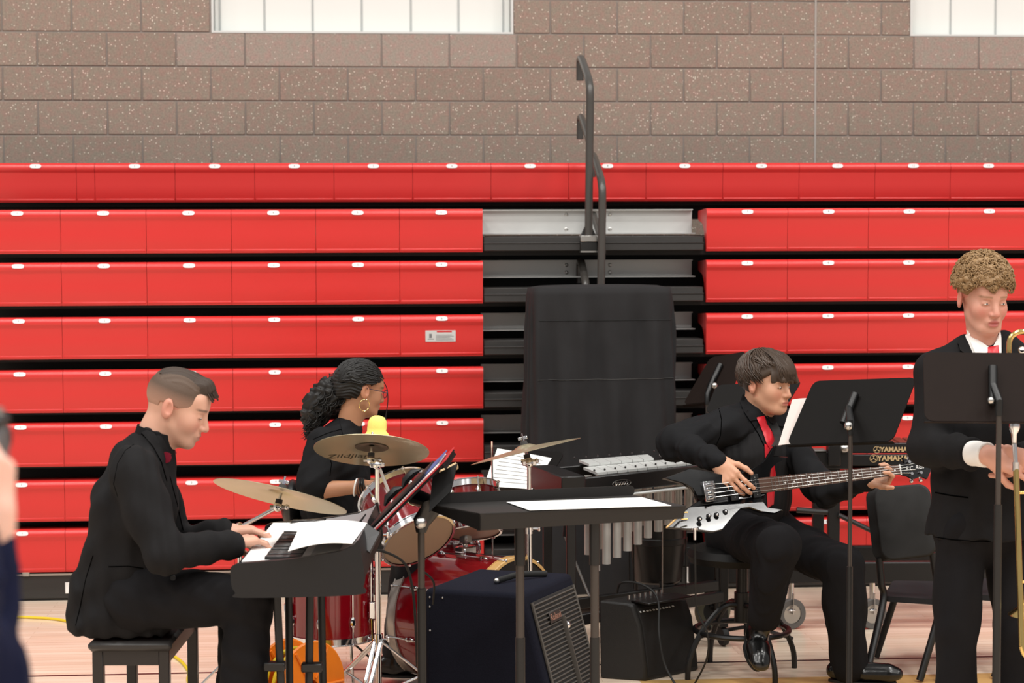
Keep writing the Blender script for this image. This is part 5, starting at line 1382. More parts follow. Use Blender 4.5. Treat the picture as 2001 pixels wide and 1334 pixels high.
def shoe(P,ankle,toe_dir,L=0.29,flat=True,floor_z=None,name='shoe',up=(0,0,1)):
    a=V(ankle); f=V(toe_dir).normalized(); u=V(up); u=(u-f*u.dot(f)).normalized(); sd=f.cross(u); s=Sdf()
    b=a-u*0.05
    s.cap(b-f*0.05+u*0.005,b+f*(L-0.13),0.038,0.042,0.02,sd,1.0); s.cap(b+f*0.08,b+f*(L-0.09),0.038,0.026,0.02,sd,1.45); s.cap(a+u*0.02,b,0.042,0.042,0.03)
    z0=-(0.055)
    n_=_np(-u); b_=_np(b)
    s.fn(lambda Pt: (Pt-b_)@n_-0.034)
    v,q=s.mesh(0.006); o=link(name,np_mesh(name,v,q,M_SHOE),P.root)
    so=MB(); ol=[]
    for t in range(24):
        an=2*PI*t/24; ca,sa=math.cos(an),math.sin(an); ol.append(((L/2)*ca*0.96, 0.048*sa*(1.05 if ca>0 else 0.85)))
    MS=Matrix(((f.x,sd.x,u.x,0),(f.y,sd.y,u.y,0),(f.z,sd.z,u.z,0),(0,0,0,1))); c=b+f*(L/2-0.085)-u*0.044
    so.prism(ol,0.010,Matrix.Translation(c)@MS); so.build('sole',M_RUBBER,o)
    return o
def inner_body(P,pairs,col):
    s=Sdf()
    for a,b,ra,rb in pairs: s.cap(a,b,ra,rb,0.03)
    P.add_skin(s,0.014,col)

# ------------------------------------------------------------------ the pianist
D=7.0
P=Person('man in a black suit with short brown hair, seated playing the keyboard',floor_of(W(270,1200,7.0)))
pelvis=J(258,1160,7.0); waist=J(252,1085,7.0); chest=J(262,985,7.0); upch=J(277,915,7.0); neckb=J(300,865,7.0)
shR=J(262,925,6.80); elR=J(318,1082,6.70); wrR=J(446,1064,6.86)
shL=J(282,918,7.20); elL=J(350,1068,7.32); wrL=J(436,1040,7.16)
hipR=J(270,1170,6.88); knR=J(485,1172,6.84); anR=J(468,1500,6.84)
hipL=J(270,1165,7.12); knL=J(478,1168,7.16); anL=J(455,1470,7.16)
jk=Sdf(); k=0.05
jk.cap(pelvis,waist,0.150,0.140,k,VY,1.25); jk.cap(waist,chest,0.140,0.138,k,VY,1.35); jk.cap(chest,upch,0.138,0.105,k,VY,1.5); jk.cap(upch,neckb,0.10,0.062,k,VY,1.3)
jk.cap(J(225,1150,7.0),J(222,1192,7.0),0.135,0.142,k,VY,1.3); jk.cap(J(172,1150,6.98),J(160,1222,6.98),0.055,0.045,0.04,VY,2.2); jk.cap(J(160,1215,6.98),J(143,1240,6.98),0.04,0.015,0.03,VY,3.0); jk.cap(J(200,1200,6.98),J(300,1222,6.95),0.08,0.06,0.04,VY,1.8); jk.cap(J(270,1130,6.95),J(300,1178,6.92),0.11,0.08,0.05)
jk.chain([shR,elR],[0.086,0.064],0.045); jk.chain([elR,wrR],[0.063,0.048],0.03); jk.chain([shL,elL],[0.085,0.07],0.045); jk.chain([elL,wrL],[0.068,0.05],0.03)
zcut=0.583; jk.fn(lambda Q: zcut-Q[...,2],0.0)
dW=_np((wrR-elR).normalized()); wr_=_np(wrR); 
P.cloth('jacket',jk,0.0075,M_SUIT,0.006,8,3)
tr=Sdf(); legs(tr,hipR,knR,anR,0.102,0.086,0.070); legs(tr,hipL,knL,anL,0.10,0.085,0.07); tr.cap(hipR,hipL,0.11,0.11,0.04)
tr.fn(lambda Q: np.where(Q[...,2]>0.75,-1,np.where(np.linalg.norm(Q[...,:2]-_np(pelvis)[:2],axis=-1)<0.26,zcut-Q[...,2],-1.0)),0)
P.cloth('trousers',tr,0.010,M_PANTS,0.005,9,5)
shoe(P,J(472,1540,6.84),VX,0.3); shoe(P,J(459,1508,7.16),VX,0.3)
MH=head_frame(J(347,794,7.0),VX*math.cos(0.38)-VZ*math.sin(0.38)-VY*0.05,VZ*math.cos(0.38)+VX*math.sin(0.38),1.07)
make_head(P,MH,J(296,868,7.0),SKIN,C3(172,108,96),C3(70,52,40),stubble=C3(150,112,92),blush=C3(198,122,104),neck_r=0.058,jaw=0.97)
hs=Sdf(); hand_sdf(hs,wrR,(J(500,1052,6.93)-wrR),(0,0,-1),1,1.08,(0.45,0.5,0.5,0.45),(0.5,0.5),0.12,elR+(wrR-elR)*0.8); P.add_skin(hs,0.003,SKIN)
hs=Sdf(); hand_sdf(hs,wrL,(J(490,1034,7.18)-wrL),(0,0,-1),-1,1.08,(0.4,0.45,0.5,0.5),(0.5,0.5),0.12,elL+(wrL-elL)*0.8); P.add_skin(hs,0.003,SKIN)
inner_body(P,[(pelvis,waist,0.11,0.1),(waist,chest,0.1,0.1),(chest,neckb,0.09,0.05),(shR,shL,0.05,0.05),(shR,elR,0.045,0.035),(elR,wrR,0.035,0.022),(shL,elL,0.045,0.035),(elL,wrL,0.035,0.022),(hipR,knR,0.06,0.05),(knR,anR,0.045,0.035),(hipL,knL,0.06,0.05),(knL,anL,0.045,0.035),(hipR,hipL,0.06,0.06)],SKIN)
P.body(M_SKIN); eyes(P,MH,(0,-0.9,-0.3),(50,40,34),0.0045)
# hair: cropped sides fading out, longer swept top with a parting
hr=Sdf(); hr.ell((0,0.014,0.034),(0.079,0.099,0.086),0.01)
hr.ell((0.012,0.000,0.074),(0.060,0.094,0.044),0.012); hr.cap((0.010,-0.060,0.090),(0.012,-0.104,0.052),0.026,0.012,0.02,(1,0,0),2.0)
def hl(Q):
    x,y,z=Q[...,0],Q[...,1],Q[...,2]
    low=np.where(y>0.045,-0.052-0.1*(y-0.045),np.where(y>-0.01,0.004-0.0*y,0.0-0.35*(y+0.01)))
    front=np.where(z>0.052,-0.2,-0.060-0.45*(z-0.02))
    low=np.where(y<-0.045,0.014+(-0.045-y)*1.6,low)
    return np.maximum(low-z,-1)
hr.fn(lambda Q: hl(Q),0.006)
def hnoise(Qp): return 0.0016*np.sin(Qp[:,0]*420+60*Qp[:,1])*(Qp[:,2]>0.078)
v,q=hr.mesh(0.0032,hnoise)
dark=C3(56,43,34); mid=C3(96,76,62); c=np.tile(mid,(len(v),1))
t=np.clip((v[:,2]-0.0)/0.055,0,1)[:,None]; c=(SKIN*0.62+mid*0.38)*(1-t)+mid*0.75*t
top=np.clip((v[:,2]-0.062-0.22*np.clip(v[:,1],-1,0.1))/0.006,0,1)[:,None]*(v[:,0]>-0.046)[:,None]; c=c*(1-top)+dark*top
A=np.array(MH); vw=v@A[:3,:3].T+A[:3,3]
link('hair',np_mesh('hair',vw,q,M_HAIRV,c),P.root)
paths=[]
for i in range(260):
    x=rng.uniform(-0.040,0.062); y0=rng.uniform(-0.06,0.09); L=rng.uniform(0.05,0.085); p=[]
    for j in range(8):
        t=j/7; y=max(-0.104,y0-L*t); yc=max(y,-0.075); zz=0.074+0.044*math.sqrt(max(0.04,1-((x-0.012)/0.062)**2-(yc/0.096)**2))
        if y<-0.075: zz-=(-0.075-y)*0.9
        p.append((x+0.014*t,y,zz+0.001))
    paths.append(p)
strands(P,'hair_strands',MH,paths,0.0028,mat('brown_hair',rgb(54,41,32),0.5,var=0.3,scale=60))
# collar, lapel, pocket and seams
sb=[P.skin_bvh]
def band(P,c,ax,r,h,m,name,q=1.0,flare=1.05,lean=None,n=28,gap=0.0):
    M=axis_frame(c,ax,VX); rings=[]
    for rr,zz in ((r,0),(r*1.0,h),(r*0.97,h),(r*flare*0.97,0)): 
        rings.append([M@V((rr*math.cos(a),rr*math.sin(a)*q,zz)) for a in [2*PI*k/n for k in range(n)]])
    rings.append(rings[0]); return MB().rings(rings,False).build(name,m,P.root)
band(P,J(300,868,7.0),(J(318,812,7.0)-J(300,868,7.0)),0.073,0.05,M_SHIRT,'shirt_collar',1.05)
P.patch('jacket_collar',[(287,826),(274,842),(300,872),(318,905),(326,896),(306,852)],M_SUIT,0.006,off=0.008)
P.line('lapel_edge',[(266,838),(300,868),(316,905),(326,940)],0.0022,M_SEAM)
P.line('shoulder_seam',[(262,868),(245,880),(230,905),(222,945),(230,970)],0.0015,M_SEAM,off=-0.0006)
P.line('pocket_welt',[(212,1107),(250,1106),(280,1110)],0.0022,M_SEAM,off=-0.0006)
P.line('vent_edge',[(182,1085),(168,1130),(156,1190),(148,1222)],0.0022,M_SEAM,off=-0.0006)
P.line('front_edge',[(332,930),(345,980),(358,1035)],0.002,M_SEAM)
b=P.cast(338,1129,off=0.004); 
if b: MB().lathe([(0,0.004),(0.009,0.004),(0.011,0.001),(0.011,0)],axis_frame(b,-ray(338,1129)),12).build('button',M_BLACKPLASTIC,P.root)
bt=J(329,888,6.97); MB().tube([bt+VY*-0.05-VZ*0.004,bt-VY*0.01,bt+VY*0.05],[0.020,0.009,0.020],8).build('bow_tie',mat('dark_red_satin',rgb(120,16,40),0.35,var=0.1),P.root)

# ------------------------------------------------------------------ the drummer
P=Person('woman in a black shirt with dark curly ponytail and glasses, seated at the drums',floor_of(W(650,1000,8.9)))
pelvis=J(648,1035,8.9); waist=J(642,985,8.9); chest=J(652,905,8.9); upch=J(664,862,8.9); neckb=J(676,838,8.9)
shR=J(634,866,8.74); elR=J(611,958,8.68); wrR=J(706,951,8.66)
shL=J(668,864,9.05); elL=J(690,950,9.1); wrL=J(752,945,8.95)
sh=Sdf(); k=0.04
sh.cap(pelvis,waist,0.120,0.118,k,VY,1.35); sh.cap(waist,chest,0.118,0.126,k,VY,1.35); sh.cap(chest,upch,0.120,0.092,k,VY,1.6); sh.cap(upch,neckb,0.085,0.056,k,VY,1.2)
sh.cap(J(680,905,8.9),J(684,930,8.9),0.085,0.085,k,VY,1.3)
sh.cap(shR,elR+(shR-elR)*0.12,0.074,0.074,0.035); sh.cap(shL,elL+(shL-elL)*0.12,0.07,0.07,0.035)
P.cloth('shirt',sh,0.0075,M_SHIRT,0.005,10,8)
tr=Sdf(); hipR=J(650,1045,8.82); hipL=J(655,1042,8.98); knR=J(800,1070,8.72); knL=J(795,1060,9.15)
legs(tr,hipR,knR,J(770,1270,8.8),0.09,0.07,0.055); legs(tr,hipL,knL,J(800,1240,9.2),0.09,0.07,0.055); tr.cap(hipR,hipL,0.10,0.10,0.04)
P.cloth('trousers',tr,0.010,mat('dark_denim',rgb(18,19,26),0.8,var=0.2,scale=40,bump=0.2),0.004,9,2)
shoe(P,J(772,1278,8.8),VX,0.25); shoe(P,J(802,1248,9.2),VX,0.25)
MH=head_frame(J(705,760,8.9),VX*0.86-VZ*0.19+VY*0.47,VZ*0.98+VX*0.18+VY*0.08,0.98)
make_head(P,MH,J(678,838,8.9),SKIN2,C3(148,78,72),C3(34,26,22),neck_r=0.047,jaw=0.92,nose=1.0,blush=C3(182,118,92))
hs=Sdf(); hand_sdf(hs,wrR,(J(770,944,8.68)-wrR),(0,0.2,-1),1,0.98,(0.45,0.55,0.6,0.65),(0.5,0.5),0.04); hs.cap(elR,wrR,0.042,0.026,0.02); P.add_skin(hs,0.0034,SKIN2)
hs=Sdf(); hand_sdf(hs,wrL,(J(790,938,8.9)-wrL),(0,-0.2,-1),-1,0.98,(0.5,0.6,0.6,0.6),(0.5,0.5),0.04); hs.cap(elL,wrL,0.042,0.026,0.02); P.add_skin(hs,0.0034,SKIN2)
inner_body(P,[(pelvis,waist,0.09,0.09),(waist,chest,0.09,0.09),(chest,neckb,0.08,0.045),(shR,shL,0.045,0.045),(shR,elR,0.04,0.04),(shL,elL,0.04,0.04),(hipR,knR,0.06,0.05),(hipL,knL,0.06,0.05),(hipR,hipL,0.06,0.06)],SKIN2)
P.body(M_SKIN); eyes(P,MH,(0,-0.9,-0.5),(40,28,22),0.004)
M_BLKHAIR=mat('black_curly_hair',rgb(18,15,14),0.6,var=0.3,scale=50,spec=0.5)
hr=Sdf(); hr.ell((0,0.018,0.036),(0.088,0.106,0.094),0.01); hr.ell((0,0.085,0.0),(0.06,0.045,0.06),0.03)
def hl(Q):
    x,y,z=Q[...,0],Q[...,1],Q[...,2]
    low=np.where(y>0.03,-0.055,np.where(y>-0.012,0.030,0.022+(-0.012-y)*0.42)); low=np.where(y<-0.075,0.055+(-0.075-y)*2.0,low)
    return low-z
hr.fn(hl,0.012)
v,q=hr.mesh(0.0036,lambda Qp: 0.0022*np.sin(Qp[:,2]*420+40*Qp[:,1]+3*np.sin(Qp[:,1]*60))+0.002*np.sin(Qp[:,0]*160+Qp[:,2]*150))
vw=v@np.array(MH)[:3,:3].T+np.array(MH)[:3,3]; link('hair',np_mesh('hair',vw,q,M_BLKHAIR),P.root)
pp=[J(668,765,8.9),J(645,770,8.92),J(625,790,8.93),J(612,812,8.93),J(604,832,8.93)]
pt=Sdf(); pt.chain(pp,[0.055,0.066,0.064,0.05,0.026],0.03)
v,q=pt.mesh(0.006,lambda Qp: 0.011*np.sin(Qp[:,0]*95+2*np.sin(Qp[:,2]*60))*np.sin(Qp[:,2]*85+Qp[:,1]*80)); link('ponytail',np_mesh('ponytail',v,q,M_BLKHAIR),P.root)
paths=[]
for i in range(520):
    t0=rng.random(); i0=min(3,int(t0*4)); base=pp[i0]*(1-(t0*4-i0))+pp[i0+1]*(t0*4-i0); ph=rng.uniform(0,6.28); rad=(0.064,0.074,0.07,0.05,0.03)[i0]*rng.uniform(0.6,1.08)
    th=rng.uniform(0,6.28); o_=VY*math.cos(th)*rad+VZ*math.sin(th)*rad*0.85+VX*rng.uniform(-0.02,0.02)+(pp[0]-pp[4]).normalized()*0.06; p=[]
    ddir=(pp[4]-pp[0]).normalized()
    for j in range(11):
        t=j/10; p.append(base+o_*(1+0.15*t)+ddir*0.085*t+VX*0.008*math.sin(ph+t*13)+VZ*0.008*math.cos(ph+t*13)-VZ*0.01*t)
    paths.append(p)
strands(P,'ponytail_curls',Matrix.Identity(4),paths,0.0026,M_BLKHAIR)
sp=scalp_paths(420,rng,(0,0.018,0.036),(0.088,0.106,0.094),lambda ph: 1.0+0.55*(1-math.cos(ph))/2,(0,-0.9),0,0.006)
paths=[]
for i in range(420):                                   # combed back from the hairline to the tie
    a=rng.uniform(-1.75,1.75); p=[]; lift=rng.uniform(0.99,1.045)
    s0=rng.uniform(0.0,0.5)
    for j in range(10):
        t=s0+(1-s0)*j/9; th=-1.15+t*2.75
        y=0.018+0.106*math.sin(th)*lift; cz=math.cos(th)
        x=0.088*math.sin(a)*max(0.1,math.cos(th*0.75))*lift; z=0.036+0.094*cz*math.cos(a)*lift
        if t>0.75: z=z*(1-(t-0.75)*2)+(-0.0)*(t-0.75)
        p.append((x+rng.uniform(-1,1)*0.003,y+rng.uniform(-1,1)*0.002,z+rng.uniform(-1,1)*0.003))
    p=[q_ for q_ in p if q_[2]>(0.028+max(0,-q_[1]-0.02)*0.5 if q_[1]<0.02 else -0.05)]
    if len(p)>3: paths.append(p)
strands(P,'hair_strands',MH,paths,0.0024,M_BLKHAIR)
MB().tube(spline([MH@V((0.02,-0.098,0.062)),J(756,758,9.0),J(758,785,9.0),J(754,812,9.0),J(755,828,9.0)],5),0.0022,5).build('hair_wisp',M_BLKHAIR,P.root)
MB().lathe([(0.03,-0.01),(0.042,0),(0.03,0.01)],axis_frame(J(664,768,8.9),VX*-1+VZ*0.1),18).build('hair_tie',M_RUBBER,P.root)
# glasses, ear-ring, bracelets, collar
gl=MB(); MG=mat('dark_glasses_frame',rgb(60,58,80),0.3,0.4)
for x in (-1,1):
    gl.tube([MH@V((x*0.031+0.022*math.cos(t),-0.108-0.002*math.cos(t),-0.004+0.018*math.sin(t))) for t in [2*PI*k/20 for k in range(20)]],0.0016,5,closed=True)
    gl.tube([MH@V((x*0.052,-0.106,0.002)),MH@V((x*0.078,-0.06,0.006)),MH@V((x*0.084,0.01,0.008))],0.0017,5)
gl.tube([MH@V((-0.010,-0.110,0.0)),MH@V((0.010,-0.110,0.0))],0.0016,5); gl.build('glasses',MG,P.root,'thin dark rimmed glasses')
ln=MB(); 
for x in (-1,1): ln.prism([(0.021*math.cos(t),0.017*math.sin(t)) for t in [2*PI*k/20 for k in range(20)]],0.001,MH@Matrix.Translation((x*0.031,-0.109,-0.004))@Matrix.Rotation(PI/2,4,'X'))
g_=mat('spectacle_lens',(0.95,0.96,1,1),0.02,spec=0.5); g_.node_tree.nodes['Principled BSDF'].inputs['Transmission Weight'].default_value=1.0; ln.build('lenses',g_,P.root)
MB().tube([MH@V((-0.092,0.012+0.024*math.sin(t),-0.066+0.026*math.cos(t))) for t in [2*PI*k/28 for k in range(28)]],0.0016,6,closed=True).build('hoop_earring',M_GLD,P.root,'gold hoop ear-ring')
wd=(wrR-elR).normalized()
for i,(o_,m_) in enumerate(((-0.012,M_WHITE),(0.0,mat('brown_bead',rgb(96,60,48),0.4,var=0.2)),(0.012,M_BLACKPLASTIC),(0.022,M_BLACKPLASTIC),(0.032,M_RUBBER))):
    M=axis_frame(wrR+wd*(o_-0.012),wd+VZ*0.12*(i-2)); MB().tube([M@V((0.034*math.cos(t),0.036*math.sin(t),0)) for t in [2*PI*k/20 for k in range(20)]],0.004,6,closed=True).build('bracelet',m_,P.root)
P.patch('shirt_collar',[(663,815),(676,806),(690,828),(704,858),(708,872),(690,880),(676,866),(668,840)],M_SHIRT,0.006,off=0.007)
P.line('collar_edge',[(664,818),(672,850),(684,876),(706,872)],0.0018,M_SEAM)
P.line('placket',[(712,862),(722,895),(728,930)],0.002,M_SEAM)
P.line('yoke_seam',[(612,858),(640,846),(668,838)],0.0015,M_SEAM); P.line('sleeve_seam',[(622,868),(640,880),(648,905),(645,930)],0.0015,M_SEAM)

# ------------------------------------------------------------------ the bass player
P=Person('young man in black vest and red tie, seated playing a black bass guitar',floor_of(W(1470,1000,9.0)))
pelvis=J(1462,1035,9.0); waist=J(1474,970,9.0); chest=J(1470,885,8.97); upch=J(1468,835,8.97); neckb=J(1478,808,8.96)
ff=VX*0.72-VY*0.69; fl=VX*0.69+VY*0.72                     # facing, and his left
shR=upch-fl*0.165+VZ*0.01-ff*0.0; shL=upch+fl*0.165
elR=J(1318,862,8.74); wrR=J(1404,903,8.50); elL=J(1608,958,8.86); wrL=J(1694,940,8.72)
sh=Sdf(); k=0.04
sh.cap(shR,elR,0.082,0.066,k); sh.cap(elR,wrR,0.066,0.042,0.03); sh.cap(shL,elL,0.08,0.066,k); sh.cap(elL,wrL,0.066,0.042,0.03); sh.cap(upch,neckb,0.10,0.066,k,fl,1.4); sh.cap(shR,shL,0.075,0.075,0.05)
P.cloth('shirt',sh,0.0075,M_SHIRT,0.008,12,4)
ve=Sdf(); ve.cap(pelvis,waist,0.135,0.138,k,fl,1.3); ve.cap(waist,chest,0.138,0.132,k,fl,1.38); ve.cap(chest,upch,0.132,0.098,k,fl,1.55); ve.cap(upch,neckb-VZ*0.02,0.09,0.062,k,fl,1.5)
P.cloth('vest',ve,0.0075,M_VEST,0.004,8,6)
tr=Sdf(); hipR=J(1432,1045,8.9); hipL=J(1500,1042,9.05); knR=J(1518,1065,8.45); knL=J(1645,1105,8.72)
legs(tr,hipR,knR,J(1492,1205,8.58),0.108,0.09,0.068); legs(tr,hipL,knL,J(1660,1296,8.74),0.105,0.09,0.078); tr.cap(hipR,hipL,0.115,0.115,0.04)
P.cloth('trousers',tr,0.0085,M_PANTS,0.007,11,9)
fdn=(J(1492,1292,8.42)-J(1482,1215,8.60)).normalized(); s1=shoe(P,J(1488,1225,8.585),fdn,0.26,up=(VX*0.2-VY*1.0))
shoe(P,V((J(1655,1310,8.74).x,J(1655,1310,8.74).y,0.105)),VX*0.98-VY*0.2,0.30)
MH=head_frame(J(1497,750,8.92),VX*0.76-VY*0.64-VZ*0.07,VZ+VX*0.05,1.08)
make_head(P,MH,J(1476,815,8.97),SKIN3,C3(172,98,88),C3(70,54,44),jaw=1.06,neck_r=0.056,blush=C3(196,124,102),cheek=1.08)
neckdir=(J(1757,918,8.70)-J(1388,960,8.42)).normalized()
hs=Sdf(); hand_sdf(hs,wrR,(J(1448,926,8.39)-wrR).normalized()*1.0-VZ*0.5,(VX*0.45+VY*0.75-VZ*0.3),1,1.08,(0.42,0.5,0.55,0.6),(0.4,0.4),0.05,elR+(wrR-elR)*0.8); P.add_skin(hs,0.003,SKIN3)
hs=Sdf(); hand_sdf(hs,wrL+VX*0.0,(VX*0.9+VZ*0.25-VY*0.25),(VZ*0.8-VY*0.75+VX*0.1),1,1.0,(0.95,1.0,1.0,1.0),(0.15,0.2),0.03,elL+(wrL-elL)*0.8); P.add_skin(hs,0.003,SKIN3)
inner_body(P,[(pelvis,waist,0.1,0.1),(waist,chest,0.1,0.1),(chest,neckb,0.08,0.05),(shR,shL,0.05,0.05),(shR,elR,0.045,0.035),(elR,wrR,0.035,0.022),(shL,elL,0.045,0.035),(elL,wrL,0.035,0.022),(hipR,knR,0.06,0.05),(hipL,knL,0.06,0.05),(hipR,hipL,0.06,0.06)],SKIN3)
P.body(M_SKIN); eyes(P,MH,(0.2,-0.95,-0.1),(34,26,22),0.0072)
M_BRHAIR=mat('brown_mop_hair',rgb(66,51,40),0.45,var=0.4,scale=50,spec=0.5)
hr=Sdf(); hr.ell((0,0.016,0.042),(0.094,0.112,0.098),0.01)
for i in range(9):
    x=-0.055+0.0138*i; hr.cap((x*0.8,-0.064,0.090),(x+0.012,-0.108+0.25*abs(x)*0.5,0.024+0.012*math.sin(i*2.3)+0.2*abs(x)*0.2),0.017,0.009,0.014)
def hl(Q):
    x,y,z=Q[...,0],Q[...,1],Q[...,2]
    low=np.where(y>0.035,-0.058+0.1*np.clip(0.08-y,0,1),np.where(y>-0.02,0.022,0.022+(-0.02-y)*0.75)); low=np.where(y<-0.062,0.010,low)
    return low-z
hr.fn(hl,0.012)
v,q=hr.mesh(0.0036,lambda Qp: 0.003*np.sin(Qp[:,0]*130+40*Qp[:,1]+2*np.sin(Qp[:,2]*50)))
vw=v@np.array(MH)[:3,:3].T+np.array(MH)[:3,3]; link('hair',np_mesh('hair',vw,q,M_BRHAIR),P.root)
def ends(ph):
    a=abs(ph)
    if a<0.75: return 1.42+0.1*math.sin(ph*9)
    if a<1.5: return 1.42
    return 2.0
paths=scalp_paths(620,rng,(0,0.016,0.042),(0.095,0.114,0.099),ends,(0,0.25),0.35,0.004)
for i in range(300):
    x=rng.uniform(-0.074,0.078); p=[]; zl=rng.uniform(0.085,0.112); sw=rng.uniform(0.012,0.034); t0=rng.uniform(0,0.35)
    for j in range(9):
        t=t0+(1-t0)*j/8; xx=x*(0.7+0.3*t)+sw*t*t
        p.append((xx,-(0.012+0.112*math.sin(t*1.42))*math.sqrt(max(0.25,1-(xx/0.104)**2)),0.136-zl*t**1.5-0.25*xx*xx*10*0.12))
    paths.append(p)
strands(P,'hair_strands',MH,paths,0.0030,M_BRHAIR)
# tie, collar, armhole, wrist bands
P.patch('neck_tie',[(1478,815),(1494,812),(1500,830),(1512,848),(1518,870),(1508,882),(1498,866),(1490,842)],M_TIE,0.006,off=0.010,bulge=0.006)
P.patch('tie_tail',[(1494,866),(1508,875),(1516,925),(1512,985),(1500,992),(1496,930)],M_TIE,0.005,off=0.006)
P.patch('shirt_collar',[(1452,768),(1466,790),(1488,812),(1478,820),(1466,822),(1452,800),(1446,784)],M_SHIRT,0.006,off=0.010)
P.patch('shirt_collar',[(1498,812),(1520,805),(1534,818),(1546,836),(1524,832),(1506,826)],M_SHIRT,0.006,off=0.010)
P.line('armhole_edge',[(1392,776),(1404,794),(1410,820),(1408,850),(1398,872)],0.0022,M_SEAM,off=-0.0005)
P.line('vest_opening',[(1466,822),(1482,848),(1496,876),(1504,900)],0.0025,M_SEAM)
wd=(wrR-elR).normalized()
for o_ in (0.0,0.013): 
    M=axis_frame(wrR+wd*(o_+0.004),wd); MB().tube([M@V((0.033*math.cos(t),0.036*math.sin(t),0)) for t in [2*PI*k_/20 for k_ in range(20)]],0.003,6,closed=True).build('wrist_band',M_RUBBER,P.root)

# ------------------------------------------------------------------ the bass guitar
pb=J(1388,960,8.42); pn=J(1757,918,8.66)
gx=(pn-pb).normalized(); gn=(-VY*0.95+VZ*0.27+VX*0.12); gn=(gn-gx*gn.dot(gx)).normalized(); gy=gn.cross(gx)
G0=pb
def gh(px,py,o=0.0): return hit(px,py,G0+gn*o,gn)
bass=thing('bass_guitar','glossy black electric bass guitar with pointed horns, held by the seated player','bass guitar',floor_of(pb),0)
M_BGLOSS=mat('black_gloss_lacquer',rgb(8,9,11),0.19,var=0.05,spec=0.6,coat=0.3,bump=0.12,bscale=22)
outl=[(1298,933),(1318,926),(1345,915),(1375,918),(1405,925),(1440,924),(1470,915),(1492,903),(1505,888),(1512,876),(1518,868),(1513,890),(1541,892),(1520,903),(1508,915),(1506,930),(1508,948),(1503,960),(1495,968),(1494,982),(1502,993),(1531,997),(1516,1003),(1490,1000),(1466,992),(1448,995),(1432,1010),(1410,1036),(1392,1040),(1350,1034),(1303,1031),(1322,1012),(1345,992),(1366,978),(1360,968),(1352,953),(1335,943)]
lamp=V((1.3,-11.0,8.2)); rp=gh(1430,972); hv=((lamp-gh(1400,1005)).normalized()+(CAM-gh(1400,1005)).normalized()).normalized(); hv=(hv+VZ*0.017-VX*0.015).normalized()
front=[]
for x,y in outl:
    p=gh(x,y,0.0)
    if y>974:
        q_=hit(x,y,rp,hv); p=q_
    front.append(p)
cen=sum(front,V())/len(front)
bm_=MB(); n=len(front); ins=[p+(cen-p).normalized()*0.006 for p in front]
from mathutils.geometry import tessellate_polygon
def cap_tris(pl): return [tuple(t) for t in tessellate_polygon([pl])]
tris=cap_tris([V(((p-G0).dot(gx),(p-G0).dot(gy),0)) for p in ins])
bm_.add(ins+[p-gn*0.006 for p in front]+[p-gn*0.032 for p in front]+[p-gn*0.038 for p in ins],
  tris+[tuple(3*n+i for i in reversed(t)) for t in tris]+[(r*n+i,r*n+(i+1)%n,(r+1)*n+(i+1)%n,(r+1)*n+i) for r in range(3) for i in range(n)])
bm_.build('guitar_body',M_BGLOSS,bass,angle=35)
GM=Matrix(((gx.x,gy.x,gn.x,G0.x),(gx.y,gy.y,gn.y,G0.y),(gx.z,gy.z,gn.z,G0.z),(0,0,0,1)))
def g2(px,py): p=gh(px,py); return ((p-G0).dot(gx),(p-G0).dot(gy))
nl=g2(1757,918)[0]; hb=g2(1482,948)[0]
M_FB=mat('rosewood_fretboard',rgb(86,60,48),0.45,var=0.25,scale=60,stretch=(2,30,1))
MB().add([GM@V(p) for p in ((hb,-0.032,0.003),(nl,-0.021,0.003),(nl,0.021,0.003),(hb,0.032,0.003),(hb,-0.032,0.010),(nl,-0.021,0.010),(nl,0.021,0.010),(hb,0.032,0.010))],[(0,3,2,1),(4,5,6,7),(0,1,5,4),(1,2,6,5),(2,3,7,6),(3,0,4,7)]).build('fretboard',M_FB,bass)
MB().add([GM@V(p) for p in ((hb-0.03,-0.03,0.003),(nl+0.01,-0.02,0.003),(nl+0.01,0.02,0.003),(hb-0.03,0.03,0.003),(hb-0.03,-0.022,-0.018),(nl+0.01,-0.015,-0.014),(nl+0.01,0.015,-0.014),(hb-0.03,0.022,-0.018))],[(0,1,2,3),(4,7,6,5),(0,4,5,1),(1,5,6,2),(2,6,7,3),(3,7,4,0)]).build('neck',mat('neck_black',rgb(20,19,19),0.3,var=0.1),bass)
wid=lambda x: 0.032+(0.021-0.032)*(x-hb)/(nl-hb)
for i in range(1,21):
    x=nl-nl*(1-2**(-i/12.0))
    if x>hb: MB().box((x-0.0008,-wid(x),0.010),(x+0.0008,wid(x),0.0125),0,GM).build('fret',M_STEEL,bass)
for i in (1,3,5,7,9,12,15,17):
    x=nl-nl*(1-2**(-(i-0.5)/12.0))
    for yy in ((-0.012,0.012) if i==12 else (0.0,)): MB().lathe([(0,0.0108),(0.004,0.0108),(0.004,0.009)],GM@Matrix.Translation((x,yy,0)),10).build('inlay_dot',M_WHITE,bass)
for i in range(4):
    yb=-0.027+0.018*i; yn=-0.015+0.010*i; MB().tube([GM@V((0.0,yb,0.016)),GM@V((nl,yn,0.014)),GM@V((nl+0.05+0.022*(i%2)+0.0,yn*1.3,0.008))],0.0009+0.0002*(3-i),5).build('string',M_STEEL,bass)
br=MB(); br.box((-0.03,-0.042,0.0),(0.022,0.042,0.008),0.002,GM)
for i in range(4): br.box((-0.018,-0.034+0.018*i,0.008),(0.012,-0.020+0.018*i,0.017),0.003,GM)
br.box((-0.032,-0.042,0.006),(-0.024,0.042,0.018),0.002,GM); br.build('bridge',M_CHROME,bass)
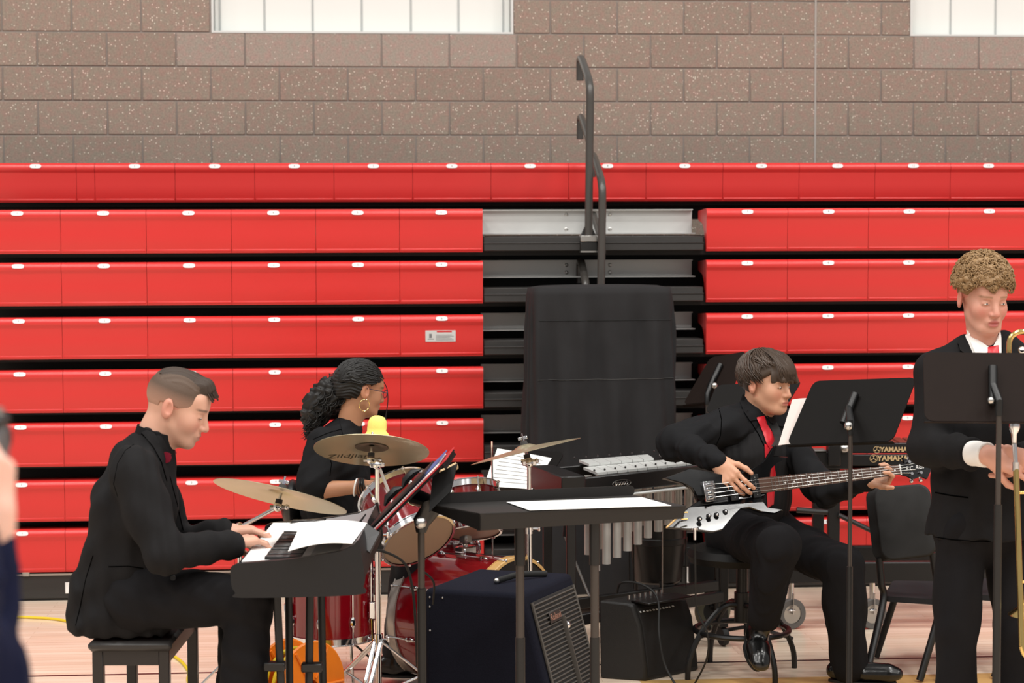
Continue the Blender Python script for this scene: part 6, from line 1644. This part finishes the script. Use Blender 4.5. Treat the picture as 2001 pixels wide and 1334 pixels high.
for x in (0.10,0.20):
    k_=MB(); k_.box((x-0.018,-0.05,0),(x+0.018,0.05,0.010),0.003,GM); k_.mi=1
    for i in range(8): k_.cyl(GM@V((x,-0.036+0.0103*i,0.010)),GM@V((x,-0.036+0.0103*i,0.0115)),0.0025,n=6)
    k_.build('pickup',[M_BLACKPLASTIC,M_STEEL],bass)
for (px,py) in ((1366,1014),(1384,1008),(1399,1006),(1416,1000)):
    x,y=g2(px,py); MB().cyl(GM@V((x,y,0)),GM@V((x,y,0.014)),0.010,0.009,14).build('control_knob',M_BLACKPLASTIC,bass); MB().ball(GM@V((x,y,0.0145)),0.0055,8).build('knob_cap',M_CHROME,bass)
MB().tube([gh(1302,1031,-0.012),gh(1330,1005,-0.010)],0.004,6).build('edge_binding',M_WOODHOOP,bass)
for py in (1001,1014): MB().tube([gh(1331,py,0.003),gh(1344,py-0.5,0.003)],0.003,6).build('gold_screw',M_GLD,bass)
jk0=gh(1358,1040,-0.02); MB().cyl(jk0+VZ*0.02,jk0-VZ*0.03,0.0065,n=10).build('jack_plug',M_CHROME,bass); MB().cyl(jk0+VZ*0.012,jk0+VZ*0.02,0.016,n=12).build('jack_plate',M_CHROME,bass)
hd=[(1755,908),(1768,905),(1764,893),(1775,899),(1795,897),(1810,890),(1818,899),(1822,908),(1818,922),(1812,935),(1800,930),(1786,936),(1772,929),(1757,926)]
hf=[gh(x,y,0.004) for x,y in hd]; hm=MB(); n=len(hf); tr_=cap_tris([V(((p-G0).dot(gx),(p-G0).dot(gy),0)) for p in hf])
hm.add(hf+[p-gn*0.015 for p in hf],tr_+[tuple(n+i for i in reversed(t)) for t in tr_]+[(i,(i+1)%n,n+(i+1)%n,n+i) for i in range(n)]); hm.build('headstock',M_BGLOSS,bass)
sx,sy=g2(1786,914); hl_=MB(); hl_.text('B.C. Rich',0.023,GM@Matrix.Translation((sx,sy,0.0052)),0.0002,shear=0.3); hl_.build('script_logo',M_WHITE,bass)
for (px,py,ky) in ((1774,903,-14),(1793,902,-14),(1779,926,14),(1797,924,14)):
    x,y=g2(px,py); MB().cyl(GM@V((x,y,0.004)),GM@V((x,y,0.018)),0.0065,n=10).build('tuning_post',M_CHROME,bass)
    a=GM@V((x,y,-0.018)); b_=gh(px+2,py+ky,-0.018); k_=MB(); k_.cyl(a,b_,0.003,n=6); k_.ball(b_,(0.012,0.004,0.012),8) if False else k_.ball(b_,0.009,8); k_.build('tuning_key',M_CHROME,bass)
MB().box((nl-0.002,-0.022,0.003),(nl+0.004,0.022,0.0125),0.001,GM).build('nut',M_WHITE,bass)
# strap from the upper horn over the shoulder
stp=[gh(1516,872,-0.01),J(1522,858,8.82),J(1512,830,8.92),J(1500,812,9.08)]
MB().tube(spline(stp,5),0.022,6,flat=(VY,0.12)).build('strap',M_RUBBER,bass)

# ------------------------------------------------------------------ the trombone player
P=Person('young man with curly blond hair in a black suit and red tie, standing at right',floor_of(W(1925,1200,7.5)))
D=7.5
pel=J(1925,1035,7.52); wai=J(1928,945,7.52); che=J(1930,830,7.52); upc=J(1930,745,7.52); neb=J(1924,700,7.53)
shR=J(1838,736,7.50); elR=J(1812,872,7.46); wrR=J(1926,890,7.18); shL=J(2026,736,7.55); elL=J(2075,880,7.50); wrL=J(2002,895,7.20)
jk=Sdf(); k=0.05
jk.cap(pel,wai,0.140,0.135,k,VX,1.42); jk.cap(wai,che,0.135,0.135,k,VX,1.38); jk.cap(che,upc,0.132,0.092,k,VX,1.85); jk.cap(upc,neb,0.085,0.058,k,VX,1.6)
jk.cap(J(1842,724,7.51),J(1894,676,7.53),0.072,0.05,0.04); jk.cap(J(2020,724,7.54),J(1960,676,7.54),0.072,0.05,0.04); jk.cap(J(1925,705,7.63),J(1925,672,7.64),0.075,0.058,0.03,VX,1.15)
jk.cap(J(1925,1020,7.52),J(1925,1062,7.52),0.145,0.15,0.04,VX,1.4)
jk.cap(shR,elR,0.084,0.07,k); jk.cap(elR,wrR,0.070,0.054,0.03); jk.cap(shL,elL,0.084,0.07,k); jk.cap(elL,wrL,0.070,0.054,0.03)
zh=J(1880,1056,7.4).z; jk.fn(lambda Q: np.where(Q[...,2]<zh+0.1,zh-Q[...,2],-1.0),0.0)
cfd=_np((wrR-elR).normalized()); ce=_np(J(1900,890,7.24)); 
jk.fn(lambda Q: np.where(np.linalg.norm(Q-_np(wrR),axis=-1)<0.12,(Q-ce)@cfd,-1.0),0.0)
P.cloth('jacket',jk,0.0075,M_SUIT,0.0065,9,13)
cf=Sdf(); cf.cap(elR+(wrR-elR)*0.72,J(1932,889,7.165),0.048,0.0465,0.01); ce2=_np(J(1930,889,7.17)); cf.fn(lambda Q:(Q-ce2)@cfd,0.0)
P.cloth('shirt_cuff',cf,0.005,M_WSHIRT,0.002,10,2)
tr=Sdf(); hR=J(1880,1030,7.5); hL=J(1975,1030,7.55); kR=J(1870,1230,7.48); kL=J(1985,1230,7.52); aR=J(1864,1440,7.5); aL=J(1988,1440,7.55)
legs(tr,hR,kR,aR,0.098,0.078,0.072); legs(tr,hL,kL,aL,0.098,0.078,0.072); tr.cap(hR,hL,0.11,0.11,0.04)
P.cloth('trousers',tr,0.009,M_PANTS,0.006,8,19)
shoe(P,V((aR.x,aR.y,0.105)),-VY+VX*0.2,0.3); shoe(P,V((aL.x,aL.y,0.105)),-VY+VX*0.4,0.3)
MH=head_frame(J(1921,581,7.5),VX*0.235-VY*0.95-VZ*0.20,VZ*0.97-VY*0.2+VX*0.06,1.06)
make_head(P,MH,J(1925,705,7.54),SKINB,C3(182,96,94),C3(150,112,84),mouth_open=0.003,blush=C3(204,118,104),neck_r=0.049,jaw=0.9)
hs=Sdf(); hand_sdf(hs,J(1934,890,7.16),(VX*0.86-VZ*0.25-VY*0.1),(VY*0.8-VZ*0.5),-1,1.12,(0.5,0.6,0.65,0.7),(0.5,0.6),0.02,elR+(wrR-elR)*0.85); P.add_skin(hs,0.003,SKINB)
hs=Sdf(); hand_sdf(hs,J(2014,900,7.16),(-VX*0.9+VZ*0.12-VY*0.05),(VY*0.9+VX*0.1),1,1.1,(0.7,0.8,0.85,0.9),(0.4,0.4),0.02,elL+(wrL-elL)*0.85); P.add_skin(hs,0.003,SKINB)
inner_body(P,[(pel,wai,0.1,0.1),(wai,che,0.1,0.1),(che,neb,0.09,0.05),(shR,shL,0.05,0.05),(shR,elR,0.045,0.035),(elR,wrR,0.035,0.022),(shL,elL,0.045,0.035),(elL,wrL,0.035,0.022),(hR,kR,0.06,0.05),(hL,kL,0.06,0.05),(kR,aR,0.045,0.035),(kL,aL,0.045,0.035),(hR,hL,0.06,0.06)],SKINB)
P.body(M_SKIN); eyes(P,MH,(0.1,-0.98,0.08),(74,78,78),0.0052)
M_BLOND=mat('blond_curls',rgb(140,110,74),0.5,var=0.35,scale=90,spec=0.4)
hr=Sdf(); hr.ell((0,0.016,0.044),(0.086,0.104,0.092),0.01)
for i in range(330):
    ph=rng.uniform(-PI,PI); th=math.acos(rng.uniform(-0.15,1)); d=V((math.sin(th)*math.sin(ph),-math.sin(th)*math.cos(ph),math.cos(th)))
    c=V((0.090*d.x,0.016+0.110*d.y,0.048+0.100*d.z))
    if c.y<-0.055 and c.z<0.060+0.012*math.sin(ph*7): continue
    if c.y<0.02 and c.z<0.022: continue
    r_=rng.uniform(0.010,0.0165); hr.ell(c,(r_,r_,r_*0.9),0.003)
def hl(Q):
    x,y,z=Q[...,0],Q[...,1],Q[...,2]
    low=np.where(y>0.035,-0.045,np.where(y>-0.02,0.012,0.012+(-0.02-y)*1.05)); low=np.where(y<-0.07,0.048,low)
    return low-z
hr.fn(hl,0.01)
v,q=hr.mesh(0.0032); vw=v@np.array(MH)[:3,:3].T+np.array(MH)[:3,3]; link('hair',np_mesh('hair',vw,q,M_BLOND),P.root)
paths=[]
for i in range(1100):                                       # small coils
    ph=rng.uniform(-PI,PI); th=math.acos(rng.uniform(-0.12,1)); d=V((math.sin(th)*math.sin(ph),-math.sin(th)*math.cos(ph),math.cos(th)))
    kq=rng.uniform(0.97,1.05); c=V((0.098*d.x*kq,0.016+0.119*d.y*kq,0.048+0.109*d.z*kq))
    if c.y<-0.055 and c.z<0.056+0.012*math.sin(ph*9): continue
    if c.y<0.02 and c.z<0.02: continue
    a=rng.uniform(0,6.28); t1=d.orthogonal().normalized(); t2=d.cross(t1); rr=rng.uniform(0.007,0.012); dr=(t1*math.cos(a)+t2*math.sin(a))*rng.uniform(0.006,0.014)
    paths.append([c+(t1*math.cos(a+j*0.75)+t2*math.sin(a+j*0.75))*rr*(1-0.04*j)+dr*(j/8)+d*0.003*math.sin(j) for j in range(9)])
strands(P,'hair_curls',MH,paths,0.0026,M_BLOND)
# white collar, tie, lapels
P.patch('shirt_front',[(1886,655),(1893,648),(1938,690),(1948,660),(1954,648),(1956,690),(1958,720),(1912,720),(1898,690)],M_WSHIRT,0.006,off=0.004)
band(P,J(1925,702,7.53),(J(1923,650,7.52)-J(1925,702,7.53)),0.068,0.05,M_WSHIRT,'shirt_collar',1.0)
P.patch('collar_point',[(1888,644),(1892,658),(1906,690),(1918,702),(1936,680),(1912,664),(1897,648)],M_WSHIRT,0.006,off=0.012)
P.patch('collar_point',[(1954,642),(1957,660),(1957,694),(1948,688),(1941,676),(1950,660)],M_WSHIRT,0.006,off=0.012)
P.patch('neck_tie',[(1930,678),(1951,674),(1954,700),(1952,730),(1932,730),(1930,700)],M_TIE,0.008,off=0.012,bulge=0.005)
P.patch('lapel',[(1880,656),(1872,668),(1876,684),(1886,690),(1895,740),(1920,738),(1902,692),(1890,664)],M_SUIT,0.007,off=0.011)
P.patch('lapel',[(1958,656),(1968,650),(1978,668),(1982,700),(1972,740),(1958,740),(1960,690)],M_SUIT,0.007,off=0.011)
P.line('lapel_notch',[(1872,672),(1878,686),(1890,692)],0.0022,M_SEAM)
P.line('hem_edge',[(1822,1048),(1860,1054),(1900,1057),(1935,1057)],0.002,M_SEAM); P.line('pocket_flap',[(1828,962),(1860,968),(1892,972)],0.0025,M_SEAM)

# ------------------------------------------------------------------ the trombone
M_BRASS=mat('lacquered_brass',(0.80,0.58,0.22,1),0.16,1.0,var=0.05)
tb=thing('trombone','brass trombone held upright by the standing player at the right edge','trombone',floor_of(J(1992,1200,7.0)))
a0=J(1982,866,7.04); a1=J(1985,908,7.04); a2=J(1997,1262,6.98); off=VX*0.075
MB().cyl(a0,a1,0.0085,n=12).build('inner_slide',M_CHROME,tb); MB().cyl(a0+off,a1+off,0.0085,n=12).build('inner_slide',M_CHROME,tb)
MB().cyl(a1,a2,0.0105,n=14).build('outer_slide',M_BRASS,tb); MB().cyl(a1+off,a2+off,0.0105,n=14).build('outer_slide',M_BRASS,tb)
MB().cyl(a1+VZ*0.01,a1-VZ*0.02,0.0125,n=14).build('slide_sleeve',M_CHROME,tb)
for z_ in (0.10,0.42): MB().cyl(a1+(a2-a1)*z_/0.65,a1+(a2-a1)*z_/0.65+off,0.006,n=10).build('slide_brace',M_BRASS,tb)
ax=(a2-a1).normalized(); MB().tube(spline([a2,a2+ax*0.03+off*0.15,a2+ax*0.042+off*0.5,a2+ax*0.03+off*0.85,a2+off],6),0.0105,12).build('slide_bow',M_BRASS,tb)
MB().ball(a2+ax*0.03+off*0.2,0.013,10).build('bow_guard',M_BRASS,tb)
MB().lathe([(0.008,0.0),(0.009,-0.03),(0.017,-0.045),(0.0195,-0.055),(0.018,-0.066),(0.009,-0.068)],axis_frame(a0+VZ*0.002,V((0,0,-1))),16).build('mouthpiece',M_CHROME,tb)
MB().tube([a0+VZ*0.05,a0+VZ*0.075,a0+VZ*0.082-VX*0.025],0.0035,6).build('water_key',M_CHROME,tb)
cr=[J(1973,760,7.16),J(1972,700,7.16),J(1972,672,7.16),J(1977,657,7.16),J(1990,649,7.16),J(2004,649,7.16),J(2018,657,7.16),J(2024,675,7.16),J(2024,720,7.16),J(2030,900,7.16)]
MB().tube(spline(cr,5),0.0095,12).build('tuning_slide',M_BRASS,tb)
MB().tube([J(1974,702,7.15),J(2022,702,7.15)],0.005,8).build('tuning_brace',M_BRASS,tb); MB().ball(J(1997,684,7.14),0.014,10).build('counterweight',M_CHROME,tb)
MB().lathe([(0.0095,0.0),(0.011,0.2),(0.016,0.35),(0.03,0.45),(0.06,0.52),(0.10,0.55),(0.101,0.553),(0.06,0.525),(0.028,0.452)],axis_frame(J(2030,895,7.16),V((0,0,-1))),28).build('bell',M_BRASS,tb)
MB().tube(spline([J(1973,758,7.16),J(1976,800,7.12),a0+VZ*0.0+off*0.0],4),0.009,10).build('receiver_tube',M_BRASS,tb)

# ------------------------------------------------------------------ the photographer at the left edge
P=Person('person in a navy sweater raising a camera at the left edge, out of focus',floor_of(W(-330,1000,2.6)))
M_NAVY=mat('navy_knit',rgb(15,19,44),0.9,var=0.25,scale=60,bump=0.4,bscale=300,spec=0.15)
wr=J(-12,1062,2.6); el=J(-42,1430,2.55); sR=J(-190,1080,2.42)
sw=Sdf(); sw.cap(el,wr-VZ*0.0,0.062,0.030,0.03); sw.cap(sR,el,0.075,0.06,0.05); lp=J(-480,1080,2.42)
sL=lp; sw.cap(sR,sL,0.08,0.08,0.06); ctr=(sR+sL)/2; sw.cap(ctr-VZ*0.05,ctr-VZ*0.52,0.14,0.14,0.05,VX,1.35); elx=J(-600,1400,2.55); wrx=J(-230,1075,2.62); sw.cap(sL,elx,0.075,0.06,0.05); sw.cap(elx,wrx,0.058,0.038,0.03)
P.cloth('sweater',sw,0.009,M_NAVY,0.007,14,4)
hs=Sdf(); hand_sdf(hs,J(-16,1050,2.6),(VZ*0.95+VX*0.02),(-VX*0.95+VY*0.3),1,1.05,(0.35,0.5,0.6,0.7),(0.5,0.5),0.03); P.add_skin(hs,0.0035,C3(224,178,160))
hs=Sdf(); hand_sdf(hs,wrx,(VZ*0.9+VX*0.3),(VX*0.8+VY*0.3),-1,1.1,(0.4,0.5,0.6,0.7),(0.5,0.5),0.03); P.add_skin(hs,0.0045,C3(224,178,160))
MH=head_frame(ctr+VZ*0.30+VY*0.06,VY*0.97+VX*0.15,VZ,1.04); make_head(P,MH,ctr+VZ*0.03,C3(224,178,160),C3(196,130,118),C3(70,52,40),h=0.005)
hp=ctr-VZ*0.52; lg=Sdf(); lg.cap(hp+VX*0.09,floor_of(hp)+VX*0.10+VZ*0.10,0.095,0.065,0.03); lg.cap(hp-VX*0.09,floor_of(hp)-VX*0.10+VZ*0.10,0.095,0.065,0.03); lg.cap(hp-VX*0.08,hp+VX*0.08,0.12,0.12,0.04)
P.cloth('trousers',lg,0.014,M_PANTS,0.005,9,1)
for sg in (-1,1): shoe(P,floor_of(hp)+VX*0.10*sg+VZ*0.105,VY,0.28)
inner_body(P,[(ctr,hp,0.1,0.1),(sR,el,0.04,0.04),(el,wr,0.035,0.022),(sL,elx,0.04,0.04),(elx,wrx,0.035,0.022),(sR,sL,0.05,0.05)],C3(224,178,160)); P.body(M_SKIN)
hr=Sdf(); hr.ell((0,0.014,0.036),(0.084,0.104,0.092),0.01); hr.fn(lambda Q: np.where(Q[...,1]>0.02,-0.06,0.03-0.3*Q[...,1])-Q[...,2],0.01); v,q=hr.mesh(0.006)
vw=v@np.array(MH)[:3,:3].T+np.array(MH)[:3,3]; link('hair',np_mesh('hair',vw,q,mat('brown_hair',rgb(70,54,42))),P.root)
cm=thing('camera','black and grey camera raised by the person at the left edge','camera',floor_of(J(-60,860,2.68)))
cc=J(-62,862,2.68); FM=frame(cc,VX,VZ)
MB().box((-0.07,-0.03,-0.045),(0.048,0.03,0.022),0.008,FM).build('camera_body',mat('camera_grey',rgb(84,84,86),0.5,var=0.1,bump=0.2),cm)
MB().box((-0.07,-0.031,0.018),(0.050,0.031,0.036),0.006,FM).build('top_plate',M_BLACKPLASTIC,cm)
MB().box((-0.03,-0.025,0.034),(0.02,0.028,0.06),0.008,FM).build('viewfinder_hump',M_BLACKPLASTIC,cm)
MB().cyl(FM@V((-0.01,0.03,-0.008)),FM@V((-0.01,0.13,-0.008)),0.034,0.036,20).build('lens',M_BLACKPLASTIC,cm)
MB().cyl(FM@V((0.036,0,0.036)),FM@V((0.036,0,0.044)),0.011,n=14).build('dial',M_STEEL,cm)
